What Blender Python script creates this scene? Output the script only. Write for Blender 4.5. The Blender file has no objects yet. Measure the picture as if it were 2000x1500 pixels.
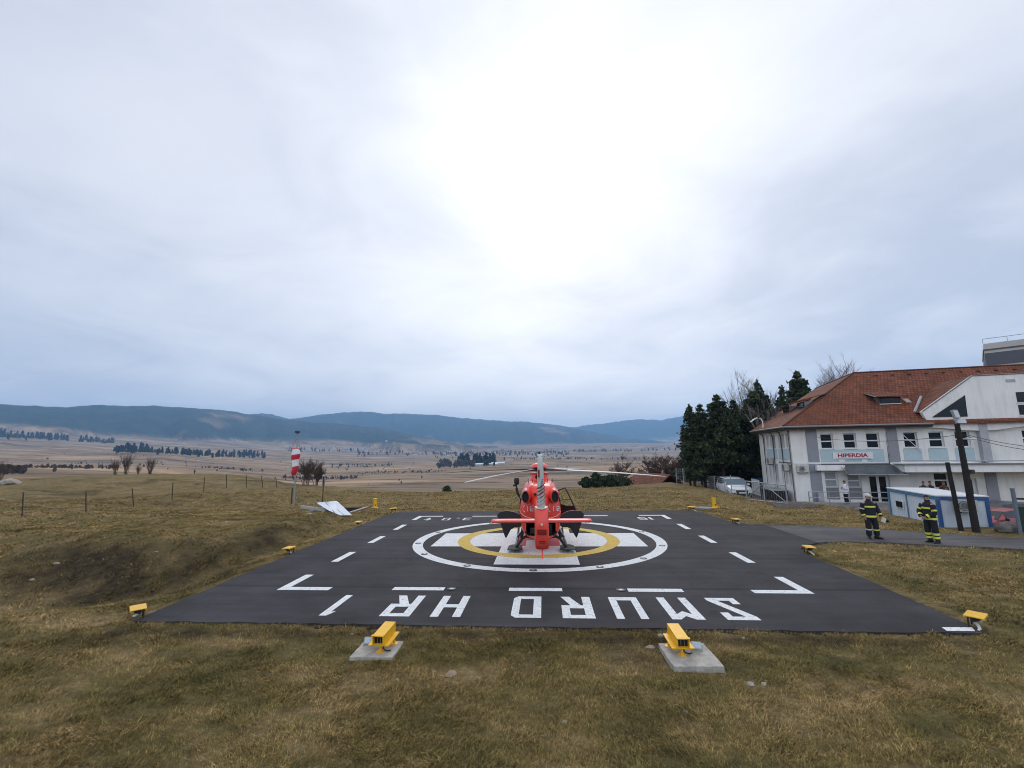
import bpy, bmesh, math, random
import numpy as np
from mathutils import Vector, Matrix, Euler
PI = math.pi
rad = math.radians
C = bpy.context.scene.collection
S = bpy.context.scene

# ------------------------------------------------------------------ camera
FPX, PITCH, ROLL, YAW = 865.304, 0.152526, -0.014165, 0.068008
CAM = Vector((0.342, -20.676, 3.875))
_c, _s = math.cos(YAW), math.sin(YAW)
FW0 = Vector((-_s, _c, 0)); RT0 = Vector((_c, _s, 0))
FW = Vector((-_s*math.cos(PITCH), _c*math.cos(PITCH), math.sin(PITCH)))
_up = RT0.cross(FW)
CR = RT0*math.cos(ROLL) + _up*math.sin(ROLL)
CU = -RT0*math.sin(ROLL) + _up*math.cos(ROLL)
cd = bpy.data.cameras.new('camera'); cam = bpy.data.objects.new('camera', cd); C.objects.link(cam)
cd.sensor_fit = 'HORIZONTAL'; cd.sensor_width = 36; cd.lens = FPX/2000*36
cd.clip_start = 0.1; cd.clip_end = 60000
M3 = Matrix((CR, CU, -FW)).transposed()
cam.matrix_world = Matrix.Translation(CAM) @ M3.to_4x4()
S.camera = cam
S.cycles.volume_bounces = 3; S.cycles.use_denoising = True; S.cycles.filter_width = 1.0

# ------------------------------------------------------------------ sky, sun, exposure
SUN_EL, SUN_DIR = rad(33), Vector((0.03, 0.84, 0.545)).normalized()
S.view_settings.view_transform = 'Standard'; S.view_settings.look = 'None'
S.view_settings.exposure = 0.10; S.view_settings.gamma = 1.0
w = bpy.data.worlds.new('World'); S.world = w; w.use_nodes = True
nt = w.node_tree; nt.nodes.clear()
def N(t, **k):
    n = nt.nodes.new(t)
    for a, b in k.items(): setattr(n, a, b)
    return n
def L(a, b): nt.links.new(a, b)
out = N('ShaderNodeOutputWorld'); bg = N('ShaderNodeBackground'); L(bg.outputs[0], out.inputs[0])
bg.inputs[1].default_value = 0.1
sky = N('ShaderNodeTexSky', sky_type='NISHITA'); sky.sun_disc = False
sky.sun_elevation = SUN_EL; sky.sun_rotation = math.atan2(SUN_DIR.x, SUN_DIR.y); sky.air_density = 1.2; sky.dust_density = 2.5
tc = N('ShaderNodeTexCoord'); sep = N('ShaderNodeSeparateXYZ'); L(tc.outputs['Generated'], sep.inputs[0])
def Mth(op, a, b=None, clamp=False):
    m = N('ShaderNodeMath', operation=op); m.use_clamp = clamp
    for i, v in enumerate((a, b)):
        if v is None: continue
        if isinstance(v, (int, float)): m.inputs[i].default_value = v
        else: L(v, m.inputs[i])
    return m.outputs[0]
zz = Mth('ADD', Mth('MAXIMUM', sep.outputs[2], 0.0), 0.16)
cmb = N('ShaderNodeCombineXYZ')
L(Mth('DIVIDE', sep.outputs[0], zz), cmb.inputs[0]); L(Mth('DIVIDE', sep.outputs[1], zz), cmb.inputs[1])
def Nz(scale, det, rough, dist, vec, off=0.0):
    mp = N('ShaderNodeMapping'); L(vec, mp.inputs[0]); mp.inputs['Location'].default_value = (off, off*0.7, off*0.3)
    n = N('ShaderNodeTexNoise'); n.inputs['Scale'].default_value = scale; n.inputs['Detail'].default_value = det
    n.inputs['Roughness'].default_value = rough; n.inputs['Distortion'].default_value = dist
    L(mp.outputs[0], n.inputs['Vector']); return n.outputs['Fac']
n1 = Nz(0.55, 6, 0.5, 0.5, cmb.outputs[0], 3.1); n2 = Nz(1.5, 7, 0.55, 0.7, cmb.outputs[0], 7.7)
cl = Mth('ADD', Mth('MULTIPLY', n1, 0.55), Mth('MULTIPLY', n2, 0.45))
rmp = N('ShaderNodeValToRGB'); L(cl, rmp.inputs[0])
e = rmp.color_ramp; e.elements[0].position = 0.40; e.elements[0].color = (0.57, 0.61, 0.71, 1)
e.elements[1].position = 0.62; e.elements[1].color = (0.845, 0.86, 0.91, 1)
x = e.elements.new(0.5); x.color = (0.71, 0.738, 0.82, 1)
vd = N('ShaderNodeVectorMath', operation='DOT_PRODUCT'); L(tc.outputs['Generated'], vd.inputs[0]); vd.inputs[1].default_value = SUN_DIR
dt = Mth('MAXIMUM', vd.outputs['Value'], 0.0)
glow = Mth('ADD', Mth('MULTIPLY', Mth('POWER', dt, 5.0), 0.20), Mth('MULTIPLY', Mth('POWER', dt, 15.0), 0.27))
glow = Mth('MULTIPLY', glow, Mth('ADD', 0.45, Mth('MULTIPLY', n1, 1.1)))
gcol = N('ShaderNodeVectorMath', operation='SCALE'); gcol.inputs[0].default_value = (1.05, 1.0, 0.93); L(glow, gcol.inputs['Scale'])
cadd = N('ShaderNodeVectorMath', operation='ADD'); L(rmp.outputs[0], cadd.inputs[0]); L(gcol.outputs[0], cadd.inputs[1])
# a little brighter and paler towards the horizon
hz = Mth('ADD', 1.0, Mth('MULTIPLY', Mth('POWER', Mth('SUBTRACT', 1.0, Mth('MAXIMUM', sep.outputs[2], 0.0), True), 9.0), 0.25))
bk = Mth('ADD', 1.0, Mth('MULTIPLY', Mth('MAXIMUM', Mth('MULTIPLY', sep.outputs[1], -1.0), 0.0), 1.0))  # sky boost added behind the camera to light faces turned towards it
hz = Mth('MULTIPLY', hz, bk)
hw = N('ShaderNodeVectorMath', operation='SCALE'); hw.inputs[0].default_value = (.36, .27, .15); L(Mth('POWER', Mth('SUBTRACT', 1.0, Mth('MAXIMUM', sep.outputs[2], 0.0), True), 9.0), hw.inputs['Scale'])
cadd2 = N('ShaderNodeVectorMath', operation='ADD'); L(cadd.outputs[0], cadd2.inputs[0]); L(hw.outputs[0], cadd2.inputs[1]); cadd = cadd2
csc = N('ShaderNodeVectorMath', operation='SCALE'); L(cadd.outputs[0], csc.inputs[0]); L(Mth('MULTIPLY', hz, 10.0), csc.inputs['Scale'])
mix = N('ShaderNodeMix', data_type='RGBA'); mix.inputs['Factor'].default_value = 0.93
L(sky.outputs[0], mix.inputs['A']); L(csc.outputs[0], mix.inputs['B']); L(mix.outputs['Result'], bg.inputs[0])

sd = bpy.data.lights.new('sun', 'SUN'); sun = bpy.data.objects.new('sun', sd); C.objects.link(sun)
sd.energy = 0.8; sd.angle = rad(25); sd.color = (1.0, 0.96, 0.9)
sun.rotation_euler = (-SUN_DIR).to_track_quat('-Z', 'Y').to_euler(); sun.location = (0, 0, 60)

# ------------------------------------------------------------------ helpers
def pos(px, r):
    """point on the ground at bearing of photo column px and horizontal range r"""
    d = FW0 + RT0*((px-1000)/FPX); d.normalize()
    return CAM.x + d.x*r, CAM.y + d.y*r
def at(px, py, D):
    d = FW + CR*((px-1000)/FPX) + CU*((750-py)/FPX)
    return CAM + d*(D/d.dot(FW0))

def mat(name, col, rough=0.6, metal=0.0, var=0.0, vscale=5.0, bump=0.0, bscale=40.0, col2=None, spec=None, coat=0.0, emit=None, alpha=None):
    m = bpy.data.materials.new(name); m.use_nodes = True
    t = m.node_tree; b = t.nodes['Principled BSDF']
    b.inputs['Base Color'].default_value = (*col, 1); b.inputs['Roughness'].default_value = rough; b.inputs['Metallic'].default_value = metal
    if spec is not None: b.inputs['Specular IOR Level'].default_value = spec
    if coat: b.inputs['Coat Weight'].default_value = coat; b.inputs['Coat Roughness'].default_value = 0.12
    if emit: b.inputs['Emission Color'].default_value = (*emit[0], 1); b.inputs['Emission Strength'].default_value = emit[1]
    if alpha is not None: b.inputs['Alpha'].default_value = alpha
    if var or col2 or bump:
        tcn = t.nodes.new('ShaderNodeTexCoord')
    if var or col2:
        n = t.nodes.new('ShaderNodeTexNoise'); n.inputs['Scale'].default_value = vscale; n.inputs['Detail'].default_value = 8; n.inputs['Roughness'].default_value = 0.65
        t.links.new(tcn.outputs['Object'], n.inputs['Vector'])
        r = t.nodes.new('ShaderNodeValToRGB'); t.links.new(n.outputs['Fac'], r.inputs[0])
        c2 = col2 or tuple(min(1, c*(1+var)) for c in col); c1 = col if col2 else tuple(c*(1-var) for c in col)
        r.color_ramp.elements[0].position = 0.35; r.color_ramp.elements[1].position = 0.65
        r.color_ramp.elements[0].color = (*c1, 1); r.color_ramp.elements[1].color = (*c2, 1)
        t.links.new(r.outputs[0], b.inputs['Base Color'])
    if bump:
        n2 = t.nodes.new('ShaderNodeTexNoise'); n2.inputs['Scale'].default_value = bscale; n2.inputs['Detail'].default_value = 4
        t.links.new(tcn.outputs['Object'], n2.inputs['Vector'])
        bp = t.nodes.new('ShaderNodeBump'); bp.inputs['Strength'].default_value = bump; bp.inputs['Distance'].default_value = 0.02
        t.links.new(n2.outputs['Fac'], bp.inputs['Height']); t.links.new(bp.outputs[0], b.inputs['Normal'])
    return m

class MB:
    def __init__(s): s.v = []; s.f = []; s.m = []
    def add(s, vs, fs, mi=0):
        o = len(s.v); s.v += [tuple(v) for v in vs]; s.f += [tuple(o+i for i in f) for f in fs]; s.m += [mi]*len(fs); return s
    def box(s, c, d, rot=None, mi=0):
        x, y, z = (k/2 for k in d); c = Vector(c)
        vs = [Vector((a*x, b*y, e*z)) for a in (-1, 1) for b in (-1, 1) for e in (-1, 1)]
        if rot is not None:
            R = rot if isinstance(rot, Matrix) else Euler(rot).to_matrix(); vs = [R @ v for v in vs]
        return s.add([v+c for v in vs], [(0,1,3,2),(4,6,7,5),(0,4,5,1),(2,3,7,6),(0,2,6,4),(1,5,7,3)], mi)
    def bx(s, x0, x1, y0, y1, z0, z1, mi=0):
        return s.box(((x0+x1)/2, (y0+y1)/2, (z0+z1)/2), (x1-x0, y1-y0, z1-z0), None, mi)
    def tube(s, pts, r, n=8, mi=0, caps=True):
        pts = [Vector(p) for p in pts]; k = len(pts)
        rs = [r]*k if isinstance(r, (int, float)) else list(r)
        vs = []; fs = []; ref = None
        for i, p in enumerate(pts):
            t = (pts[min(i+1, k-1)] - pts[max(i-1, 0)]).normalized()
            if ref is None: ref = Vector((0,0,1)) if abs(t.z) < 0.9 else Vector((1,0,0))
            a = t.cross(ref).normalized(); b = t.cross(a).normalized(); ref = -b if False else ref
            for j in range(n):
                q = 2*PI*j/n; vs.append(p + (a*math.cos(q) + b*math.sin(q))*rs[i])
        for i in range(k-1):
            for j in range(n):
                fs.append((i*n+j, i*n+(j+1) % n, (i+1)*n+(j+1) % n, (i+1)*n+j))
        if caps: fs.append(tuple(range(n-1, -1, -1))); fs.append(tuple((k-1)*n+j for j in range(n)))
        return s.add(vs, fs, mi)
    def rings(s, rs, mi=0, caps=True, mis=None):
        n = len(rs[0]); o = [p for r in rs for p in r]; fs = []
        for i in range(len(rs)-1):
            for j in range(n): fs.append((i*n+j, i*n+(j+1) % n, (i+1)*n+(j+1) % n, (i+1)*n+j))
        b = len(s.f); s.add(o, fs, mi)
        if mis:
            for i in range(len(rs)-1):
                for j in range(n): s.m[b+i*n+j] = mis[i]
        if caps:
            k = len(s.v)-len(o); s.f.append(tuple(k+j for j in range(n-1, -1, -1))); s.f.append(tuple(k+(len(rs)-1)*n+j for j in range(n)))
            s.m += [mis[0] if mis else mi, mis[-1] if mis else mi]
        return s
    def prism(s, poly, d, mi=0):
        """poly: 3D points (planar), extruded by vector d"""
        n = len(poly); a = [Vector(p) for p in poly]; d = Vector(d)
        vs = a + [p+d for p in a]
        fs = [tuple(range(n-1, -1, -1)), tuple(range(n, 2*n))] + [(i, (i+1) % n, n+(i+1) % n, n+i) for i in range(n)]
        return s.add(vs, fs, mi)
    def flat(s, poly, mi=0): return s.add(poly, [tuple(range(len(poly)))], mi)
    def lathe(s, prof, c=(0,0,0), n=16, mi=0, axis='z'):
        rs = []
        for r, z in prof:
            ring = []
            for j in range(n):
                q = 2*PI*j/n; p = (r*math.cos(q), r*math.sin(q), z)
                if axis == 'y': p = (p[0], p[2], p[1])
                if axis == 'x': p = (p[2], p[0], p[1])
                ring.append((c[0]+p[0], c[1]+p[1], c[2]+p[2]))
            rs.append(ring)
        return s.rings(rs, mi)
    def build(s, name, mats, parent=None, smooth=False, bevel=0.0, recalc=True):
        me = bpy.data.meshes.new(name); me.from_pydata(s.v, [], s.f)
        mats = mats if isinstance(mats, (list, tuple)) else [mats]
        for m in mats: me.materials.append(m)
        if len(mats) > 1: me.polygons.foreach_set('material_index', s.m)
        if recalc or bevel:
            b = bmesh.new(); b.from_mesh(me); bmesh.ops.recalc_face_normals(b, faces=b.faces)
            if bevel:
                es = [e for e in b.edges if len(e.link_faces) == 2 and e.calc_face_angle(0) > 0.6]
                bmesh.ops.bevel(b, geom=es, offset=bevel, segments=2, affect='EDGES', profile=0.6, clamp_overlap=True)
            b.to_mesh(me); b.free()
        if smooth:
            me.polygons.foreach_set('use_smooth', [True]*len(me.polygons)); me.set_sharp_from_angle(angle=rad(38 if smooth is True else smooth))
        me.update()
        o = bpy.data.objects.new(name, me); C.objects.link(o); o.parent = parent
        return o

def thing(name, label, cat, loc=(0,0,0), rotz=0.0, group=None):
    o = bpy.data.objects.new(name, None); C.objects.link(o); o.location = loc; o.rotation_euler = (0,0,rotz)
    o.empty_display_size = 0.2
    o['label'] = label; o['category'] = cat
    if group: o['group'] = group
    return o
def tag(o, label, cat, group=None):
    o['label'] = label; o['category'] = cat
    if group: o['group'] = group
    return o
def struct(o): o['kind'] = 'structure'; return o
def stuff(o, label=None, cat=None):
    o['kind'] = 'stuff'
    if label: o['label'] = label
    if cat: o['category'] = cat
    return o
def dup(root, loc, rotz=None, label=None, scale=None, parent=None):
    r = root.copy(); C.objects.link(r)
    if parent is None:
        r.location = loc
        if rotz is not None: r.rotation_euler = (0, 0, rotz)
        if scale: r.scale = scale if isinstance(scale, tuple) else (scale,)*3
        if label: r['label'] = label
    else: r.parent = parent
    for ch in list(root.children): dup(ch, None, parent=r)
    return r
def bake(o):
    """apply the modifiers of o"""
    dg = bpy.context.evaluated_depsgraph_get(); dg.update()
    me = bpy.data.meshes.new_from_object(o.evaluated_get(dg)); o.modifiers.clear(); old = o.data; o.data = me
    bpy.data.meshes.remove(old); return o
def np_mesh(name, verts, faces_n, idx, mats, smooth=False):
    """verts (n,3); faces all with faces_n corners; idx (m,faces_n)"""
    me = bpy.data.meshes.new(name); me.vertices.add(len(verts)); me.vertices.foreach_set('co', verts.astype(np.float32).ravel())
    m = len(idx); me.loops.add(m*faces_n); me.loops.foreach_set('vertex_index', idx.astype(np.int32).ravel())
    me.polygons.add(m); me.polygons.foreach_set('loop_start', np.arange(0, m*faces_n, faces_n, dtype=np.int32))
    me.polygons.foreach_set('loop_total', np.full(m, faces_n, dtype=np.int32))
    if smooth: me.polygons.foreach_set('use_smooth', np.ones(m, dtype=bool))
    for x in (mats if isinstance(mats, (list, tuple)) else [mats]): me.materials.append(x)
    me.update(calc_edges=True); me.validate()
    return me

# numpy value noise
def _h(ix, iy, s):
    n = (ix.astype(np.int64)*374761393 + iy.astype(np.int64)*668265263 + s*982451653) & 0x7fffffff
    n = ((n ^ (n >> 13))*1274126177) & 0x7fffffff
    return ((n ^ (n >> 16)) & 0xffff)/65535.0
def vnoise(x, y, s=0):
    ix = np.floor(x); iy = np.floor(y); fx = x-ix; fy = y-iy
    fx = fx*fx*fx*(fx*(fx*6-15)+10); fy = fy*fy*fy*(fy*(fy*6-15)+10)
    a = _h(ix, iy, s); b = _h(ix+1, iy, s); c = _h(ix, iy+1, s); d = _h(ix+1, iy+1, s)
    return (a*(1-fx)+b*fx)*(1-fy) + (c*(1-fx)+d*fx)*fy
def fbm(x, y, o=4, s=0):
    t = 0; a = 0.5; n = 0
    for i in range(o):
        t = t + a*vnoise(x*2**i+i*17.3, y*2**i-i*9.1, s+i); n += a; a *= 0.5
    return t/n - 0.5
def sst(x, a, b):
    t = np.clip((x-a)/(b-a), 0, 1); return t*t*(3-2*t)
# ------------------------------------------------------------------ terrain
PADX0, PADX1, PADY0, PADY1 = -9.7, 9.75, -10.0, 9.55
PATH_TOP = [(9.7,4.35),(10.6,3.98),(11.9,3.93),(14.06,3.42),(15.87,2.49),(17.51,1.65),(19.02,0.88),(20.4,0.18),(24.5,-1.9),(30,-4.6)]
PATH_BOT = [(9.7,-2.95),(10.24,-1.94),(10.93,-1.17),(11.93,-0.55),(12.81,-0.45),(13.9,-0.6),(15.35,-1.07),(16.92,-1.46),(18.4,-1.95),(24,-4.5),(29,-7)]
PIT = (-15.9, -12.9, 9.6, 12.2)
def slope_of(px, py):
    d = FW + CR*((px-1000)/FPX) + CU*((750-py)/FPX)
    hl = math.hypot(d.x, d.y); a = math.atan2(d.dot(RT0), d.dot(FW0)); return a, d.z/hl
def curve(pts):
    q = sorted(slope_of(*p) for p in pts); return np.array([a for a, _ in q]), np.array([b for _, b in q])
XS = [-400, 0, 300, 600, 1000, 1300, 1600, 2000, 2400]
VAL = [(110, [955,940,945,975,982,972,975,975,975]), (180, [945,930,935,965,968,960,958,958,958]), (350, [930,918,924,945,938,932,930,930,930]),
       (800, [912,902,905,920,908,903,900,900,900]), (1400, [890,880,885,901,895,892,888,885,885]),
       (2400, [858,856,866,881,884,881,876,872,870]), (3300, [838,838,853,865,872,869,866,862,860]), (5500, [830,830,845,860,866,864,862,858,856])]
VALC = [(r, curve(list(zip(XS, ys)))) for r, ys in VAL]
RIDGES = [  # crest range, foot range, silhouette points
    (3800, 2800, [(-500,780),(-200,786),(0,789),(60,792),(130,795),(195,791),(260,793),(300,793),(400,799),(440,802),(480,807),(510,812),(545,818),(600,824),(700,832),(760,840),(800,848),(850,858),(900,868),(1000,880),(1300,900),(2000,900)]),
    (5800, 4300, [(-300,815),(300,820),(430,815),(480,811),(510,808),(535,811),(565,819),(600,815),(650,808),(690,805),(725,804),(760,808),(815,808),(850,811),(900,817),(950,821),(1000,824),(1050,826),(1085,831),(1110,835),(1160,843),(1230,855),(1300,864),(1500,875),(2000,880)]),
    (8200, 6500, [(0,830),(800,840),(1000,840),(1080,837),(1120,834),(1160,829),(1215,822),(1250,819),(1290,821),(1315,816),(1345,810),(1400,803),(1500,798),(1700,795),(2000,795),(2400,800)])]
RIDGEC = [(R, F, curve(p)) for R, F, p in RIDGES]
XE_Y = [-12, -5, 2.6, 5.7, 9, 12.3, 14.9, 20, 28, 60]; XE_X = [27, 24.2, 22.2, 20.0, 19.6, 19.0, 16.6, 15.8, 15.2, 15]
def near_h(x, y):
    h = -0.07 + 0.10*fbm(x*0.16, y*0.16, 3, 5) + 0.05*fbm(x*0.7, y*0.7, 3, 9)
    # hollow and bank on the left of the pad
    h = h - 1.1*np.exp(-((x+16.5)/4.8)**2 - ((y+6.2)/2.3)**2) - 0.35*np.exp(-((x+12.2)/1.5)**2-((y+3.0)/3.5)**2)
    h = h + 0.50*sst(y+0.18*(x+16), -4.6, -1.6)*sst(-x, 11.4, 13.4)*(1-sst(y, 4, 12)) + 0.16*fbm(x*0.9, y*0.9, 3, 2)*sst(-x, 11, 12.5)
    rr = np.hypot(x-CAM.x, y-CAM.y)
    h = h + 2.05*sst(rr, 34, 64)*sst(-x, 10, 30) + 0.5*fbm(x*0.12, y*0.12, 3, 31)*sst(-x, 18, 30)*sst(y, 4, 14)
    # the right side falls away to the drive and car park
    xe = np.interp(y, XE_Y, XE_X); sx = x-xe
    h = h - np.interp(y, [9, 13], [1.15, 0.5])*sst(sx, 0.2, 2.6) + 0.10*np.exp(-(sx/1.6)**2)
    h = h + 0.25*np.exp(-((x-11)/7)**2-((y-25)/6)**2)
    h = h - 1.25*((x > PIT[0]-.05) & (x < PIT[1]+.05) & (y > PIT[2]-.05) & (y < PIT[3]+.05))
    # level under the pad and the path
    dx = np.maximum(np.maximum(PADX0-x, x-PADX1), 0); dy = np.maximum(np.maximum(PADY0-y, y-PADY1), 0)
    d = np.hypot(dx, dy)
    inp = (x > 9.0)
    yt = np.interp(x, [p[0] for p in PATH_TOP], [p[1] for p in PATH_TOP]); yb = np.interp(x, [p[0] for p in PATH_BOT], [p[1] for p in PATH_BOT])
    d2 = np.where(inp, np.maximum(np.maximum(yb-y, y-yt), 0), 9)
    d2 = np.where(x > 31, 9, d2)
    dm = np.minimum(d, d2); k = sst(dm, 0.0, 1.0)
    flat = np.where(dm < 0.02, -0.12, -0.045)
    return flat*(1-k) + h*k
RP_X = [-600, 0, 300, 430, 560, 750, 960, 1130, 1200, 1300, 1380, 1450, 1700, 2000, 2400]
RP_R = [70, 66, 64, 58, 46, 45, 45.5, 47, 50, 56, 80, 110, 140, 160, 160]
RPA = np.array([slope_of(a, 880)[0] for a in RP_X])
def terrain(x, y):
    """height, forest cover"""
    x = np.asarray(x, float); y = np.asarray(y, float)
    dx = x-CAM.x; dy = y-CAM.y; r = np.hypot(dx, dy)+1e-6
    a = np.arctan2(dx*RT0.x+dy*RT0.y, dx*FW0.x+dy*FW0.y)
    rp = np.interp(a, RPA, RP_R)
    hn = near_h(x, y)
    lr = np.log(np.maximum(r, 1)); ks = [math.log(k) for k, _ in VALC]
    sl = np.stack([np.interp(a, *c) for _, c in VALC]); zs = np.stack([CAM.z + s*k for (k, _), s in zip(VALC, sl)])
    hv = np.zeros_like(r)
    # smooth interpolation of the control heights in log range
    for i in range(len(ks)-1):
        t = (lr-ks[i])/(ks[i+1]-ks[i]); m = (t >= 0) & (t < 1); tt = np.clip(t, 0, 1)
        s = tt*tt*(3-2*tt)*0.5 + tt*0.5
        hv = np.where(m, zs[i]*(1-s)+zs[i+1]*s, hv)
    hv = np.where(lr < ks[0], zs[0], hv); hv = np.where(lr >= ks[-1], zs[-1], hv)
    amp = np.clip(r*0.0075, 0.4, 22)
    hv = hv + amp*fbm(x/(90+r*0.10), y/(90+r*0.10), 4, 11)*sst(r, 90, 400)
    hv = hv - amp*0.45*np.abs(fbm(x/260, y/170, 4, 21))*sst(-a, 0.1, 0.5)*sst(r, 250, 600)
    front = np.cos(a) > 0.2
    k = sst(r, rp, rp+np.maximum(45, rp*0.6)); base = hn*(1-k) + hv*k
    forest = np.zeros_like(r)
    for i, (R, F, c) in enumerate(RIDGEC):
        s_c = np.interp(a, *c); zc = CAM.z + s_c*R
        fo = F + 500*fbm(a*9, a*0+i, 3, 40+i)*2
        zf = np.interp(fo, [q for q, _ in VALC], [0]*len(VALC))
        zfoot = CAM.z + np.interp(a, *VALC[-2][1])*fo
        t = np.clip((r-fo)/(R-fo), 0, 1); s = 1-(1-t)**1.7
        gul = (55+18*i)*np.abs(fbm(a*(26-5*i), r/2600, 4, 50+i))*np.sin(PI*np.clip(t, 0, 1))**0.8
        zr = zfoot*(1-s) + zc*s - gul
        back = np.clip((r-R)/3500, 0, 1); zr = np.where(r > R, zc - 0.55*(zc-zfoot)*back*(2-back), zr)
        zr = zr + (9+7*i)*fbm(x/45, y/45, 2, 60+i)*sst(t, 0.05, 0.5) + (14+10*i)*fbm(x/260, y/260, 3, 66+i)*sst(t, .1, .5)
        use = (r > fo) & (zr > base)
        clear = fbm(x/700, y/700, 4, 70+i)
        fcov = sst(t + 0.55*clear, 0.04, 0.12)*(1-0.75*sst(clear, 0.20, 0.27)*(1-sst(t, .45, .8)))
        forest = np.where(use, fcov, forest); base = np.where(use, zr, base)
    return base, forest
def H(x, y): return float(terrain(np.array([x]), np.array([y]))[0][0])

def ground_material():
    m = bpy.data.materials.new('dry_grassland'); m.use_nodes = True; t = m.node_tree; b = t.nodes['Principled BSDF']
    b.inputs['Roughness'].default_value = 0.95; b.inputs['Specular IOR Level'].default_value = 0.08
    def n(ty, **k):
        q = t.nodes.new(ty)
        for a_, v_ in k.items(): setattr(q, a_, v_)
        return q
    ln = t.links.new
    geo = n('ShaderNodeNewGeometry')
    def noise(scale, det=5, rough=.6, st=None, dist=0.0):
        mp = n('ShaderNodeMapping'); ln(geo.outputs['Position'], mp.inputs[0])
        if st: mp.inputs['Scale'].default_value = st
        q = n('ShaderNodeTexNoise'); q.inputs['Scale'].default_value = scale; q.inputs['Detail'].default_value = det; q.inputs['Roughness'].default_value = rough; q.inputs['Distortion'].default_value = dist
        ln(mp.outputs[0], q.inputs['Vector']); return q.outputs['Fac']
    def ramp(f, *st):
        r = n('ShaderNodeValToRGB'); ln(f, r.inputs[0]); e = r.color_ramp
        e.elements[0].position, e.elements[0].color = st[0][0], (*st[0][1], 1); e.elements[1].position, e.elements[1].color = st[-1][0], (*st[-1][1], 1)
        for p_, c_ in st[1:-1]: e.elements.new(p_).color = (*c_, 1)
        return r.outputs[0]
    def mixc(f, a_, b_, mode='MIX'):
        q = n('ShaderNodeMix', data_type='RGBA', blend_type=mode)
        if isinstance(f, float): q.inputs['Factor'].default_value = f
        else: ln(f, q.inputs['Factor'])
        for s_, v_ in (('A', a_), ('B', b_)):
            if isinstance(v_, tuple): q.inputs[s_].default_value = (*v_, 1)
            else: ln(v_, q.inputs[s_])
        return q.outputs['Result']
    straw = (0.315, 0.234, 0.122); olive = (0.118, 0.104, 0.043); dark = (0.05, 0.040, 0.022)
    patch = ramp(noise(0.42, 7, .66, (1, 1.6, 1)), (.36, olive), (.5, (0.205, 0.160, 0.070)), (.64, straw))
    fine = ramp(noise(16, 6, .8), (.3, (.38,.38,.38)), (.7, (1.6,1.55,1.48)))
    near = mixc(.85, patch, fine, 'MULTIPLY')
    sy = n('ShaderNodeSeparateXYZ'); ln(geo.outputs['Position'], sy.inputs[0])
    dryr = n('ShaderNodeMapRange'); ln(sy.outputs[1], dryr.inputs[0]); dryr.inputs[1].default_value = -4; dryr.inputs[2].default_value = 11; dryr.inputs[4].default_value = .62
    dn = n('ShaderNodeMath', operation='MULTIPLY'); ln(dryr.outputs[0], dn.inputs[0]); ln(ramp(noise(.8, 6, .7, (1,2,1)), (.30, (.1,.1,.1)), (.52, (1,1,1))), dn.inputs[1])
    near = mixc(dn.outputs[0], near, mixc(.85, (0.265, 0.195, 0.095), fine, 'MULTIPLY'))
    tuss = ramp(noise(2.3, 6, .72, (1, 1.8, 1), .4), (.40, (0,0,0)), (.60, (1,1,1)))
    near = mixc(mixc(0.6, tuss, (1.0, 1.0, 1.0)), dark, near)
    # bare soil on steep banks
    at_ = n('ShaderNodeAttribute', attribute_name='soil')
    near = mixc(at_.outputs['Fac'], near, mixc(.9, ramp(noise(3.0, 7, .75), (.38, (0.024,0.019,0.012)), (.66, (0.085,0.064,0.034))), fine, 'MULTIPLY'))
    # valley: pale dry pasture with darker scrub and field strips
    val = ramp(noise(0.006, 8, .62, (1, 2.2, 1), .5), (.32, (0.15,0.108,0.07)), (.48, (0.262,0.188,0.124)), (.62, (0.38,0.275,0.17)))
    scr = ramp(noise(0.016, 8, .7, (1, 2.8, 1), .6), (.53, (1,1,1)), (.61, (.40,.36,.36)))
    val = mixc(1.0, val, scr, 'MULTIPLY')
    vor = n('ShaderNodeTexVoronoi'); vor.inputs['Scale'].default_value = 0.0045
    mp = n('ShaderNodeMapping'); ln(geo.outputs['Position'], mp.inputs[0]); mp.inputs['Scale'].default_value = (1, 3.0, 0); mp.inputs['Rotation'].default_value = (0, 0, .35); ln(mp.outputs[0], vor.inputs['Vector'])
    bw = n('ShaderNodeRGBToBW'); ln(vor.outputs['Color'], bw.inputs[0])
    val = mixc(.5, val, ramp(bw.outputs[0], (.2, (.60,.62,.60)), (.5, (1.0,.97,.93)), (.8, (1.45,1.34,1.25))), 'MULTIPLY')
    # distance from the landing pad decides lawn or valley (object position)
    sp = n('ShaderNodeVectorMath', operation='LENGTH'); ln(geo.outputs['Position'], sp.inputs[0])
    mr = n('ShaderNodeMapRange'); ln(sp.outputs['Value'], mr.inputs[0]); mr.inputs[1].default_value = 45; mr.inputs[2].default_value = 190
    g = mixc(mr.outputs[0], near, val)
    fa = n('ShaderNodeAttribute', attribute_name='forest')
    fn = noise(0.009, 8, .78)
    fc = ramp(fn, (.38, (0.006,0.013,0.011)), (.55, (0.024,0.038,0.026)), (.68, (0.075,0.07,0.045)))
    g = mixc(fa.outputs['Fac'], g, fc)
    ln(g, b.inputs['Base Color'])
    bp = n('ShaderNodeBump'); bp.inputs['Strength'].default_value = .9; bp.inputs['Distance'].default_value = .07
    hh = n('ShaderNodeMath', operation='ADD'); ln(noise(11, 6, .75), hh.inputs[0]); ln(noise(2.6, 4, .6), hh.inputs[1]); ln(hh.outputs[0], bp.inputs['Height'])
    ln(bp.outputs[0], b.inputs['Normal'])
    return m
M_GROUND = ground_material()

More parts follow.
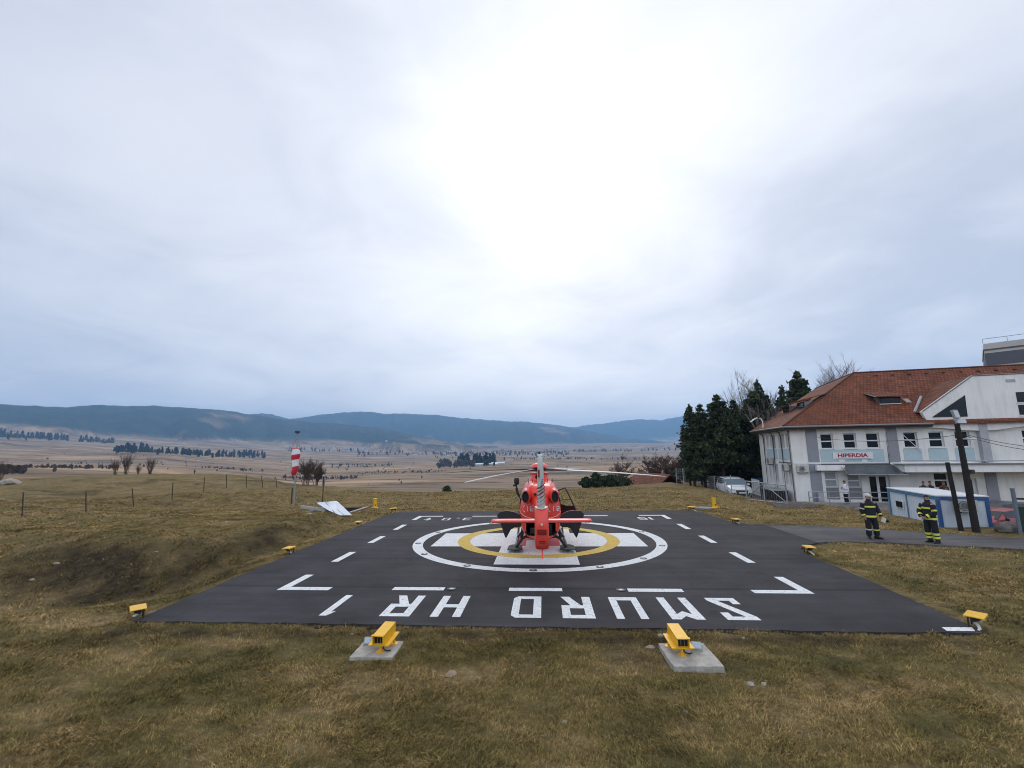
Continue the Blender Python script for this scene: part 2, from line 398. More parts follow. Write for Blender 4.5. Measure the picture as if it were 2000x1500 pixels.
def soil_at(x, y):
    s = np.exp(-((x+15.8)/5.6)**2-((y+4.1+0.18*(x+16))/1.7)**2)*1.25 + 0.9*np.exp(-((x+12.4)/1.2)**2-((y+0.2)/2.6)**2)
    s = s + 0.75*np.exp(-((y+10.45)/.28)**2)*(np.abs(x) < 9.7) + .6*np.exp(-((x-2.2)/.9)**2-((y+11.2)/.6)**2) + .5*np.exp(-((x+9)/1.3)**2-((y+10.9)/.5)**2)
    s = s + 0.4*sst(fbm(x*.35, y*.6, 3, 77), .10, .2)*sst(-x, 18, 24)*sst(y, 6, 12)
    return np.clip(s*(0.55+2.2*np.clip(fbm(x*1.3, y*1.3, 3, 78)+.22, 0, 1)), 0, 1)

def build_ground():
    azf = np.radians(np.arange(-62, 62.01, 0.125)); azb = np.radians(np.arange(65, 296, 3.0))
    az = np.concatenate([azf, azb]); nA = len(az)
    rs = [1.0]
    while rs[-1] < 10300:
        r = rs[-1]; st = 0.022 if r < 12 else (0.012 if r < 80 else (0.016 if r < 3000 else 0.0135)); rs.append(r*(1+st))
    rs = np.array(rs); nR = len(rs)
    A, R = np.meshgrid(az, rs)
    X = CAM.x + R*(np.cos(A)*FW0.x + np.sin(A)*RT0.x); Y = CAM.y + R*(np.cos(A)*FW0.y + np.sin(A)*RT0.y)
    Z, Fo = terrain(X, Y)
    V = np.stack([X.ravel(), Y.ravel(), Z.ravel()], 1)
    V = np.vstack([V, [[CAM.x, CAM.y, H(CAM.x, CAM.y)]]])
    i = np.arange(nR-1)[:, None]; j = np.arange(nA)[None, :]; j2 = (j+1) % nA
    idx = np.stack([i*nA+j, (i+1)*nA+j, (i+1)*nA+j2, i*nA+j2], -1).reshape(-1, 4)[:, ::-1]
    me = np_mesh('ground', V, 4, idx, M_GROUND, True)
    for nm, arr in (('forest', Fo.ravel()), ('soil', soil_at(X, Y).ravel())):
        at_ = me.attributes.new(nm, 'FLOAT', 'POINT'); at_.data.foreach_set('value', np.append(arr, 0).astype(np.float32))
    o = bpy.data.objects.new('ground', me); C.objects.link(o); struct(o)
    me.polygons.foreach_set('use_smooth', np.ones(len(me.polygons), dtype=bool))
    return o
ground = build_ground()

# haze: the air over the valley
def build_haze():
    m = bpy.data.materials.new('haze_air'); m.use_nodes = True; t = m.node_tree; t.nodes.clear()
    o_ = t.nodes.new('ShaderNodeOutputMaterial'); v = t.nodes.new('ShaderNodeVolumePrincipled'); t.links.new(v.outputs[0], o_.inputs['Volume'])
    v.inputs['Color'].default_value = (0.33, 0.62, 1.0, 1); v.inputs['Density'].default_value = 0.00016; v.inputs['Anisotropy'].default_value = 0.2
    b = MB().bx(-10700, 10700, -10700, 10700, -75, 760)
    o = b.build('haze', m); stuff(o); return o
haze = build_haze()
# ------------------------------------------------------------------ materials
WHITE = (0.78, 0.79, 0.79)
def asphalt_material(name, base, paint=False):
    m = bpy.data.materials.new(name); m.use_nodes = True; t = m.node_tree; b = t.nodes['Principled BSDF']; ln = t.links.new
    b.inputs['Roughness'].default_value = 0.82; b.inputs['Specular IOR Level'].default_value = 0.16
    geo = t.nodes.new('ShaderNodeNewGeometry')
    def noise(sc, det=6, ro=.65, st=(1,1,1)):
        mp = t.nodes.new('ShaderNodeMapping'); ln(geo.outputs['Position'], mp.inputs[0]); mp.inputs['Scale'].default_value = st
        q = t.nodes.new('ShaderNodeTexNoise'); q.inputs['Scale'].default_value = sc; q.inputs['Detail'].default_value = det; q.inputs['Roughness'].default_value = ro
        ln(mp.outputs[0], q.inputs['Vector']); return q.outputs['Fac']
    def ramp(f, *st):
        r = t.nodes.new('ShaderNodeValToRGB'); ln(f, r.inputs[0]); e = r.color_ramp
        e.elements[0].position, e.elements[0].color = st[0][0], (*st[0][1], 1); e.elements[1].position, e.elements[1].color = st[-1][0], (*st[-1][1], 1)
        for p_, c_ in st[1:-1]: e.elements.new(p_).color = (*c_, 1)
        return r.outputs[0]
    def mul(a_, b_, f=1.0, mode='MULTIPLY'):
        q = t.nodes.new('ShaderNodeMix'); q.data_type = 'RGBA'; q.blend_type = mode
        if isinstance(f, float): q.inputs['Factor'].default_value = f
        else: ln(f, q.inputs['Factor'])
        ln(a_, q.inputs['A']); ln(b_, q.inputs['B']); return q.outputs['Result']
    lo = tuple(c*0.66 for c in base); hi = tuple(c*1.36 for c in base)
    asp = ramp(noise(0.33, 7, .66), (.34, lo), (.66, hi))
    asp = mul(asp, ramp(noise(0.9, 5, .6, (.18, 2.2, 1)), (.35, (.86,.86,.87)), (.65, (1.12,1.12,1.13))))
    asp = mul(asp, ramp(noise(38, 4, .8), (.3, (.55,.55,.56)), (.72, (1.55,1.52,1.5))), .8)
    # paver seams run across the pad
    wv = t.nodes.new('ShaderNodeTexWave'); wv.wave_type = 'BANDS'; wv.bands_direction = 'Y'; wv.inputs['Scale'].default_value = 0.088; wv.inputs['Distortion'].default_value = 0.25; wv.inputs['Detail'].default_value = 2; wv.inputs['Detail Scale'].default_value = .5
    ln(geo.outputs['Position'], wv.inputs['Vector'])
    asp = mul(asp, ramp(wv.outputs['Fac'], (0.0, (.66,.66,.67)), (.012, (1,1,1))))
    vo = t.nodes.new('ShaderNodeTexVoronoi'); vo.feature = 'DISTANCE_TO_EDGE'; vo.inputs['Scale'].default_value = .13
    mpv = t.nodes.new('ShaderNodeMapping'); mxv = t.nodes.new('ShaderNodeMix'); mxv.data_type = 'VECTOR'; mxv.inputs['Factor'].default_value = .06
    nv = t.nodes.new('ShaderNodeTexNoise'); nv.inputs['Scale'].default_value = 1.6; nv.inputs['Detail'].default_value = 6; ln(geo.outputs['Position'], nv.inputs['Vector']); ln(geo.outputs['Position'], mxv.inputs['A']); sc = t.nodes.new('ShaderNodeVectorMath'); sc.operation = 'SCALE'; sc.inputs['Scale'].default_value = 22; ln(nv.outputs['Color'], sc.inputs[0]); ln(sc.outputs[0], mxv.inputs['B']); ln(mxv.outputs['Result'], vo.inputs['Vector'])
    asp = mul(asp, ramp(vo.outputs['Distance'], (0.0, (.55,.55,.55)), (.0035, (1,1,1))), .8)
    # a few dark spots
    asp = mul(asp, ramp(noise(1.7, 3, .5), (.24, (.6,.6,.6)), (.31, (1,1,1))))
    col = asp
    if paint:
        pc = ramp(noise(2.2, 6, .7), (.35, tuple(c*.86 for c in paint)), (.65, paint))
        wear = ramp(noise(11, 9, .84, (1, 1.4, 1)), (.385, (0,0,0)), (.45, (1,1,1)))
        wr = t.nodes.new('ShaderNodeRGBToBW'); ln(wear, wr.inputs[0])
        col = mul(asp, pc, wr.outputs[0], 'MIX')
    ln(col, b.inputs['Base Color'])
    bp = t.nodes.new('ShaderNodeBump'); bp.inputs['Strength'].default_value = .35; bp.inputs['Distance'].default_value = .006
    ln(noise(55, 3, .8), bp.inputs['Height']); ln(bp.outputs[0], b.inputs['Normal'])
    return m
M_ASPH = asphalt_material('asphalt', (0.041, 0.0385, 0.042))
M_PATH = asphalt_material('path_asphalt', (0.098, 0.093, 0.093))
M_WHITEP = asphalt_material('white_road_paint', (0.05, 0.05, 0.052), (0.80, 0.81, 0.80))
M_YELP = asphalt_material('yellow_road_paint', (0.05, 0.05, 0.052), (0.70, 0.50, 0.12))
M_REDP = asphalt_material('red_road_paint', (0.05, 0.05, 0.052), (0.60, 0.16, 0.17))
M_YEL = mat('yellow_enamel', (0.86, 0.47, 0.012), .38, var=.10, vscale=6)
M_DARK = mat('dark_metal', (0.02, 0.02, 0.022), .5)
M_BLACK = mat('matt_black', (0.008, 0.008, 0.009), .7)
M_GALV = mat('galvanised_steel', (0.34, 0.35, 0.36), .45, .6, var=.2, vscale=9)
M_CONC = mat('concrete', (0.40, 0.375, 0.33), .9, var=.22, vscale=7, bump=.4, bscale=60)
M_CONCD = mat('weathered_concrete', (0.24, 0.23, 0.215), .9, var=.28, vscale=4, bump=.4, bscale=30)
M_GLASS = mat('floodlight_glass', (0.42, 0.50, 0.55), .12, var=.1, vscale=30)
M_WHITE = mat('white_paint', (0.74, 0.75, 0.75), .5, var=.06, vscale=3)

# ------------------------------------------------------------------ landing pad (slab with a visible edge) and its paint
def arc(cx, cy, r, a0, a1, n): return [(cx+r*math.cos(rad(a0+(a1-a0)*i/n)), cy+r*math.sin(rad(a0+(a1-a0)*i/n))) for i in range(n+1)]
random.seed(4)
def jag(p, q, n, a):
    return [(p[0]+(q[0]-p[0])*i/n+(random.uniform(-a, a) if i else 0), p[1]+(q[1]-p[1])*i/n+(random.uniform(-a, a) if i else 0)) for i in range(n)]
pad_outline = (jag((-9.58,-9.96), (9.52,-10.08), 60, .04) + jag((9.52,-10.08), (9.86,-5.0), 16, .02) + jag((9.86,-5), (9.95,-2.5), 8, .02) +
    [(10.2,-1.94),(10.9,-1.17),(11.6,-.72)] + [(11.6,3.93),(10.9,3.96)] + jag((10.3,5.0),(10.2,8.0),8,.02) + [(10.0,8.9),(9.6,9.4)] +
    jag((9.3,9.56), (-8.7,9.68), 50, .02) + [(-9.35,9.45),(-9.72,8.9)] + jag((-9.82,8.4), (-9.78,-3), 30, .02) + jag((-9.78,-3), (-9.58,-9.96), 16, .02))
b = MB(); b.prism([(x, y, -0.16) for x, y in pad_outline], (0, 0, 0.16)); helipad = struct(b.build('helipad', M_ASPH))
# path that leaves the pad on the right
top = [(11.6,3.935)] + [p for p in PATH_TOP if p[0] > 11.7]; bot = [(11.6,-.72)] + [p for p in PATH_BOT if p[0] > 11.7]
pv = top + bot[::-1]
b = MB(); b.prism([(x, y, -0.16) for x, y in pv], (0, 0, 0.156)); path = struct(b.build('path', M_PATH))

ZP = 0.004
def paint(name, polys, m, z=ZP):
    b = MB()
    for p in polys: b.flat([(x, y, z) for x, y in p])
    o = b.build(name, m, helipad, recalc=False)
    for f in o.data.polygons: pass
    bm = bmesh.new(); bm.from_mesh(o.data)
    for f in bm.faces:
        f.normal_update()
        if f.normal.z < 0: f.normal_flip()
    bm.to_mesh(o.data); bm.free(); return o
def rect(x0, x1, y0, y1): return [(x0,y0),(x1,y0),(x1,y1),(x0,y1)]
def ring(ro, ri, n=160, a0=0, a1=360):
    out = []
    for i in range(n):
        p = rad(a0+(a1-a0)*i/n); q = rad(a0+(a1-a0)*(i+1)/n)
        out.append([(ro*math.cos(p), ro*math.sin(p)), (ro*math.cos(q), ro*math.sin(q)), (ri*math.cos(q), ri*math.sin(q)), (ri*math.cos(p), ri*math.sin(p))])
    return out
paint('landing_circle', ring(5.48, 5.05), M_WHITEP)
paint('cross', [rect(-4.5, 4.5, -1.5, 1.5), rect(-1.5, 1.5, -4.5, -1.5), rect(-1.5, 1.5, 1.5, 4.5)], M_WHITEP)
paint('touchdown_ring', ring(3.56, 3.02), M_YELP, 0.008)
paint('letter_h', [rect(-.96, -.5, -1.42, 1.42), rect(.48, .93, -1.42, 1.42), rect(-.5, .48, -.22, .24)], M_REDP, 0.008)
W_ = 0.27; E_ = 7.52
dashes = []
for sx in (-1, 1):
    for sy in (-1, 1):
        dashes.append([(sx*E_, sy*E_), (sx*5.97, sy*E_), (sx*5.97, sy*(E_-W_*1.1)), (sx*(E_-W_), sy*(E_-W_*1.1)), (sx*(E_-W_), sy*5.9), (sx*E_, sy*5.9)])
for s in (-1, 1):
    for c in (-3.36, 0.02, 3.36):
        dashes.append(rect(c-.755, c+.755, s*7.17 if s > 0 else -7.46, 7.43 if s > 0 else -7.17))
        dashes.append(rect(s*E_-(W_ if s > 0 else 0), s*E_+(0 if s > 0 else W_), c-.80, c+.80))
for d in dashes: paint('dash', [d], M_WHITEP)
paint('dash', [[(8.77,-9.99),(9.34,-9.985),(9.47,-9.77),(8.84,-9.78)]], M_WHITEP)

# stencil letters, drawn in a 1 wide x 2 tall cell (x right, y up as read); the words are read from the far side of the pad
def R_(x0, y0, x1, y1): return [(x0,y0),(x1,y0),(x1,y1),(x0,y1)]
s_ = .27
G = {
 'S': [R_(0,1.72,1,2), R_(.74,1.38,1,1.72), [(0,1.72),(.34,1.72),(1,.28),(.66,.28)], R_(0,0,1,.28), R_(0,.28,.26,.62)],
 'M': [R_(0,0,.27,2), R_(.73,0,1,2), [(.27,2),(.27,1.56),(.5,1.30),(.73,1.56),(.73,2),(.5,1.72)]],
 'U': [R_(0,0,.25,2), R_(.75,0,1,2), R_(.25,0,.75,.33)],
 'R': [R_(0,0,.28,2), R_(.28,1.72,1,2), R_(.74,1.14,1,1.72), R_(.28,.86,1,1.14), [(.36,.86),(.70,.86),(1.0,0),(.70,0)]],
 'D': [R_(0,0,.27,2), [(.27,0),(.85,0),(1,.2),(.74,.3),(.68,.27),(.27,.27)], [(.27,2),(.85,2),(1,1.8),(.74,1.7),(.68,1.73),(.27,1.73)], [(.74,.3),(1,.2),(1,1.8),(.74,1.7)]],
 'H': [R_(0,0,.27,2), R_(.73,0,1,2), R_(.27,.86,.73,1.16)],
 '1': [R_(.62,0,.9,2), [(.62,2),(.62,1.66),(.46,1.6),(.50,1.72)]],
 '0': [R_(0,0,.24,2), R_(.76,0,1,2), R_(.24,0,.76,.26), R_(.24,1.74,.76,2)],
 '.': [R_(.3,0,.7,.34)],
 '3': [R_(.76,0,1,2), R_(0,0,.76,.28), R_(0,1.72,.76,2), R_(.2,.88,.76,1.14)],
 '5': [R_(0,1.72,1,2), R_(0,.9,.26,1.72), R_(.26,.9,1,1.16), R_(.74,0,1,.9), R_(0,0,.74,.28)],
 't': [R_(.34,0,.6,2), R_(.06,1.3,.34,1.56), R_(.6,1.3,.98,1.56), R_(.6,0,.98,.26)],
 '2': [R_(0,1.72,1,2), R_(.74,1.14,1,1.72), R_(0,.86,1,1.14), R_(0,.28,.26,.86), R_(0,0,1,.28)],
}
def word(name, chars, y_base, hgt):
    """chars: (glyph, left edge as read -> world x of that edge, width); text is turned half round"""
    for g, x, wd in chars:
        polys = [[(x - px*wd, y_base - py*hgt/2) for px, py in p] for p in G[g]]
        paint('letter' if g.isalpha() else ('numeral' if g != '.' else 'point'), polys, M_WHITEP)
word('name', [('S',5.21,.74),('M',3.98,.76),('U',2.70,.74),('R',1.47,.77),('D',.19,.73),('H',-1.74,.74),('R',-2.98,.75),('1',-4.62,.68)], -7.94, 1.56)
word('mass', [('3',-4.03,.46),('.',-4.6,.5),('0',-5.28,.45),('t',-6.36,.46)], 6.62, .88)
word('size', [('1',6.76,.5),('5',6.16,.47)], 6.56, .86)
# inset lamps in the painted circle and along the dashed square
def inset(x, y, i):
    t = thing('inset_light', '', 'light', (x, y, 0.0))
    MB().lathe([(.13,.005),(.13,.018),(.085,.026),(.085,.014),(.0,.014)], n=18).build('rim', M_DARK, t, smooth=True)
    MB().lathe([(.075,.015),(.06,.028),(.0,.032)], n=14).build('lens', M_GLASS, t, smooth=True); return t
side = {0:'right', 1:'far right', 2:'far right', 3:'far', 4:'far left', 5:'far left', 6:'left', 7:'near left', 8:'near left', 9:'near', 10:'near right', 11:'near right'}
pts = [(5.27*math.cos(rad(a)), 5.27*math.sin(rad(a))) for a in (-170,-146,-117,-91,-66,-43,-15,20,60,120,160)]
lab = ['on the left edge of the white circle beside the cross arm', 'on the white circle left of the near cross arm', 'on the white circle just left of the near cross arm tip', 'on the white circle straight in front of the near cross arm', 'on the white circle just right of the near cross arm', 'on the white circle between near and right cross arms', 'on the right edge of the white circle beside the cross arm', 'on the white circle behind the right cross arm', 'on the far side of the white circle to the right of the helicopter', 'on the far side of the white circle to the left of the helicopter', 'on the white circle behind the left cross arm']
for i, (p, l) in enumerate(zip(pts, lab)):
    o = inset(*p, i); o['label'] = 'inset light ' + l; o['group'] = 'lights set into the landing pad'
for p, l in (((-2.40,-7.33), 'small round inset light beside the near dash above the letters HR'), ((2.42,-7.32), 'small round inset light beside the near dash above the letter U')):
    o = inset(*p, 1); o['label'] = l; o['group'] = 'lights set into the landing pad'

# ------------------------------------------------------------------ yellow edge lights
def edge_light(x, y, rz, label, lift=0.0):
    t = thing('edge_light', label, 'light', (x, y, lift), rz, 'yellow edge lights round the pad')
    b = MB(); b.box((0,0,.262), (.50,.32,.018)); b.box((0,-.15,.243), (.50,.018,.034)); b.box((0,.15,.243),(.50,.018,.034)); b.build('hood', M_YEL, t, bevel=.004)
    [MB().tube(q_, .016).build('stand', M_DARK, t) for q_ in ([(.16,.11,0),(.16,.11,.25)], [(-.14,.11,0),(-.12,.11,.25)])]
    MB().box((0,-.0,.19), (.3,.14,.08), (rad(-25),0,0)).build('lamp_housing', M_DARK, t, bevel=.01)
    MB().box((0,-.076,.170), (.24,.006,.06), (rad(-25),0,0)).build('lens', M_GLASS, t)
    MB().tube([(.0,.05,.17),(-.03,.02,.11),(-.07,-.03,.06),(-.16,-.06,.03),(-.26,-.05,.0)], .028, 8).build('conduit', M_WHITE, t, smooth=True)
    return t
EL = [(-9.72,-9.72, rad(-45),'yellow hooded edge light at the near left corner of the pad'), (-9.93,-2.78, rad(-90),'yellow hooded edge light halfway along the left edge of the pad'),
      (-9.9,3.86, rad(-90),'yellow hooded edge light on the left edge near the white tarpaulin pit'), (-9.95,9.75, rad(-135),'yellow hooded edge light at the far left corner of the pad'),
      (9.83,9.62, rad(135),'yellow hooded edge light at the far right corner of the pad'), (10.42,4.35, rad(100),'yellow hooded edge light where the path leaves the far side of the pad'),
      (10.18,-2.6, rad(80),'yellow hooded edge light where the path leaves the near side of the pad'), (9.62,-9.72, rad(40),'yellow hooded edge light at the near right corner beside a white dash')]
for e_ in EL: edge_light(e_[0], e_[1], e_[2], e_[3], -0.02 if abs(e_[0]) < 9.7 else -0.04)

# ------------------------------------------------------------------ yellow approach lights on concrete slabs
def slab(x, y, rz, wd, dp, label, seed, th=.10):
    random.seed(seed); b = MB()
    n = 14; ed = []
    for p, q in (((-1,-1),(1,-1)), ((1,-1),(1,1)), ((1,1),(-1,1)), ((-1,1),(-1,-1))):
        for i in range(n):
            f = i/n; ed.append(((p[0]+(q[0]-p[0])*f)*wd/2+random.uniform(-.008,.008), (p[1]+(q[1]-p[1])*f)*dp/2+random.uniform(-.008,.008)))
    z0 = H(x, y); b.prism([(a_, c_, -.2) for a_, c_ in ed], (0, 0, .2+th)); o = b.build('concrete_slab', M_CONC, bevel=.006)
    o.location = (x, y, z0); o.rotation_euler = (0, 0, rz); tag(o, label, 'slab', 'concrete slabs on the grass before the pad'); return z0+th
def approach_light(x, y, z, rz, label):
    t = thing('approach_light', label, 'light', (x, y, z), rz, 'yellow approach lights on the slabs')
    tilt = rad(5)
    Rm = Matrix.Rotation(tilt, 3, 'X')
    def pt(p): return Rm @ Vector(p) + Vector((0,0,.17))
    b = MB(); b.box(pt((0,0,0)), (.42,.56,.022), Rm); b.build('mounting_plate', M_YEL, t, bevel=.003)
    b = MB()  # box tube, open at the front
    for p, d in (((0,.0,.185),(.23,.62,.016)), ((-.107,.0,.1),(.016,.62,.17)), ((.107,.0,.1),(.016,.62,.17)), ((0,.0,.021),(.23,.62,.016)), ((0,.30,.1),(.2,.016,.17))): b.box(pt(p), d, Rm)
    b.box(pt((0,-.30,.2)), (.25,.06,.012), Rm); b.build('housing', M_YEL, t, bevel=.002)
    MB().box(pt((0,-.235,.1)), (.19,.012,.145), Rm).build('lens', M_BLACK, t)
    MB().box(pt((-.03,-.245,.1)), (.008,.01,.145), Rm).box(pt((.035,-.245,.1)), (.006,.01,.145), Rm).build('lens_bar', M_GALV, t)
    for sx, sy in ((0,-.19),(-.13,.2),(.13,.2)):
        MB().tube([(sx,sy,0),(sx,sy,.15)], .022).build('leg', M_YEL, t)
        MB().lathe([(.0,.0),(.075,.0),(.075,.012),(.03,.02),(.03,.05),(.0,.05)], (sx,sy,0), 14).build('foot', M_YEL, t, smooth=True)
    MB().tube([(.02,-.12,.10),(.07,-.16,.03),(.14,-.18,.018),(.2,-.14,.016)], .011).build('cable', M_BLACK, t, smooth=True)
    return t
def floodlight(x, y, z, rz, label):
    t = thing('floodlight', label, 'floodlight', (x, y, z), rz, 'small floodlights on the slabs')
    Rm = Matrix.Rotation(rad(-38), 3, 'X')
    MB().box((0,0,.10), (.19,.05,.14), Rm).build('housing', M_GALV, t, bevel=.006)
    MB().box(Vector((0,0,.10))+Rm @ Vector((0,-.029,0)), (.155,.008,.108), Rm).build('lens', M_GLASS, t)
    MB().tube([(-.105,0,.10),(-.105,.0,.01),(.105,.0,.01),(.105,0,.10)], .009).build('bracket', M_GALV, t)
    return t
z = slab(-3.08, -11.28, rad(1), .84, .74, 'thin concrete slab under the left yellow approach light', 1, .055)
approach_light(-2.97, -11.22, z, rad(-4), 'yellow box shaped approach light on the left concrete slab')
floodlight(-3.31, -11.16, z, rad(6), 'small grey floodlight left of the yellow box on the left slab')
z = slab(3.02, -11.33, rad(2), .90, .98, 'thicker concrete slab under the right yellow approach light', 2, .10)
approach_light(2.87, -11.18, z, rad(2), 'yellow box shaped approach light on the right concrete slab')
floodlight(3.20, -11.20, z, rad(-8), 'small grey floodlight right of the yellow box on the right slab')

# yellow posts
def yellow_post(x, y, label, box=False):
    z = H(x, y)
    t = thing('yellow_post', label, 'post', (x, y, z), 0, 'yellow posts behind the pad')
    MB().lathe([(.0,.02),(.115,.02),(.115,.62),(.0,.62)], n=20).build('shaft', M_YEL, t, smooth=True)
    MB().lathe([(.0,.62),(.15,.62),(.15,.67),(.0,.69)], n=20).build('cap', M_YEL, t, smooth=True)
    MB().lathe([(.0,-.06),(.23,-.06),(.23,.02),(.15,.04),(.115,.12),(.0,.12)], n=20).build('base', M_YEL, t, smooth=True)
    MB().box((.06,-.115,.22), (.07,.05,.08)).build('knob', M_DARK, t, bevel=.01)
    if box: MB().prism([(.11,-.1,0),(.34,-.1,0),(.30,-.1,.1),(.11,-.1,.22)], (0,.18,0)).build('brace', M_YEL, t)
    return t
yellow_post(-12.2, 12.35, 'yellow round post behind the far left corner beside the concrete pit')
yellow_post(11.85, 11.3, 'yellow round post behind the far right corner beside the dark manhole ring', True)
t = thing('manhole', 'dark round manhole ring lying in the grass beside the yellow post', 'manhole', (10.95, 10.75, H(10.95,10.75)))
MB().lathe([(.42,-.05),(.52,-.05),(.52,.10),(.42,.10)], n=24).build('ring', M_CONCD, t, smooth=True)
MB().lathe([(.0,.05),(.42,.05),(.42,.075),(.0,.075)], n=24).build('cover', M_DARK, t, smooth=True)
# ------------------------------------------------------------------ clinic building (local frame: x along the front, y into the building)
BC = Vector((20.192, 16.759, 0)); BA = rad(-9.603)
M_WALL = mat('cream_render', (0.78, 0.77, 0.735), .9, var=.05, vscale=.9, bump=.15, bscale=60)
M_WALLW = mat('white_render', (0.82, 0.82, 0.81), .9, var=.04, vscale=.7, bump=.15, bscale=60)
for m_ in (M_WALL, M_WALLW):
    t_ = m_.node_tree; b_ = t_.nodes['Principled BSDF']; src = b_.inputs['Base Color'].links[0].from_socket
    tc_ = t_.nodes.new('ShaderNodeTexCoord'); mp_ = t_.nodes.new('ShaderNodeMapping'); mp_.inputs['Scale'].default_value = (1.6, 1.6, .22); t_.links.new(tc_.outputs['Object'], mp_.inputs[0])
    n_ = t_.nodes.new('ShaderNodeTexNoise'); n_.inputs['Scale'].default_value = 1.1; n_.inputs['Detail'].default_value = 7; n_.inputs['Roughness'].default_value = .7; t_.links.new(mp_.outputs[0], n_.inputs['Vector'])
    r_ = t_.nodes.new('ShaderNodeValToRGB'); t_.links.new(n_.outputs['Fac'], r_.inputs[0]); r_.color_ramp.elements[0].position = .34; r_.color_ramp.elements[0].color = (.66,.64,.60,1); r_.color_ramp.elements[1].position = .52; r_.color_ramp.elements[1].color = (1,1,1,1)
    x_ = t_.nodes.new('ShaderNodeMix'); x_.data_type = 'RGBA'; x_.blend_type = 'MULTIPLY'; x_.inputs['Factor'].default_value = .4; t_.links.new(src, x_.inputs['A']); t_.links.new(r_.outputs[0], x_.inputs['B']); t_.links.new(x_.outputs['Result'], b_.inputs['Base Color'])
M_WGREY = mat('grey_render', (0.27, 0.28, 0.31), .9, var=.08, vscale=1.5)
M_WGREY2 = mat('pale_grey_render', (0.40, 0.41, 0.43), .9, var=.08, vscale=1.5)
M_BLUEP = mat('pale_blue_render', (0.42, 0.54, 0.57), .85, var=.06, vscale=1.5)
M_FRAME = mat('white_pvc', (0.72, 0.73, 0.73), .4)
M_WIN = mat('window_glass', (0.012, 0.014, 0.017), .06, spec=.35)
M_WIN2 = mat('window_blind', (0.30, 0.32, 0.34), .35, var=.1, vscale=6)
M_STONE = mat('grey_stone_cladding', (0.19, 0.195, 0.21), .9, var=.15, vscale=6)
M_ZINC = mat('zinc_gutter', (0.21, 0.215, 0.22), .45, .3)
M_DPIPE = mat('brown_grey_downpipe', (0.10, 0.095, 0.10), .6)
M_CANOPY = mat('smoked_canopy_glass', (0.09, 0.10, 0.105), .12, var=.2, vscale=2)
M_WOODD = mat('dark_boards', (0.05, 0.035, 0.026), .85, var=.3, vscale=8)
def tile_material():
    m = bpy.data.materials.new('clay_roof_tiles'); m.use_nodes = True; t = m.node_tree; b = t.nodes['Principled BSDF']; ln = t.links.new
    b.inputs['Roughness'].default_value = .85
    at_ = t.nodes.new('ShaderNodeTexCoord')
    def wave(dirn, sc, prof='SAW'):
        w_ = t.nodes.new('ShaderNodeTexWave'); w_.wave_type = 'BANDS'; w_.bands_direction = dirn; w_.wave_profile = prof; w_.inputs['Scale'].default_value = sc; w_.inputs['Distortion'].default_value = .15; w_.inputs['Detail'].default_value = 1
        ln(at_.outputs['UV'], w_.inputs['Vector']); return w_.outputs['Fac']
    def noise(sc, det=6, vec='UV'):
        q = t.nodes.new('ShaderNodeTexNoise'); q.inputs['Scale'].default_value = sc; q.inputs['Detail'].default_value = det; q.inputs['Roughness'].default_value = .7
        ln(at_.outputs[vec], q.inputs['Vector']); return q.outputs['Fac']
    def ramp(f, *st):
        r = t.nodes.new('ShaderNodeValToRGB'); ln(f, r.inputs[0]); e = r.color_ramp
        e.elements[0].position, e.elements[0].color = st[0][0], (*st[0][1], 1); e.elements[1].position, e.elements[1].color = st[-1][0], (*st[-1][1], 1)
        for p_, c_ in st[1:-1]: e.elements.new(p_).color = (*c_, 1)
        return r.outputs[0]
    def mul(a_, b_, f=1.0, mode='MULTIPLY'):
        q = t.nodes.new('ShaderNodeMix'); q.data_type = 'RGBA'; q.blend_type = mode; q.inputs['Factor'].default_value = f; ln(a_, q.inputs['A']); ln(b_, q.inputs['B']); return q.outputs['Result']
    base = ramp(noise(.55), (.3, (0.17,0.052,0.026)), (.5, (0.235,0.073,0.034)), (.7, (0.30,0.096,0.044)))
    br = t.nodes.new('ShaderNodeTexBrick'); br.inputs['Scale'].default_value = 1; br.inputs['Brick Width'].default_value = .26; br.inputs['Row Height'].default_value = .30; br.inputs['Mortar Size'].default_value = .03; br.inputs['Color1'].default_value = (.75,.75,.75,1); br.inputs['Color2'].default_value = (1.3,1.25,1.2,1); br.inputs['Mortar'].default_value = (.35,.33,.33,1)
    ln(at_.outputs['UV'], br.inputs['Vector'])
    c = mul(base, br.outputs['Color'], .9)
    c = mul(c, ramp(noise(1.6), (.42, (1,1,1)), (.66, (.55,.58,.50))), 1.0)
    ln(c, b.inputs['Base Color'])
    bp = t.nodes.new('ShaderNodeBump'); bp.inputs['Strength'].default_value = .9; bp.inputs['Distance'].default_value = .05
    ln(wave('Y', 1/.30/6.2832*6.2832/1.0*.5), bp.inputs['Height']); ln(bp.outputs[0], b.inputs['Normal'])
    return m
M_TILE = tile_material()
def uv_planar(o, ups):
    """each face gets UVs in metres along its horizontal and its slope"""
    me = o.data; uv = me.uv_layers.new(name='UVMap')
    for f in me.polygons:
        n = f.normal; h = Vector((0,0,1)).cross(n)
        h = h.normalized() if h.length > 1e-4 else Vector((1,0,0)); v = n.cross(h).normalized()
        for li in f.loop_indices:
            p = me.vertices[me.loops[li].vertex_index].co; uv.data[li].uv = (p.dot(h), p.dot(v))
clinic = thing('clinic_building', 'cream two storey clinic with red tiled hip roof and pale blue panels', 'building', BC, BA)
def P(b, name, m, parent=clinic, **k): return b.build(name, m, parent, **k)
BW, BD, EZ, BASE = 24.0, 8.3, 5.62, -1.6
FV = 9.0
b = MB()
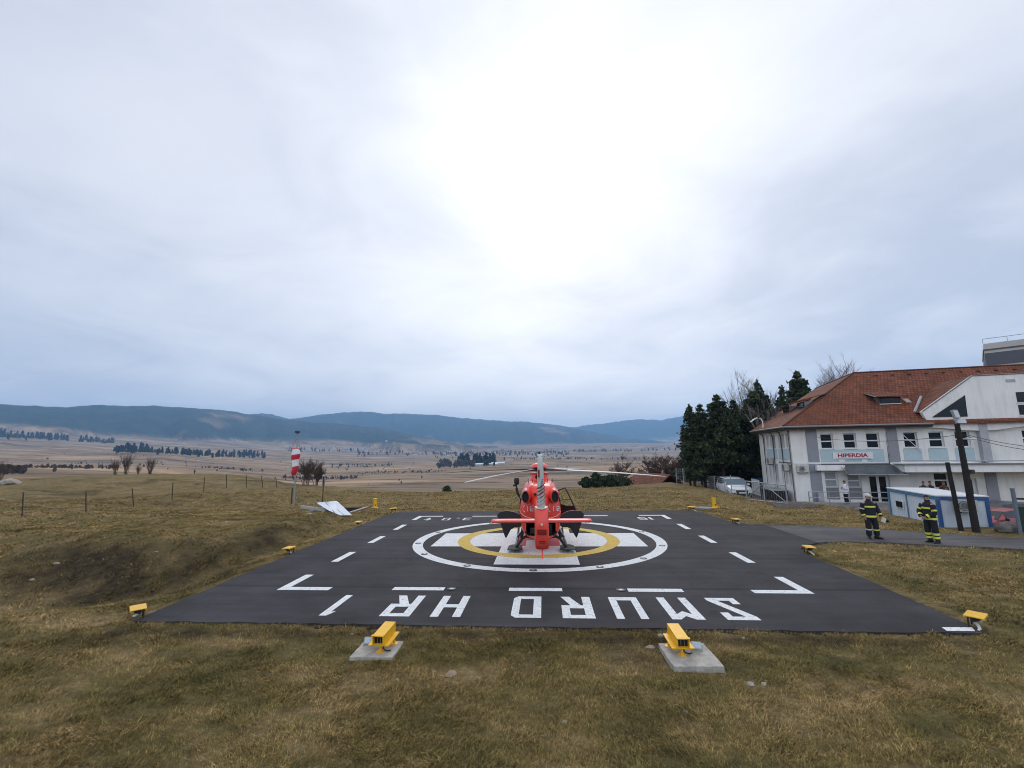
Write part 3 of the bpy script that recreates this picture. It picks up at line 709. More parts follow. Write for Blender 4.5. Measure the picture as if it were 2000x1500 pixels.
# front wall is built from piers and panels so that windows sit in real openings
WINS = [(2.15,3.02),(3.75,4.61),(5.3,6.17),(7.77,8.66),(9.39,10.32),(11.03,11.95),(15.1,16.0),(16.9,17.8),(19.4,20.3)]
WZ0, WZ1 = 3.78, 4.96
GW = [(2.13,3.03,-.12,2.0),(3.68,4.58,-.1,1.84),(5.02,6.46,-1.0,1.72),(9.32,10.24,.77,1.92),(11.03,11.9,-.7,1.5),(15.2,16.1,.7,1.9)]
def wall_with_holes(b, u0, u1, z0, z1, holes, v0, v1, mi=0):
    hs = sorted(holes); us = [u0]
    zs = sorted(set([z0, z1] + [h[2] for h in hs] + [h[3] for h in hs]))
    cuts = sorted(set([u0, u1] + [h[0] for h in hs] + [h[1] for h in hs]))
    for i in range(len(cuts)-1):
        a_, c_ = cuts[i], cuts[i+1]; segs = [(z0, z1)]
        for h in hs:
            if h[0] <= a_+1e-6 and h[1] >= c_-1e-6:
                ns = []
                for s0, s1 in segs:
                    if h[2] > s0: ns.append((s0, min(h[2], s1)))
                    if h[3] < s1: ns.append((max(h[3], s0), s1))
                segs = [s for s in ns if s[1]-s[0] > 1e-4]
        for s0, s1 in segs: b.bx(a_, c_, v0, v1, s0, s1, mi)
wall_with_holes(b, 0, BW, BASE, EZ-.1, [(a_, c_, WZ0, WZ1) for a_, c_ in WINS] + GW, 0, .35)
# side wall with tall window strips
SW = [(.45,1.0),(1.35,1.9),(2.25,2.8),(3.6,4.15),(4.5,5.05),(5.45,6.0)]
SH = [(a_, c_, 3.9, 5.05) for a_, c_ in SW] + [(a_, c_, .9, 2.5) for a_, c_ in SW]
bs = MB(); wall_with_holes(bs, .35, BD, BASE, EZ-.1, SH, 0, .35)
for v in bs.v: pass
b.add([(v[1], v[0], v[2]) for v in bs.v], bs.f)
b.bx(.35, BW, BD-.3, BD, BASE, EZ-.1); b.bx(BW-.3, BW, .35, BD-.3, BASE, EZ-.1); b.bx(.35, BW-.3, .35, BD-.3, 2.3, 2.5)
P(b, 'wall', M_WALL)
def window(a_, c_, z0, z1, v=0.16, style=0, axis='u'):
    """frame and glass in an opening of the front (axis u) or of the side wall (axis v)"""
    def mp(b): 
        if axis == 'v': b.v = [(p[1], p[0], p[2]) for p in b.v]
        return b
    t_ = .075; f = MB()
    f.bx(a_, a_+t_, v, v+.07, z0, z1); f.bx(c_-t_, c_, v, v+.07, z0, z1); f.bx(a_+t_, c_-t_, v, v+.07, z0, z0+t_); f.bx(a_+t_, c_-t_, v, v+.07, z1-t_, z1)
    if style in (0, 2): zm = z0+(z1-z0)*.5; f.bx(a_+t_, c_-t_, v-.01, v+.08, zm-.05, zm+.05)
    if style == 1: um = (a_+c_)/2; f.bx(um-.05, um+.05, v-.01, v+.08, z0+t_, z1-t_)
    fr = P(mp(f), 'window', M_FRAME)
    P(mp(MB().bx(a_+t_-.01, c_-t_+.01, v+.03, v+.045, z0+t_-.01, z1-t_+.01)), 'pane', M_WIN2 if style == 2 else M_WIN, fr)
    if axis == 'u' and style == 0: P(MB().bx(a_-.06, c_+.06, -.07, v-.005, z0-.05, z0-.003), 'sill', M_FRAME, fr)
    return fr
for a_, c_ in WINS: window(a_, c_, WZ0, WZ1)
window(2.13, 3.03, .79, 2.0, style=2); window(3.68, 4.58, .79, 1.84, style=2); window(9.32, 10.24, .77, 1.92); window(15.2, 16.1, .7, 1.9)
for a_, c_ in SW:
    window(a_, c_, 3.9, 5.05, style=3, axis='v'); window(a_, c_, .9, 2.5, style=3, axis='v')
# stone panels below the two ground floor windows
for a_, c_ in ((2.13,3.03),(3.68,4.58)): P(MB().bx(a_, c_, .10, .2, -.12 if a_ < 3 else -.1, .785), 'stone_panel', M_STONE)
# doors
def door(a_, c_, z0, z1, leaves, glazed=True):
    t_ = .09; f = MB(); v = .15
    f.bx(a_, a_+t_, v, v+.08, z0, z1); f.bx(c_-t_, c_, v, v+.08, z0, z1); f.bx(a_+t_, c_-t_, v, v+.08, z1-t_, z1)
    wd = (c_-a_-2*t_)/leaves
    for i in range(leaves):
        x0 = a_+t_+i*wd; f.bx(x0, x0+.09, v+.005, v+.075, z0, z1-t_); f.bx(x0+wd-.09, x0+wd, v+.005, v+.075, z0, z1-t_); f.bx(x0+.09, x0+wd-.09, v+.005, v+.075, z0, z0+ (.75 if leaves > 1 else .2))
    d = P(f, 'door', M_FRAME); P(MB().bx(a_+t_, c_-t_, v+.03, v+.05, z0+.1, z1-t_), 'pane', M_WIN, d)
    P(MB().box(((a_+c_)/2+.06, v-.03, z0+1.05), (.03,.05,.22)), 'handle', M_GALV, d)
door(5.02, 6.46, -1.0, 1.72, 2); door(11.03, 11.9, -.7, 1.5, 1)
# pale blue panels under the upper windows, band and pilasters
for a_, c_ in ((2.02,6.33),(7.62,8.78),(9.22,10.42),(10.9,12.05)): P(MB().bx(a_, c_, -.03, -.002, 2.76, 3.70), 'blue_panel', M_BLUEP)
for a_, c_ in ((3.25,3.62),(4.78,5.15)): P(MB().bx(a_, c_, -.05, -.032, 2.76, 3.0), 'panel_strip', M_WALL)
P(MB().bx(1.12, 1.90, -.05, -.002, BASE, EZ-.12), 'pilaster', M_WGREY); P(MB().bx(6.66, 7.34, -.06, -.002, 2.74, EZ-.12), 'pilaster', M_WGREY)
P(MB().bx(12.37, 12.88, -.36, -.002, 2.66, 5.50), 'pilaster', M_WGREY2); P(MB().bx(12.42, 13.1, -.08, -.002, BASE, 1.9), 'pilaster', M_WGREY)
P(MB().bx(-.02, 1.1, -.03, -.002, BASE, -.75), 'plinth', M_CONCD)
P(MB().bx(-.0, 6.6, -.06, -.002, 2.62, 2.74), 'band', M_FRAME)
b = MB(); b.tube([(1.95,-.12,2.58),(6.55,-.12,2.60),(6.55,-.12,5.3)], .05, 8); b.tube([(6.55,-.14,5.3),(6.62,-.35,5.5),(6.9,-.5,5.55)], .05, 8); P(b, 'downpipe', M_DPIPE, smooth=True)
P(MB().tube([(7.1,-.45,5.5),(7.3,-.2,5.2),(8.75,-.12,3.45)], .022, 6), 'cable', M_FRAME)
P(MB().tube([(1.2,-.12,2.0),(3.0,-.14,2.02)], .015, 5), 'cable', M_DPIPE)
# long balcony slab with white fascia on the right, ledge on top
P(MB().bx(6.75, BW, -1.55, -.002, 2.02, 2.56), 'balcony_fascia', M_WALLW)
b = MB().bx(6.6, BW, -1.70, -.38, 2.562, 2.62); P(b, 'ledge', M_ZINC)
P(MB().tube([(6.6,-1.68,2.86),(12,-1.68,2.80),(BW,-1.68,2.80)], .035, 8), 'rail_pipe', M_GALV)
# entrance canopy of smoked glass and a small lintel box
b = MB(); b.prism([(3.1,-1.5,1.86),(6.95,-1.5,1.86),(6.6,-.07,2.58),(3.45,-.07,2.58)], (0,0,.02)); cn = P(b, 'canopy', M_CANOPY)
b = MB()
for u in (3.15, 4.4, 5.55, 6.7): b.tube([(u,-1.5,1.85),(u+.03 if u < 5 else u-.05,-.08,2.56)], .022, 6)
b.tube([(3.1,-1.5,1.85),(6.95,-1.5,1.85)], .025, 6); P(b, 'canopy_frame', M_GALV, cn)
P(MB().bx(1.5, 3.4, -.5, -.065, 2.12, 2.52), 'lintel_box', M_WALLW)
# sign with its lettering
sg = P(MB().bx(2.84, 5.54, -.10, -.04, 2.95, 3.48), 'sign', M_FRAME)
M_REDL = mat('red_lettering', (0.36, 0.012, 0.04), .5); M_BLUEL = mat('blue_lettering', (0.10, 0.14, 0.30), .5)
def text(body, size, loc, mtl, parent, bold=.0, width=None, ext=.006, name='lettering', rot=(PI/2,0,0)):
    cu = bpy.data.curves.new('lettering', 'FONT'); cu.body = body; cu.size = size; cu.offset = bold; cu.extrude = ext; cu.align_x = 'CENTER'; cu.align_y = 'CENTER'; cu.resolution_u = 3
    tmp = bpy.data.objects.new('lettering', cu); C.objects.link(tmp)
    dg = bpy.context.evaluated_depsgraph_get(); dg.update(); me = bpy.data.meshes.new_from_object(tmp.evaluated_get(dg)); bpy.data.objects.remove(tmp); bpy.data.curves.remove(cu)
    me.materials.clear(); me.materials.append(mtl); o = bpy.data.objects.new(name, me); C.objects.link(o); o.parent = parent; o.location = loc; o.rotation_euler = rot
    if width: k = width/max(1e-6, max(v.co.x for v in me.vertices)-min(v.co.x for v in me.vertices)); o.scale = (k, 1, 1)
    return o
text('HIPERDIA', .40, (4.17, -.106, 3.245), M_REDL, sg, .014, 2.05)
P(MB().bx(2.98, 5.40, -.106, -.099, 2.995, 3.02), 'underline', M_BLUEL, sg)
# gutters and roof
AP = (7.75, 4.6+1.4, 10.6)
O_ = .6
E1 = (-O_,-O_,EZ); E2 = (-O_,8.75,EZ); MM = (6.72,11.67,9.98); A1 = (7.75,6.0,10.6)
ER = (9.45,-O_,EZ)
def roof_part(name, polys, m, th=.12):
    b = MB()
    for p in polys: b.prism([Vector(q) for q in p], (0,0,-th))
    o = P(b, name, m); uv_planar(o, None); return o
RR = (BW+O_, 6.0, 10.6); FR_ = (BW+O_, -O_, EZ)
def onslope(u, v, dz=0): return (u, v, EZ+(v+O_)*(10.6-EZ)/6.6+dz)
rf = roof_part('roof', [[E1, FR_, RR, A1], [E1, A1, MM, E2]], M_TILE)
rb = roof_part('roof_back', [[A1, RR, (BW+O_, 12.6, EZ), (10.0, 12.6, EZ), MM], [E2, MM, (10.0,12.6,EZ)]], M_TILE)
b = MB(); b.tube([E1, A1], .09, 8).tube([A1, RR], .09, 8).tube([A1, MM], .07, 8); P(b, 'ridge_tiles', M_TILE, smooth=True)
for o in (bpy.data.objects[-1:] if False else []): pass
b = MB(); b.tube([(-O_-.05,-O_-.06,EZ-.08),(9.45,-O_-.06,EZ-.08)], .075, 8); b.tube([(-O_-.06,-O_-.05,EZ-.08),(-O_-.06,8.75,EZ-.08)], .075, 8); P(b, 'gutter', M_ZINC, smooth=True)
P(MB().bx(-O_, 9.45, -O_+.02, -.002, EZ-.30, EZ-.15), 'soffit', M_WOODD); P(MB().bx(-O_, -.002, 0, 8.6, EZ-.30, EZ-.15), 'soffit', M_WOODD)
for v in (1.9, 4.0, 6.6): P(MB().tube([(-O_-.05, v, EZ-.1),(-.15, v, EZ-.45),(-.09, v, EZ-.8),(-.09, v, BASE+.3)], .055, 8), 'downpipe', M_DPIPE, smooth=True)
P(MB().tube([(-.08,.12,EZ-.3),(-.08,.12,BASE+.3)], .04, 8), 'downpipe', M_DPIPE, smooth=True)
for v0, v1 in ((.3,2.95),(3.45,6.15)): P(MB().bx(-.04, -.002, v0, v1, 2.95, 3.85), 'blue_panel', M_BLUEP)
P(MB().bx(-.06, -.002, .3, 3.0, 2.66, 2.74), 'band', M_DPIPE)
# ventilation ridge tiles
for k in range(9): P(MB().box(onslope(9.2+k*1.25, 5.35, .07), (.18,.14,.09), (rad(37),0,0)), 'vent_tile', M_TILE)
def dormer(u0, u1, vf, name='dormer', side_=False):
    """low eyebrow dormer with a flat tiled hood"""
    t_ = MB(); zb = onslope(0, vf)[2]
    pts = lambda u, v, z: ((v-.6 if False else u), v, z)
    f = MB(); f.bx(u0, u1, vf, vf+.05, zb, zb+.62); d = P(f, name, M_WOODD)
    P(MB().bx(u0+.1, u1-.1, vf-.03, vf-.002, zb+.12, zb+.5), 'pane', M_WIN, d)
    P(MB().bx(u0, u1, vf-.06, vf-.032, zb+.02, zb+.08), 'sill', M_FRAME, d)
    b = MB(); ov = .38
    hood = [(u0-ov, vf-.45, zb+.60),(u1+ov, vf-.45, zb+.60),(u1-.1, vf+1.5, zb+1.14),(u0-.9+.6, vf+1.5, zb+1.14)]
    b.prism([Vector(p) for p in hood], (0,0,.07)); hd = P(b, 'hood', M_TILE, d); uv_planar(hd, None)
    P(MB().tube([hood[0], hood[3]], .04, 6).tube([hood[1], hood[2]], .04, 6), 'verge', M_ZINC, d)
    for u in (u0, u1-.05): P(MB().prism([(u, vf, zb),(u, vf, zb+.6),(u, vf+.8, zb+.62)], (.05,0,0)), 'cheek', M_ZINC, d)
    return d
dormer(7.25, 8.75, 1.55)
# skylight
p = Vector(onslope(9.35, 1.9)); Rm = Matrix.Rotation(math.atan2(4.98, 6.6), 3, 'X')
sk = P(MB().box(p, (.42,.62,.1), Rm), 'skylight', mat('skylight_frame', (.35,.22,.14), .6)); P(MB().box(p+Rm @ Vector((0,-.05,.06)), (.3,.42,.02), Rm), 'pane', M_WIN2, sk)
# two dormers on the side slope
def side_dormer(v0, v1, u):
    sl = (10.6-EZ)/8.35; zb = EZ+(u+O_)*sl
    d = P(MB().bx(u, u+.05, v0, v1, zb, zb+.55), 'dormer', M_WOODD); P(MB().bx(u-.03, u-.002, v0+.1, v1-.1, zb+.1, zb+.42), 'pane', M_WIN, d)
    b = MB(); b.prism([(u-.5, v0-.5, zb+.54),(u+1.9, v0-.05, zb+1.15),(u+1.9, v1+.05, zb+1.15),(u-.5, v1+.5, zb+.54)], (0,0,.07)); hd = P(b, 'hood', M_TILE, d); uv_planar(hd, None)
    for v in (v0, v1-.05): P(MB().prism([(u, v, zb),(u, v, zb+.54),(u+.75, v, zb+.56)], (0,.05,0)), 'cheek', M_ZINC, d)
side_dormer(2.6, 4.1, 2.2); side_dormer(5.6, 7.1, 2.0)
# gabled wing standing a little proud of the front
b = MB(); g0 = -.32
poly = [(9.0,g0,6.46),(12.5,g0,9.02),(17.6,g0,9.04),(21.2,g0,6.46),(21.2,g0,5.22),(15.1,g0,5.22),(13.6,g0,5.0),(12.6,g0,4.95),(11.6,g0,5.0),(10.4,g0,5.18),(9.45,g0,5.27)]
b.prism([Vector(p) for p in poly], (0,.3,0)); P(b, 'gable_wall', M_WALLW)
b = MB(); b.prism([(8.98,g0+.31,6.40),(12.5,g0+.31,8.97),(12.5,4.2,8.97),(8.98,.75,6.40)], (0,0,.05)); b.prism([(12.5,g0+.31,8.97),(17.6,g0+.31,8.98),(17.6,4.2,8.98),(12.5,4.2,8.97)], (0,0,.05)); b.prism([(17.6,g0+.31,8.98),(21.2,g0+.31,6.4),(21.2,.75,6.4),(17.6,4.2,8.98)], (0,0,.05))
o = P(b, 'wing_roof', M_TILE); uv_planar(o, None)
P(MB().tube([(9.05,g0-.02,6.50),(12.5,g0-.02,9.05),(17.6,g0-.02,9.07)], .05, 6), 'verge', M_ZINC)
P(MB().tube([(9.0,.55,6.5),(10.6,2.35,7.85)], .10, 6), 'valley_flashing', M_WGREY2)
b = MB(); b.prism([(9.65,g0-.015,6.04),(11.86,g0-.015,7.58),(11.8,g0-.015,6.03)], (0,.013,0)); tw = P(b, 'window', M_WIN)
P(MB().tube([(9.65,g0-.02,6.04),(11.86,g0-.02,7.58),(11.8,g0-.02,6.03),(9.65,g0-.02,6.04)], .028, 6).tube([(10.9,g0-.02,6.03),(10.9,g0-.02,6.9)], .02, 6), 'frame', M_WOODD, tw)
for z0, z1 in ((6.95,7.69),(6.03,6.75)):
    wn = P(MB().bx(14.95, 16.1, g0-.02, g0-.002, z0, z1), 'window', M_WIN); P(MB().bx(14.9, 16.15, g0-.05, g0-.003, z0-.08, z0-.002), 'sill', M_FRAME, wn)
P(MB().bx(14.5, 15.05, g0-.03, g0-.002, 8.45, 8.66), 'wall_plate', M_WGREY2)
# air conditioners on the end panel
M_AC = mat('aged_white_casing', (0.50, 0.49, 0.44), .6, var=.1, vscale=8)
def aircon(parent_loc, rz, label, sc=1.0):
    t = thing('air_conditioner', label, 'air conditioner', parent_loc, rz, 'air conditioners on the walls'); t.scale = (sc,)*3
    MB().bx(-.40,.40,-.30,-.02,-.28,.28).build('casing', M_AC, t, bevel=.015)
    MB().lathe([(.0,-.312),(.21,-.312),(.23,-.302),(.0,-.302)], (-.10,0,0), 20, axis='y').build('fan_grille', M_DARK, t)
    b = MB()
    for r in (.07,.14,.20): b.lathe([(r,-.325),(r+.012,-.325),(r+.012,-.313),(r,-.313)], (-.10,0,0), 20, axis='y')
    stuff_ = b.build('grille_ring', M_GALV, t)
    MB().bx(-.3,-.26,-.32,0,-.34,-.285).bx(.26,.3,-.32,0,-.34,-.285).build('bracket', M_DARK, t); return t
def bl(u, v, z): return BC + Vector((u*math.cos(BA)-v*math.sin(BA), u*math.sin(BA)+v*math.cos(BA), z))
aircon(bl(.60,-.035,2.25), BA, 'beige air conditioner at the clinic corner nearest the grey pilaster')
aircon(bl(-.10,.95,2.35), BA-PI/2, 'beige air conditioner just round the clinic corner on the side wall')
aircon(bl(-.10,4.75,2.75), BA-PI/2, 'air conditioner high on the middle of the clinic side wall between downpipes')
# dish lamps on the roof edge
t = thing('roof_lamp', 'curved white lamp arm sticking up from the roof of the clinic side', 'lamp', bl(-.3, 5.6, EZ+.15), BA)
MB().tube([(0,0,-.1),(0,0,.6),(-.1,0,.85),(-.45,0,.95),(-.85,0,.75)], .06, 8).build('arm', M_FRAME, t, smooth=True); MB().box((-.9,0,.68),(.35,.2,.1),(0,-.5,0)).build('lamp_head', M_FRAME, t, bevel=.02)

# ------------------------------------------------------------------ terrace, retaining wall, railing
TZ = -.28
t = MB(); t.bx(-.4, 9.0, -2.6, -.06, -1.9, TZ); o = t.build('terrace', M_CONCD); o.location = BC; o.rotation_euler = (0,0,BA); struct(o)
rl = thing('railing', 'grey tubular railing along the terrace in front of the clinic', 'railing', BC, BA)
for u in (.0, 1.3, 2.6, 3.9, 5.2, 6.2): MB().tube([(u,-2.5,TZ-.2),(u,-2.5,TZ+.98)], .04, 8).build('post', M_GALV, rl)
for z in (.95, .55, .2): MB().tube([(0,-2.5,TZ+z),(6.2,-2.5,TZ+z),(7.1,-2.5,TZ+z-.35)], .03, 6).build('rail', M_GALV, rl)
# light blue dented drum by the pilaster is left as a grey box of pipes at the corner
bx_ = thing('utility_box', 'tall grey utility box at the foot of the grey corner pilaster', 'utility box', bl(1.55,-.35,TZ), BA); MB().bx(-.2,.2,-.12,.12,0,.75).build('cabinet', M_GALV, bx_, bevel=.01); MB().bx(-.16,.16,-.135,-.122,.08,.68).build('door', M_WGREY2, bx_)

# ------------------------------------------------------------------ far tall block
tw = thing('tower_block', 'tall pale hospital block with dark grey band rising behind the clinic roof', 'building', (81.86, 65.06, -2), rad(-42))
M_TW = mat('pale_panels', (0.52,0.50,0.47), .9, var=.05, vscale=.2); M_TWG = mat('dark_grey_band', (0.10,0.105,0.13), .8)
MB().bx(0, 34, 0, 16, 0, 24.4).build('wall', M_TW, tw)
MB().bx(-.12, 34.1, -.12, 16.1, 23.1, 23.35).build('cornice', M_TWG, tw)
for k in range(7):
    z1 = 22.6-k*3.3
    MB().bx(-.06, 11.5, -.06, 16.05, z1-2.3, z1).build('grey_band', M_TWG, tw)
    for q in range(6):
        f = MB().bx(12+q*3.4, 14.9+q*3.4, -.08, .02, z1-2.0, z1-.1).build('window', M_FRAME, tw); MB().bx(12.15+q*3.4, 14.75+q*3.4, -.1, -.082, z1-1.85, z1-.25).build('pane', M_WIN, f)
b = MB().tube([(0,0,25.3),(34,0,25.3)], .05, 6)
for q in range(12): b.tube([(q*3.05,0,24.4),(q*3.05,0,25.3)], .04, 6)
b.build('roof_rail', M_GALV, tw)
# ------------------------------------------------------------------ site cabin
M_CABW = mat('cabin_white_panel', (0.60, 0.67, 0.74), .5, var=.04, vscale=2); M_CABB = mat('cabin_blue_frame', (0.035, 0.10, 0.27), .45, var=.1, vscale=3); M_CABT = mat('cabin_teal_frame', (0.06, 0.20, 0.33), .45, var=.1, vscale=3); M_CABR = mat('cabin_roof_sheet', (0.70,0.71,0.72), .5, var=.06, vscale=2)
cA = Vector((19.62, 3.2, 0)); cB = Vector((20.83, 8.05, 0)); dv = (cB-cA); Lc = dv.length; ca = math.atan2(dv.y, dv.x)
CZ = -1.25; CH = 1.42
cabin = thing('site_cabin', 'white flat roofed site cabin with blue frame in front of the clinic', 'cabin', (cA.x, cA.y, 0), ca)   # x along the long side, -y to the right of it
CWd = 2.02
MB().bx(.05, Lc-.05, -CWd+.05, -.05, CZ, CH-.16).build('wall', M_CABW, cabin)
b = MB()
for k in range(1, 26): b.box((Lc*k/26, -.046, (CZ+CH)/2-.1), (.02,.012,CH-CZ-.3))
for k in range(1, 11): b.box((.046, -CWd*k/11, (CZ+CH)/2-.1), (.012,.02,CH-CZ-.3))
o = b.build('panel_rib', M_CABW, cabin); o['kind'] = 'stuff'
for x, y, m in ((0,0,M_CABB),(Lc,0,M_CABT),(0,-CWd,M_CABB),(Lc,-CWd,M_CABT)):
    MB().bx(x-(.0 if x == 0 else .14), x+(.14 if x == 0 else 0), y-(.14 if y == 0 else 0), y+(0 if y == 0 else .14), CZ, CH-.17).build('corner_post', m, cabin)
MB().bx(0, Lc, -.14, 0.005, CH-.17, CH).build('top_beam', M_CABT, cabin); MB().bx(0, Lc, -CWd, -CWd+.14, CH-.17, CH).build('top_beam', M_CABT, cabin)
MB().bx(-.004, .14, -CWd, -.142, CH-.17, CH).build('top_beam', M_CABB, cabin); MB().bx(Lc-.14, Lc, -CWd+.14, -.142, CH-.17, CH).build('top_beam', M_CABT, cabin)
MB().bx(Lc*.58, Lc*.58+.07, -.06, .008, CZ, CH-.18).build('batten', mat('cabin_grey_batten',(.16,.22,.28),.5), cabin)
b = MB(); b.prism([(-.03,.03,CH+.002),(Lc+.03,.03,CH+.002),(Lc+.03,-CWd-.03,CH+.002),(-.03,-CWd-.03,CH+.002)], (0,0,.05)); b.build('roof', M_CABR, cabin)
for x0, z0 in ((.75,.38),(3.3,.42)):
    f = MB().bx(x0, x0+.85, -.03, .02, z0, z0+.42).build('window', M_FRAME, cabin); MB().bx(x0+.06, x0+.79, .021, .026, z0+.05, z0+.37).build('pane', M_WIN, f)
    b = MB()
    for q in range(1, 5): b.box((x0+.85*q/5, .04, z0+.21), (.015,.012,.42))
    b.build('grille', M_DARK, f)
def cl_(x, y, z):
    return Vector((cA.x+x*math.cos(ca)-y*math.sin(ca), cA.y+x*math.sin(ca)+y*math.cos(ca), z))
aircon(cl_(-.03, -1.0, 1.02), ca-PI/2, 'white air conditioner on the end wall of the site cabin', 1.0)

# ------------------------------------------------------------------ poles with floodlights
M_POLE = mat('tarred_wood', (0.018, 0.015, 0.014), .9, var=.35, vscale=12, bump=.5, bscale=30)
def pole(base, topp, r0, r1, label, name='pole'):
    t = thing(name, label, 'pole', base)
    d = Vector(topp)-Vector(base)
    MB().tube([(0,0,-.4), d*.5, d], [r0, (r0+r1)/2, r1], 12).build('shaft', M_POLE, t, smooth=True); return t, d
B1 = at(1876, 1027, 21.6); T1 = at(1850, 903, 21.6)
pole(B1, T1, .10, .085, 'short black wooden pole standing before the cabin end wall', 'pole')
B2 = at(1906, 1032, 21.2); T2 = at(1869, 828, 21.2)
t, d = pole(B2, T2, .15, .10, 'tall black wooden pole with two floodlights on top', 'lamp_pole')
for k, (px, py, sx, sy, rz) in enumerate(((1866,809,.30,.42,.25),(1876,823,.42,.22,-.05))):
    p = at(px, py, 21.15)-B2
    h = MB().box(p, (sx,.12,sy), (rad(-12),0,rz)).build('floodlight', M_GALV, t, bevel=.012); MB().box(p+Vector((0,-.068,0)), (sx*.82,.012,sy*.8), (rad(-12),0,rz)).build('lens', mat('floodlight_lens',(.55,.56,.58),.2), h)
p = at(1892, 857, 21.0)-B2; MB().tube([at(1880,858,21.2)-B2, p], .025).build('arm', M_GALV, t); MB().box(p+Vector((.1,0,0)), (.42,.14,.06), (0,.15,0)).build('street_lamp_head', M_FRAME, t, bevel=.02)
p = at(1896, 921, 21.1)-B2; MB().box(p, (.24,.2,.18), (0,0,.4)).build('junction_box', M_DARK, t, bevel=.02)
def wire(name, a, b_, sag, label, r=.012):
    a = Vector(a); b_ = Vector(b_); pts = [a.lerp(b_, i/14)-Vector((0,0,sag*4*(i/14)*(1-i/14))) for i in range(15)]
    o = MB().tube([p-a for p in pts], r, 5).build(name, M_DARK, smooth=True); o.location = a; tag(o, label, 'cable', 'overhead cables'); return o
PA = at(1882, 848, 21.2)
wire('overhead_cable', PA, bl(1.7,-.15,4.75), .35, 'thin black cable sagging from the tall lamp pole to the clinic corner')
wire('overhead_cable', PA+Vector((.05,0,0)), at(2080, 877, 20), .15, 'upper black cable running from the lamp pole out of the right side')
wire('overhead_cable', PA+Vector((.05,0,-.08)), at(2080, 884, 20), .18, 'lower black cable running from the lamp pole out of the right side')

# ------------------------------------------------------------------ cars
M_TYRE = mat('tyre', (0.012,0.012,0.012), .85); M_RIM = mat('alloy_rim', (0.35,0.36,0.37), .35, .7); M_CARGLASS = mat('car_glass', (0.012,0.016,0.02), .15); M_LAMPW = mat('headlamp', (0.55,0.6,0.63), .15); M_LAMPR = mat('tail_lamp', (0.35,0.01,0.01), .25); M_PLATE = mat('number_plate', (0.6,0.6,0.58), .5); M_TRIM = mat('black_trim', (0.018,0.018,0.019), .5)
def car(name, label, loc, rz, prof, wd, paintm, wheels, wr, tilt=0.0, group=None, pitch=0.0):
    """prof: stations (y, z_bottom, z_belt, z_top, half width belt, half width roof); nose at +y"""
    t = thing(name, label, 'car', loc, rz); t.rotation_euler = (pitch, tilt, rz)
    if group: t['group'] = group
    rings = []
    for y, zb, zm, zt, hw, hr in prof:
        rings.append([(-hw*.86,y,zb),(-hw,y,zb+.12),(-hw*1.0,y,(zb+zm)/2+.05),(-hw*.96,y,zm),(-hr,y,zt-.04),(-hr*.86,y,zt),(hr*.86,y,zt),(hr,y,zt-.04),(hw*.96,y,zm),(hw,y,(zb+zm)/2+.05),(hw,y,zb+.12),(hw*.86,y,zb)])
    body = MB().rings(rings).build('body', paintm, t, smooth=35)
    # glazing laid just outside the body between belt and roof
    def strip(i, j, side, name):
        y0, _, zm0, zt0, hw0, hr0 = prof[i]; y1, _, zm1, zt1, hw1, hr1 = prof[j]
        a = Vector((side*(hw0*.96+.006), y0, zm0+.03)); b_ = Vector((side*(hw1*.96+.006), y1, zm1+.03)); c = Vector((side*(hr1+.012), y1, zt1-.07)); d = Vector((side*(hr0+.012), y0, zt0-.07))
        MB().prism([a, b_, c, d], (side*.006, 0, 0)).build(name, M_CARGLASS, t)
    return t, prof, strip
def wheel(t, x, y, r, wdt=.21):
    wh = MB().lathe([(r*.62,-wdt/2),(r*.95,-wdt/2),(r,-wdt/3),(r,wdt/3),(r*.95,wdt/2),(r*.62,wdt/2)], (x,y,r), 22, axis='x').build('wheel', M_TYRE, t, smooth=True)
    sx = 1 if x > 0 else -1
    b = MB().lathe([(.0,-.03),(r*.64,-.03),(r*.64,.03),(.0,.03)], (x+sx*wdt*.40,y,r), 18, axis='x'); b.build('rim', M_RIM, wh)
M_SUV = mat('white_car_paint', (0.66,0.68,0.70), .25, coat=.6); M_REDCAR = mat('dark_red_car_paint', (0.30,0.018,0.024), .28, coat=.6)
sp = pos(1419, 45.5); suvz = H(*sp)
SUV = [(-2.25,.45,.85,1.0,.80,.70),(-2.2,.35,.98,1.35,.88,.66),(-1.7,.30,1.02,1.56,.92,.68),(-.4,.30,1.00,1.62,.92,.70),(.35,.30,.99,1.57,.92,.68),(.95,.30,1.0,1.10,.92,.74),(1.75,.32,.95,1.02,.92,.72),(2.18,.38,.80,.90,.86,.66),(2.32,.45,.66,.76,.74,.60)]
t, pr, st = car('parked_suv', 'white sports utility car facing us on the drive before the pines', (sp[0], sp[1], suvz), rad(174), SUV, .92, M_SUV, None, .36, pitch=rad(-2))
MB().prism([(-.80,.36,1.54),(.80,.36,1.54),(.86,1.0,1.06),(-.86,1.0,1.06)], (0,.03,.03)).build('windscreen', mat('windscreen',(.10,.15,.19),.08), t)
st(2, 3, -1, 'side_window'); st(3, 4, -1, 'side_window'); st(2, 3, 1, 'side_window'); st(3, 4, 1, 'side_window')
MB().prism([(-.50,2.30,.80),(.50,2.30,.80),(.44,2.36,.44),(-.44,2.36,.44)], (0,.012,0)).build('grille', M_TRIM, t)
for s in (-1, 1):
    MB().box((s*.68,2.21,.80), (.34,.14,.13), (0,0,-s*.35), ).build('headlight', M_LAMPW, t, bevel=.02)
    MB().box((s*.66,2.27,.48), (.28,.1,.16), (0,0,-s*.3)).build('fog_lamp', M_TRIM, t, bevel=.02)
    mr_ = MB().box((s*1.03,.75,1.10), (.22,.12,.15)).build('mirror', M_SUV, t, bevel=.03)
    for y in (1.42,-1.38): wheel(t, s*.80, y, .37, .24)
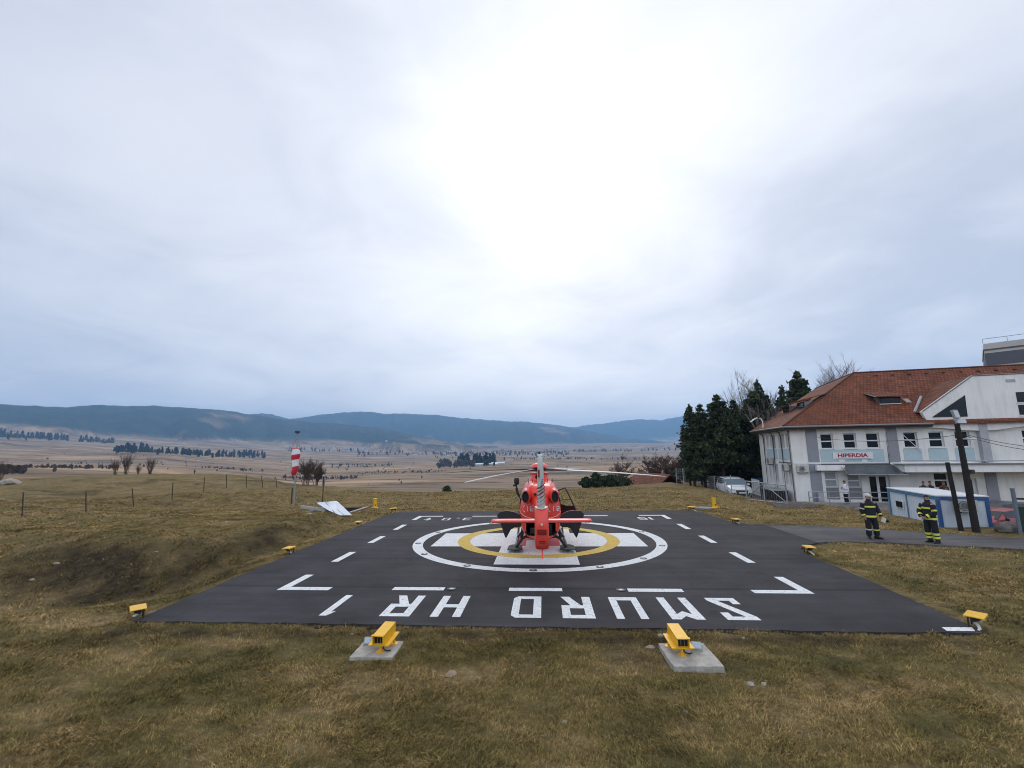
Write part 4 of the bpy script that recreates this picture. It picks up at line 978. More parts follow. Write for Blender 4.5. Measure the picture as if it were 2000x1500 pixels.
MB().box((0,2.37,.56),(.52,.012,.11)).build('number_plate', M_PLATE, t); MB().box((0,2.25,.36),(1.5,.16,.10)).build('bumper_trim', M_TRIM, t, bevel=.02)
MB().tube([(-.60,-1.6,1.62),(-.60,.2,1.64)], .02).build('roof_rail', M_TRIM, t); MB().tube([(.60,-1.6,1.62),(.60,.2,1.64)], .02).build('roof_rail', M_TRIM, t)
# red hatchback behind the cabin, seen from its right rear side
HB = [(-1.85,.42,.86,.98,.74,.62),(-1.78,.34,1.02,1.30,.80,.60),(-1.35,.26,1.08,1.44,.83,.63),(-.3,.24,1.06,1.49,.84,.64),(.45,.24,1.04,1.42,.84,.62),(1.05,.26,1.00,1.06,.83,.68),(1.6,.30,.86,.92,.80,.64),(1.88,.38,.66,.74,.72,.58)]
rp_ = at(1940, 1010, 25.0); rz_ = -1.0
t, pr, st = car('parked_hatchback', 'dark red hatchback parked behind the cabin and the boulder', (rp_.x, rp_.y, rz_), rad(108), HB, .84, M_REDCAR, None, .3)
for s in (-1, 1):
    st(2, 3, s, 'side_window'); st(3, 4, s, 'side_window')
    for y in (1.15,-1.2): wheel(t, s*.72, y, .30, .18)
    MB().box((s*.66,1.72,.72),(.2,.22,.13),(0,0,-s*.4)).build('headlight', M_LAMPW, t, bevel=.02); MB().box((s*.68,-1.80,.92),(.14,.1,.24)).build('tail_light', M_LAMPR, t, bevel=.02)
    MB().box((s*.93,.62,1.02),(.16,.1,.12)).build('mirror', M_TRIM, t, bevel=.02); MB().bx(s*.85-.01, s*.85+.01, -1.6, 1.7, .50, .58).build('rub_strip', M_TRIM, t)
MB().prism([(-.6,-1.80,1.24),(.6,-1.80,1.24),(.66,-1.86,.98),(-.66,-1.86,.98)], (0,-.012,0)).build('rear_window', M_CARGLASS, t); MB().prism([(-.72,.48,1.39),(.72,.48,1.39),(.78,1.06,1.01),(-.78,1.06,1.01)], (0,.02,.02)).build('windscreen', M_CARGLASS, t)
# car roof behind, darker
dp = at(1938, 985, 27.5)
t3 = dup(t, (dp.x+.3, dp.y, -.95), rad(100), 'dark blue car behind the red hatchback at the cabin corner'); t3.name = 'parked_hatchback'
M_DKC = mat('dark_blue_car_paint', (0.02,0.025,0.05), .28, coat=.5)
for ch in t3.children:
    if ch.name.startswith('body'): ch.data = ch.data.copy(); ch.data.materials[0] = M_DKC

# ------------------------------------------------------------------ boulder, fence post and panel at the right edge
def rock(name, loc, d, seed, m, label, cat='rock', group=None, sub=3):
    bm = bmesh.new(); bmesh.ops.create_icosphere(bm, subdivisions=sub, radius=1)
    for v in bm.verts:
        n = v.co.copy(); q = fbm(np.array([n.x*1.6+seed*3.1+n.z]), np.array([n.y*1.6-seed+n.z*1.7]), 4, seed)[0]*.75
        v.co = n*(1+q); v.co.z = max(v.co.z, -.35); v.co = Vector((v.co.x*d[0], v.co.y*d[1], v.co.z*d[2]))
    me = bpy.data.meshes.new(name); bm.to_mesh(me); bm.free(); me.materials.append(m); me.polygons.foreach_set('use_smooth', [True]*len(me.polygons)); me.set_sharp_from_angle(angle=rad(30))
    o = bpy.data.objects.new(name, me); C.objects.link(o); o.location = loc; o.rotation_euler = (0,0,seed*1.3); tag(o, label, cat, group); return o
M_ROCK = mat('grey_boulder', (0.16,0.15,0.13), .95, var=.35, vscale=3, bump=.6, bscale=12)
bp_ = at(1966, 1037, 20.9); rock('boulder', (bp_.x, bp_.y, H(bp_.x, bp_.y)+.12), (.42,.36,.33), 5, M_ROCK, 'grey weathered boulder at the path edge before the red car', 'boulder')
fp = at(1993, 1042, 20.4); z0 = H(fp.x, fp.y)
t = thing('fence_post', 'thick blue grey steel post beside a dark green panel at right edge', 'post', (fp.x, fp.y, z0-.1)); tp = at(1977, 955, 20.4)-Vector((fp.x, fp.y, z0-.1))
M_BPOST = mat('blue_grey_paint', (0.13,0.17,0.20), .55, var=.15, vscale=6); MB().tube([(0,0,-.3), tp], .075, 10).build('shaft', M_BPOST, t, smooth=True); MB().lathe([(0,0),(.085,0),(.085,.03),(0,.03)], tp, 10).build('cap', M_BPOST, t)
t = thing('gate_panel', 'dark green framed panel gate cut off by the right edge', 'gate', (fp.x+.28, fp.y+.35, z0-.1), rad(-18)); M_GREEND = mat('dark_green_paint', (0.012,0.03,0.025), .5)
MB().bx(0,.09,-.03,.03,-.2,1.62).bx(2.3,2.39,-.03,.03,-.2,1.62).bx(.09,2.3,-.03,.03,1.54,1.62).bx(.09,2.3,-.03,.03,1.16,1.22).build('frame', M_DARK, t); MB().bx(.09,2.3,-.015,.015,-.1,1.16).build('panel', M_GREEND, t)
# trough of plants on the low wall behind
lw = thing('low_wall', 'low grey concrete wall behind the cars at the right', 'wall', (26.6, 8.9, -1.2), rad(-14)); MB().bx(-2.2,6,-.14,.14,-.4,1.1).build('wall', M_CONCD, lw); MB().bx(-2.25,6.05,-.19,.19,1.102,1.16).build('coping', M_CONC, lw)
# ------------------------------------------------------------------ helicopter (origin on the pad under the rotor mast, nose at +y)
M_RED = mat('signal_red_paint', (0.84, 0.060, 0.036), .34, var=.06, vscale=2.5, coat=.35)
M_HBLK = mat('satin_black', (0.012, 0.012, 0.013), .45); M_HGLS = mat('tinted_canopy', (0.012,0.014,0.016), .06)
M_HWHT = mat('silver_white_paint', (0.60, 0.62, 0.60), .4, var=.06, vscale=4); M_HGRY = mat('rotor_grey', (0.30,0.31,0.32), .42, var=.15, vscale=2); M_HRUB = mat('rotor_dark', (0.035,0.035,0.038), .5)
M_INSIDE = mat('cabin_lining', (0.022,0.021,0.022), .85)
heli = thing('helicopter', 'red rescue helicopter parked on the cross with rear doors open, seen from behind', 'helicopter', (0.143, -1.3, 0.008), rad(0.94))
def HP(b, name, m, parent=heli, **k): return b.build(name, m, parent, **k)
def sup(y, hw, z0, z1, n=36, ex=2.6, cx=0.0):
    zc = (z0+z1)/2; hz = (z1-z0)/2; r = []
    for j in range(n):
        q = 2*PI*j/n; c_, s_ = math.cos(q), math.sin(q)
        r.append((cx+hw*math.copysign(abs(c_)**(2/ex), c_), y, zc+hz*math.copysign(abs(s_)**(2/ex), s_)))
    return r
secs = [(-1.72,.60,.80,2.0,2.4),(-1.68,.70,.66,2.15,2.6),(-1.55,.775,.56,2.26,2.7),(-1.2,.815,.47,2.34,2.8),(-.5,.83,.42,2.36,3.0),(.4,.83,.40,2.36,3.0),(1.1,.82,.40,2.32,2.9),(1.7,.78,.42,2.18,2.7),(2.3,.68,.46,1.85,2.5),(2.8,.54,.52,1.45,2.3),(3.15,.38,.60,1.18,2.2),(3.35,.20,.70,1.0,2.1),(3.42,.05,.80,.90,2.0)]
fus = HP(MB().rings([sup(y, hw, a_, c_, 36, ex) for y, hw, a_, c_, ex in secs]), 'fuselage', M_RED, smooth=50)
# cargo opening cut into the back of the fuselage
cut = MB().rings([sup(-2.2,.57,.66,1.30,28,5), sup(-.35,.57,.66,1.30,28,5)]).build('cutter', M_INSIDE); cut.parent = heli
md = fus.modifiers.new('cut', 'BOOLEAN'); md.operation = 'DIFFERENCE'; md.object = cut; md.solver = 'EXACT'
fus.data.materials.append(M_INSIDE); bpy.context.view_layer.update(); bake(fus); bpy.data.objects.remove(cut)
if len(fus.data.materials) < 2: fus.data.materials.append(M_INSIDE)
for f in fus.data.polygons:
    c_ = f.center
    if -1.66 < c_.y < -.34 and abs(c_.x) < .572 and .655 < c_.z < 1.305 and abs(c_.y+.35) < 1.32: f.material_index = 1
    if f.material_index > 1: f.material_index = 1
HP(MB().bx(-.42,-.02,-1.5,-.5,.70,.95), 'equipment_bag', M_HBLK, bevel=.04); HP(MB().bx(.08,.45,-1.35,-.6,.70,1.08), 'equipment_case', M_DARK, bevel=.03)
# windscreen and side windows
b = MB().rings([sup(1.25,.826,1.12,2.31,36,2.9), sup(1.72,.79,1.02,2.19,36,2.7), sup(2.3,.69,.95,1.865,36,2.5), sup(2.82,.55,.86,1.46,36,2.3), sup(3.12,.39,.86,1.2,36,2.2)]); HP(b, 'windscreen', M_HGLS, smooth=50)
for s in (-1, 1):
    HP(MB().prism([(s*.828,-.9,1.35),(s*.828,.35,1.35),(s*.80,.35,2.02),(s*.80,-.9,2.02)], (s*.012,0,0)), 'side_window', M_HGLS)
    HP(MB().prism([(s*.84,.5,1.3),(s*.835,1.25,1.3),(s*.80,1.2,2.0),(s*.80,.5,2.02)], (s*.012,0,0)), 'side_window', M_HGLS)
# engine deck and exhausts
cw = [(-1.95,.20,2.05,2.34,2.2),(-1.8,.44,2.0,2.50,2.4),(-1.45,.60,1.98,2.60,2.5),(-.9,.66,2.0,2.68,2.6),(-.2,.66,2.05,2.70,2.6),(.5,.58,2.1,2.64,2.6),(1.0,.42,2.15,2.50,2.4),(1.35,.18,2.2,2.34,2.2)]
cowl = HP(MB().rings([sup(y, hw, a_, c_, 32, ex) for y, hw, a_, c_, ex in cw]), 'engine_cowling', M_RED, smooth=50)
for s in (-1, 1):
    HP(MB().rings([sup(y, hw, a_, c_, 20, 2, s*.54) for y, hw, a_, c_ in ((-2.05,.15,1.95,2.42),(-1.8,.20,1.90,2.46),(-1.2,.21,1.92,2.48),(-.6,.05,2.1,2.3))]), 'exhaust_fairing', M_RED, smooth=50)
    ex = HP(MB().rings([sup(y, hw, a_, c_, 20, 2, s*.56) for y, hw, a_, c_ in ((-2.0,.125,1.99,2.38),(-2.16,.135,1.97,2.39),(-2.16,.118,1.99,2.37),(-1.95,.11,2.0,2.36))], caps=False), 'exhaust', M_HBLK, smooth=50)
    HP(MB().rings([sup(-2.06,.12,1.985,2.375,20,2,s*.56), sup(-2.05,.12,1.985,2.375,20,2,s*.56)]), 'exhaust_bore', M_BLACK, ex)
HP(MB().lathe([(0,-1.985),(.055,-1.985),(.055,-1.9),(0,-1.9)], (-.19,0,2.26), 14, axis='y'), 'drain_port', M_HBLK)
# mast fairing with flange, mast, hub and cap
HP(MB().lathe([(.60,2.55),(.46,2.66),(.37,2.78),(.34,2.90),(.40,2.955),(.40,2.985),(.0,2.985)], n=32), 'mast_fairing', M_RED, smooth=50)
HP(MB().lathe([(0,-.375),(.085,-.375),(.085,-.34),(0,-.34)], (-.10,0,2.82), 16, axis='y'), 'air_intake', M_BLACK)
HP(MB().lathe([(.0,2.98),(.12,2.98),(.11,3.06),(.0,3.06)], n=16), 'mast', M_HBLK, smooth=True)
hub = HP(MB().lathe([(.0,3.03),(.20,3.04),(.27,3.09),(.27,3.16),(.20,3.20),(.0,3.21)], n=24), 'rotor_hub', M_HBLK, smooth=True)
HP(MB().lathe([(.37,3.20),(.39,3.22),(.35,3.29),(.24,3.36),(.10,3.395),(.0,3.40)], n=28), 'hub_cap', M_RED, hub, smooth=True)
def blade(ang):
    RB = 5.25; ca_, sa = math.cos(ang), math.sin(ang); rings = []; mis = []
    st_ = [(.24,.11,.10),(.6,.13,.09),(1.0,.16,.07),(1.35,.28,.05),(1.6,.30,.042),(2.4,.29,.036),(3.4,.285,.032),(4.6,.28,.028),(5.05,.24,.022),(5.25,.10,.015)]
    for k, (r, ch, th) in enumerate(st_):
        z = 3.115 - .215*((r/RB)**2.0); tw = rad(9-8*r/RB); ring = []
        for q in range(12):
            a = 2*PI*q/12; u = math.cos(a); x = (u*.5-.06)*ch; y = math.sin(a)*th/2*(1-.35*u*-1 if False else 1)
            xr = x*math.cos(tw)-y*math.sin(tw); yr = x*math.sin(tw)+y*math.cos(tw)
            ring.append((r*ca_-xr*sa, r*sa+xr*ca_, z+yr))
        rings.append(ring); mis.append(1 if r < 1.3 else 0)
    bl_ = HP(MB().rings(rings, mis=mis[:-1]), 'rotor_blade', [M_HGRY, M_HRUB], smooth=50)
    for f in bl_.data.polygons:
        c_ = f.center; u_ = -c_.x*sa+c_.y*ca_
        if (u_ > .035 or f.normal.z < -.2) and f.index < 12*9: f.material_index = 1  # dark leading strip; underside coloured dark to stand for its shade
    return bl_
for k in range(4): blade(rad(-27+90*k)-rad(.94))
# tail boom
tb = [(-1.2,.42,1.62,2.30),(-1.75,.36,1.62,2.26),(-2.6,.27,1.60,2.13),(-3.6,.215,1.57,1.99),(-4.5,.185,1.54,1.90),(-4.7,.16,1.54,1.88)]
HP(MB().rings([sup(y, hw, a_, c_, 24, 2.2) for y, hw, a_, c_ in tb]), 'tail_boom', M_RED, smooth=50)
# shrouded tail rotor housing: rounded slab with a bored duct
prof = [(-4.35,2.02),(-4.75,2.17),(-5.25,2.24),(-5.55,2.20),(-5.68,2.02),(-5.76,1.72),(-5.74,1.36),(-5.62,1.08),(-5.42,.93),(-5.1,.90),(-4.75,.99),(-4.45,1.20),(-4.28,1.5),(-4.25,1.8)]
cen = Vector((0,-5.02,1.56)); rings = []
for x, k in ((-.215,.90),(-.20,.96),(-.12,1.0),(.12,1.0),(.20,.96),(.215,.90)):
    rings.append([(x, cen.y+(y-cen.y)*k, cen.z+(z-cen.z)*k) for y, z in prof])
fen = HP(MB().rings(rings), 'tail_rotor_housing', M_RED)
sub = fen.modifiers.new('s', 'SUBSURF'); sub.levels = 2; sub.render_levels = 2; bpy.context.view_layer.update(); bake(fen)
dc = MB().lathe([(.0,-.5),(.50,-.5),(.50,.5),(.0,.5)], (0,-5.0,1.55), 32, axis='x').build('cutter', M_HBLK); dc.parent = heli
md = fen.modifiers.new('cut', 'BOOLEAN'); md.object = dc; md.operation = 'DIFFERENCE'; md.solver = 'EXACT'; bpy.context.view_layer.update(); bake(fen); bpy.data.objects.remove(dc)
for f in fen.data.polygons: f.material_index = 0
fen.data.polygons.foreach_set('use_smooth', [True]*len(fen.data.polygons)); fen.data.set_sharp_from_angle(angle=rad(40))
fr = HP(MB().lathe([(.0,-.10),(.10,-.08),(.10,.08),(.0,.10)], (0,-5.0,1.55), 16, axis='x'), 'fan_hub', M_HGRY)
for k in range(10):
    a = 2*PI*k/10; HP(MB().box((0,-5.0+.29*math.cos(a),1.55+.29*math.sin(a)), (.03,.38,.055), (a,0,0)), 'fan_blade', M_HGRY, fr)
for k in range(3):
    a = 2*PI*k/3+.4; HP(MB().box((.12,-5.0+.29*math.cos(a),1.55+.29*math.sin(a)), (.04,.42,.05), (a,0,0)), 'strut', M_RED, fen)
HP(MB().prism([(-.02,-5.45,.93),(-.02,-5.15,.93),(-.02,-5.50,.70),(-.02,-5.58,.72)], (.04,0,0)), 'tail_skid', M_RED)
HP(MB().bx(-.135,.135,-5.775,-5.735,1.44,1.60), 'tail_light', mat('tail_lamp_housing',(.18,.01,.01),.3), bevel=.02)
HP(MB().box((0,-5.77,1.25),(.19,.02,.03)).box((0,-5.77,1.19),(.19,.02,.02)), 'vent', M_HBLK)
HP(MB().lathe([(.0,-5.79),(.035,-5.79),(.035,-5.76),(.0,-5.76)], (0,0,1.74), 12, axis='y'), 'rear_lamp', M_HWHT)
# fin
fin = []
for z, y0, y1, th in ((2.10,-4.62,-5.52,.135),(2.35,-4.85,-5.60,.120),(2.9,-5.12,-5.72,.105),(3.4,-5.36,-5.82,.092),(3.68,-5.50,-5.86,.082),(3.72,-5.56,-5.84,.05)):
    ring = []
    for q in range(16):
        a = 2*PI*q/16; ring.append((th*math.sin(a), (y0+y1)/2+(y0-y1)/2*math.copysign(abs(math.cos(a))**.7, math.cos(a)), z))
    fin.append(ring)
fn_ = HP(MB().rings(fin), 'tail_fin', M_HWHT, smooth=50)
M_STRP = mat('dark_stripe', (0.20,0.035,0.03), .5)
def finback(z):   # rear edge of the fin
    return -5.52 + (z-2.1)*(-.22/.8) if z < 2.9 else -5.72-(z-2.9)*.2
for k in range(6):
    z = 2.20+k*.105; h = .072 if k < 4 else .045
    b = MB(); n = 9; pts_t = []
    for q in range(n+1):
        x = -.125+.25*q/n; dz = (x+.125)*.62; zz_ = z+dz; k2 = max(0, 1-(x/(.135-.02*(zz_-2.1)))**2)
        y = finback(zz_)+.40-.41*k2**.5*1.0 if False else finback(zz_)-.004+(.45*(1-k2**.36))
        pts_t.append((x, y, zz_))
    for q in range(n):
        p, r = pts_t[q], pts_t[q+1]; b.prism([p, r, (r[0], r[1]-.0, r[2]+h), (p[0], p[1], p[2]+h)], (0,-.006,0))
    HP(b, 'stripe', M_STRP, fn_)
HP(MB().box((-.055,finback(3.2)-.0,3.22), (.05,.05,.22)), 'flag', mat('flag_dark_band',(.16,.03,.03),.5), fn_)
for k in range(5): HP(MB().box((.01+.012*k,finback(2.78+.07*k)-.012,2.80+.06*k), (.07,.02,.022), (0,-.5,0)), 'registration_mark', mat('registration_ink',(.10,.13,.13),.6) if k == 0 else bpy.data.materials['registration_ink'], fn_)
HP(MB().tube([(-.19,-5.30,2.20),(-.15,-5.52,2.18),(0,-5.62,2.16),(.15,-5.52,2.18),(.19,-5.30,2.20)], .016, 6), 'fairing_rim', M_HWHT, fn_, smooth=True)
bc_ = HP(MB().lathe([(0,3.70),(.08,3.70),(.10,3.75),(.07,3.79),(0,3.80)], (0,-5.70,0), 14), 'beacon_base', M_HWHT, fn_, smooth=True)
HP(MB().lathe([(0,3.80),(.035,3.80),(.035,3.85),(0,3.88)], (-.02,-5.70,0), 10), 'beacon_lamp', M_DARK, bc_); HP(MB().tube([(-.02,-5.7,3.76),(.12,-5.7,3.80)], .022, 8), 'antenna', M_HWHT, bc_)
# stabiliser
stb = []
for x, ch, th in ((-1.655,.36,.07),(-1.64,.44,.105),(-1.5,.46,.115),(0,.48,.125),(1.5,.46,.115),(1.64,.44,.105),(1.655,.36,.07)):
    stb.append([(x, -4.08+ch*.5*math.cos(2*PI*q/16), 1.60+th*.5*math.copysign(abs(math.sin(2*PI*q/16))**.75, math.sin(2*PI*q/16))) for q in range(16)])
HP(MB().rings(stb), 'stabiliser', M_RED, smooth=50)
# landing gear
for s in (-1, 1):
    sk = HP(MB().tube([(s*1.03,-1.28,.07),(s*1.03,1.7,.07),(s*1.03,2.05,.12),(s*1.02,2.3,.30)], .05, 10), 'skid', M_HBLK, smooth=True)
    HP(MB().rings([[(s*1.03+x, y, z) for x, y in ((-.30,-1.36),(-.22,-1.46),(.22,-1.46),(.30,-1.36),(.27,-.7),(.14,-.5),(-.14,-.5),(-.27,-.7))] for z in (.105,.135)]), 'snow_pad', M_BLACK, sk)
    HP(MB().tube([(s*.36,-.95,.50),(s*.58,-.95,.53),(s*.74,-.96,.46),(s*.86,-.98,.30),(s*1.03,-1.0,.10)], [.055,.06,.058,.055,.05], 10), 'cross_tube', M_HBLK, smooth=True)
    HP(MB().tube([(s*.36,1.2,.44),(s*.62,1.2,.46),(s*.80,1.2,.40),(s*.90,1.2,.26),(s*1.03,1.2,.10)], .045, 10), 'cross_tube', M_HBLK, smooth=True)
    HP(MB().tube([(s*.69,-1.0,.98),(s*.73,-1.0,.72),(s*.78,-1.0,.48)], [.075,.07,.06], 10), 'leg_fairing', M_HBLK, smooth=True)
HP(MB().tube([(-.40,-.95,.49),(0,-.95,.46),(.40,-.95,.49)], .05, 10), 'cross_tube', M_HBLK, smooth=True)
# opened clam shell doors: curved shells, dark lining towards the back
shape = [(.74,1.38),(.86,1.50),(1.05,1.575),(1.32,1.60),(1.58,1.555),(1.70,1.45),(1.67,1.33),(1.60,1.18),(1.52,.96),(1.45,.72),(1.38,.55),(1.33,.60),(1.24,.76),(1.16,.90),(1.02,.98),(.82,.98),(.74,1.05)]
for s in (-1, 1):
    b = MB(); n = len(shape); cx_, cz_ = 1.2, 1.2
    def dpt(px_, pz, off): return (s*px_, -1.62+.30*((px_-.74)/.96)**1.4+.16*abs(pz-1.25)+off - .05, pz)
    for off, mi, rev in ((-.035,1,0),(.02,0,1)):
        o_ = len(b.v); b.v += [dpt(cx_, cz_, off-.05)] + [dpt(cx_+(x_-cx_)*.55, cz_+(z_-cz_)*.55, off-.03) for x_, z_ in shape] + [dpt(x_, z_, off) for x_, z_ in shape]
        for q in range(n):
            r_ = (q+1) % n; b.f.append((o_, o_+1+q, o_+1+r_)); b.m.append(mi); b.f.append((o_+1+q, o_+1+n+q, o_+1+n+r_, o_+1+r_)); b.m.append(mi)
    for q in range(n):
        r_ = (q+1) % n; b.f.append((1+n+q, 1+n+r_, 1+2*n+1+n+r_, 1+2*n+1+n+q)); b.m.append(0)
    HP(b, 'rear_door', [M_RED, M_INSIDE], smooth=50)
    # hinge arm
    HP(MB().tube([(s*.72,-1.5,1.42),(s*.95,-1.62,1.48)], .025, 6), 'door_hinge', M_HBLK)
# cockpit door swung open on the right, its window frame
def dq(px_, pz): return (px_, 1.95-.55*(px_-.82), pz)
b = MB()
fr_o = [(.83,2.05),(1.18,2.20),(1.36,1.85),(1.66,1.15),(1.68,1.02),(.86,1.02)]
b.tube([dq(*p) for p in fr_o]+[dq(*fr_o[0])], .035, 8); b.tube([dq(.88,1.62), dq(1.42,1.70)], .018, 6).tube([dq(1.05,1.65), dq(1.02,1.9)], .015, 6)
cd_ = HP(b, 'cockpit_door', M_HBLK); HP(MB().prism([dq(.86,1.38),dq(1.0,1.46),dq(1.2,1.40),dq(1.52,1.42),dq(1.66,1.08),dq(1.64,.62),dq(.9,.62)], (.01,.03,0)), 'door_panel', M_HBLK, cd_)
# mirror and search lamp on the left
ml = HP(MB().tube([(-.84,1.55,1.75),(-1.0,1.6,1.95),(-1.06,1.62,2.20),(-1.05,1.62,2.42)], [.05,.06,.06,.05], 10), 'hoist_arm', M_HBLK, smooth=True)
HP(MB().lathe([(.0,2.36),(.09,2.38),(.12,2.46),(.12,2.62),(.08,2.70),(.0,2.71)], (-1.05,1.62,0), 16), 'hoist', M_HBLK, ml, smooth=True); HP(MB().box((-1.14,1.62,2.34), (.16,.1,.1)), 'hoist_block', M_HBLK, ml, bevel=.02)
# rear marks: line, phone sign and the emergency number
M_MARK = mat('white_marking', (0.78,0.74,0.72), .45)
for s in (-1, 1):
    HP(MB().tube([(s*.80,-1.40,1.56),(s*.72,-1.66,1.49),(s*.62,-1.725,1.42),(s*.44,-1.73,1.36),(s*.25,-1.73,1.335)], .011, 6), 'line', M_MARK, smooth=True)
yb = -1.735
for x0, ph in ((-.41,-.635),(.58,.34)):
    for k, g in enumerate('112'):
        w_ = .085
        b = MB()
        for p in G[g]: b.prism([(x0+(k-1)*.105+(px_-.5)*w_, yb, 1.60+pz*.095) for px_, pz in p], (0,.012,0))
        HP(b, 'numeral', M_MARK)
    HP(MB().tube([(ph+.03,yb,1.82),(ph-.03,yb,1.78),(ph-.045,yb,1.70),(ph-.03,yb,1.62),(ph+.03,yb,1.58)], [.022,.014,.012,.014,.022], 8), 'phone_sign', M_MARK)
HP(MB().tube([(-.34,yb+.02,1.46),(-.14,yb+.02,1.46),(-.10,yb+.02,1.41),(-.15,yb+.02,1.36),(-.33,yb+.02,1.36),(-.37,yb+.02,1.41),(-.34,yb+.02,1.46)], .011, 6), 'step_plate', M_STRP)
for x in (-.46,-.3,.32,.5): HP(MB().tube([(x,-.9,2.62),(x*1.02,-.92,2.78)], .014, 6), 'antenna', M_HBLK)
# ------------------------------------------------------------------ people
M_SKIN = mat('skin', (0.42,0.22,0.16), .6, var=.08, vscale=30); M_HAIR = mat('dark_hair', (0.02,0.014,0.01), .8); M_NAVY = mat('navy_turnout_cloth', (0.009,0.010,0.016), .85, var=.3, vscale=20)
M_REFL = mat('yellow_reflective_tape', (0.66,0.74,0.10), .5); M_SILV = mat('silver_reflective_tape', (0.55,0.56,0.55), .4); M_BOOT = mat('black_boot_leather', (0.008,0.008,0.008), .5)
M_CAPW = mat('white_cap_cloth', (0.62,0.6,0.6), .8); M_CLOTHW = mat('white_tunic_cloth', (0.72,0.73,0.76), .85); M_TROU = mat('dark_trouser_cloth', (0.015,0.017,0.03), .85)
def ell(c, rx, ry, n=14, ang=0.0, tilt=(0,0)):
    out = []
    for j in range(n):
        q = 2*PI*j/n; x, y = rx*math.cos(q), ry*math.sin(q); xr = x*math.cos(ang)-y*math.sin(ang); yr = x*math.sin(ang)+y*math.cos(ang)
        out.append((c[0]+xr, c[1]+yr, c[2]+xr*tilt[0]+yr*tilt[1]))
    return out
def limb(b, pts, rs, n=10, bands=(), mi=0, band_mi=1):
    """tapered tube along pts; bands = (t0,t1) ranges along its length that get the tape material"""
    pts = [Vector(p) for p in pts]; cum = [0]
    for p, q in zip(pts, pts[1:]): cum.append(cum[-1]+(q-p).length)
    T = cum[-1]; ts = sorted(set([c/T for c in cum] + [x for bd in bands for x in bd[:2]]))
    P_ = []; R = []
    for t in ts:
        for i in range(len(cum)-1):
            if t*T <= cum[i+1]+1e-9:
                f = (t*T-cum[i])/max(1e-9, cum[i+1]-cum[i]); P_.append(pts[i].lerp(pts[i+1], f)); R.append(rs[i]+(rs[i+1]-rs[i])*f); break
    k0 = len(b.f); b.tube(P_, R, n, mi)
    for s in range(len(ts)-1):
        for bd in bands:
            if bd[0]-1e-6 <= ts[s] and ts[s+1] <= bd[1]+1e-6:
                for j in range(n): b.m[k0+s*n+j] = bd[2] if len(bd) > 2 else band_mi
def skinned(name, nodes, edges, m, parent, lvl=2):
    """nodes: (pos, radius); first node is the root"""
    me = bpy.data.meshes.new(name); me.from_pydata([p for p, _ in nodes], edges, []); o = bpy.data.objects.new(name, me); C.objects.link(o)
    sk = o.modifiers.new('skin', 'SKIN'); sk.use_smooth_shade = True
    for i, (p, r) in enumerate(nodes):
        rr = r if isinstance(r, tuple) else (r, r); me.skin_vertices[0].data[i].radius = rr
    me.skin_vertices[0].data[0].use_root = True
    ss = o.modifiers.new('sub', 'SUBSURF'); ss.levels = lvl; ss.render_levels = lvl
    bpy.context.view_layer.update(); bake(o); o.data.materials.append(m); o.parent = parent
    o.data.polygons.foreach_set('use_smooth', [True]*len(o.data.polygons)); return o
def hand_nodes(nodes, edges, wi, wrist, dirv, side, curl=.5, palm=None):
    """palm and five fingers grown from wrist node wi. dirv: pointing direction; side: thumb side direction"""
    d = Vector(dirv).normalized(); s = Vector(side); s = (s-d*s.dot(d)).normalized(); nrm = d.cross(s).normalized()*(palm or 1)
    w = Vector(wrist); pc = w+d*.055; nodes.append((tuple(pc), (.030,.018))); pi = len(nodes)-1; edges.append((wi, pi))
    for k, (off, ln_) in enumerate(((.027,.070),(.009,.080),(-.010,.075),(-.028,.058))):
        base = w+d*.095+s*off; nodes.append((tuple(base), .0095)); i0 = len(nodes)-1; edges.append((pi, i0)); p = base; dd = d.copy()
        for q in range(2):
            dd = (dd+nrm*curl*(.6+q*.5)).normalized(); p = p+dd*ln_*.5; nodes.append((tuple(p), .0088-.001*q)); edges.append((i0, len(nodes)-1)); i0 = len(nodes)-1
    tb_ = w+d*.035+s*.036; nodes.append((tuple(tb_), .011)); i0 = len(nodes)-1; edges.append((pi, i0)); p = tb_+(d*.6+s*.5+nrm*curl*.5).normalized()*.045; nodes.append((tuple(p), .010)); edges.append((i0, len(nodes)-1))
    i0 = len(nodes)-1; p = p+(d*.9+nrm*curl*.6).normalized()*.03; nodes.append((tuple(p), .0088)); edges.append((i0, len(nodes)-1))
def face_head(nodes, edges, ni, neck, turn, look=0.0):
    """head nodes from the neck; turn = facing angle about z (0 faces -y)"""
    fx, fy = math.sin(turn), -math.cos(turn); n = Vector(neck)
    f = Vector((fx, fy, 0)); r = Vector((-fy, fx, 0))
    def add(p, rad_, par): nodes.append((tuple(p), rad_)); edges.append((par, len(nodes)-1)); return len(nodes)-1
    a = add(n+Vector((0,0,.075))+f*.012, (.062,.066), ni); c = add(n+Vector((0,0,.145))+f*.018, (.076,.088), a); add(n+Vector((0,0,.205))+f*.005, (.070,.080), c)
    add(n+Vector((0,0,.055))+f*.075, .028, a)
    return n+Vector((0,0,.135))+f*.015, f, r
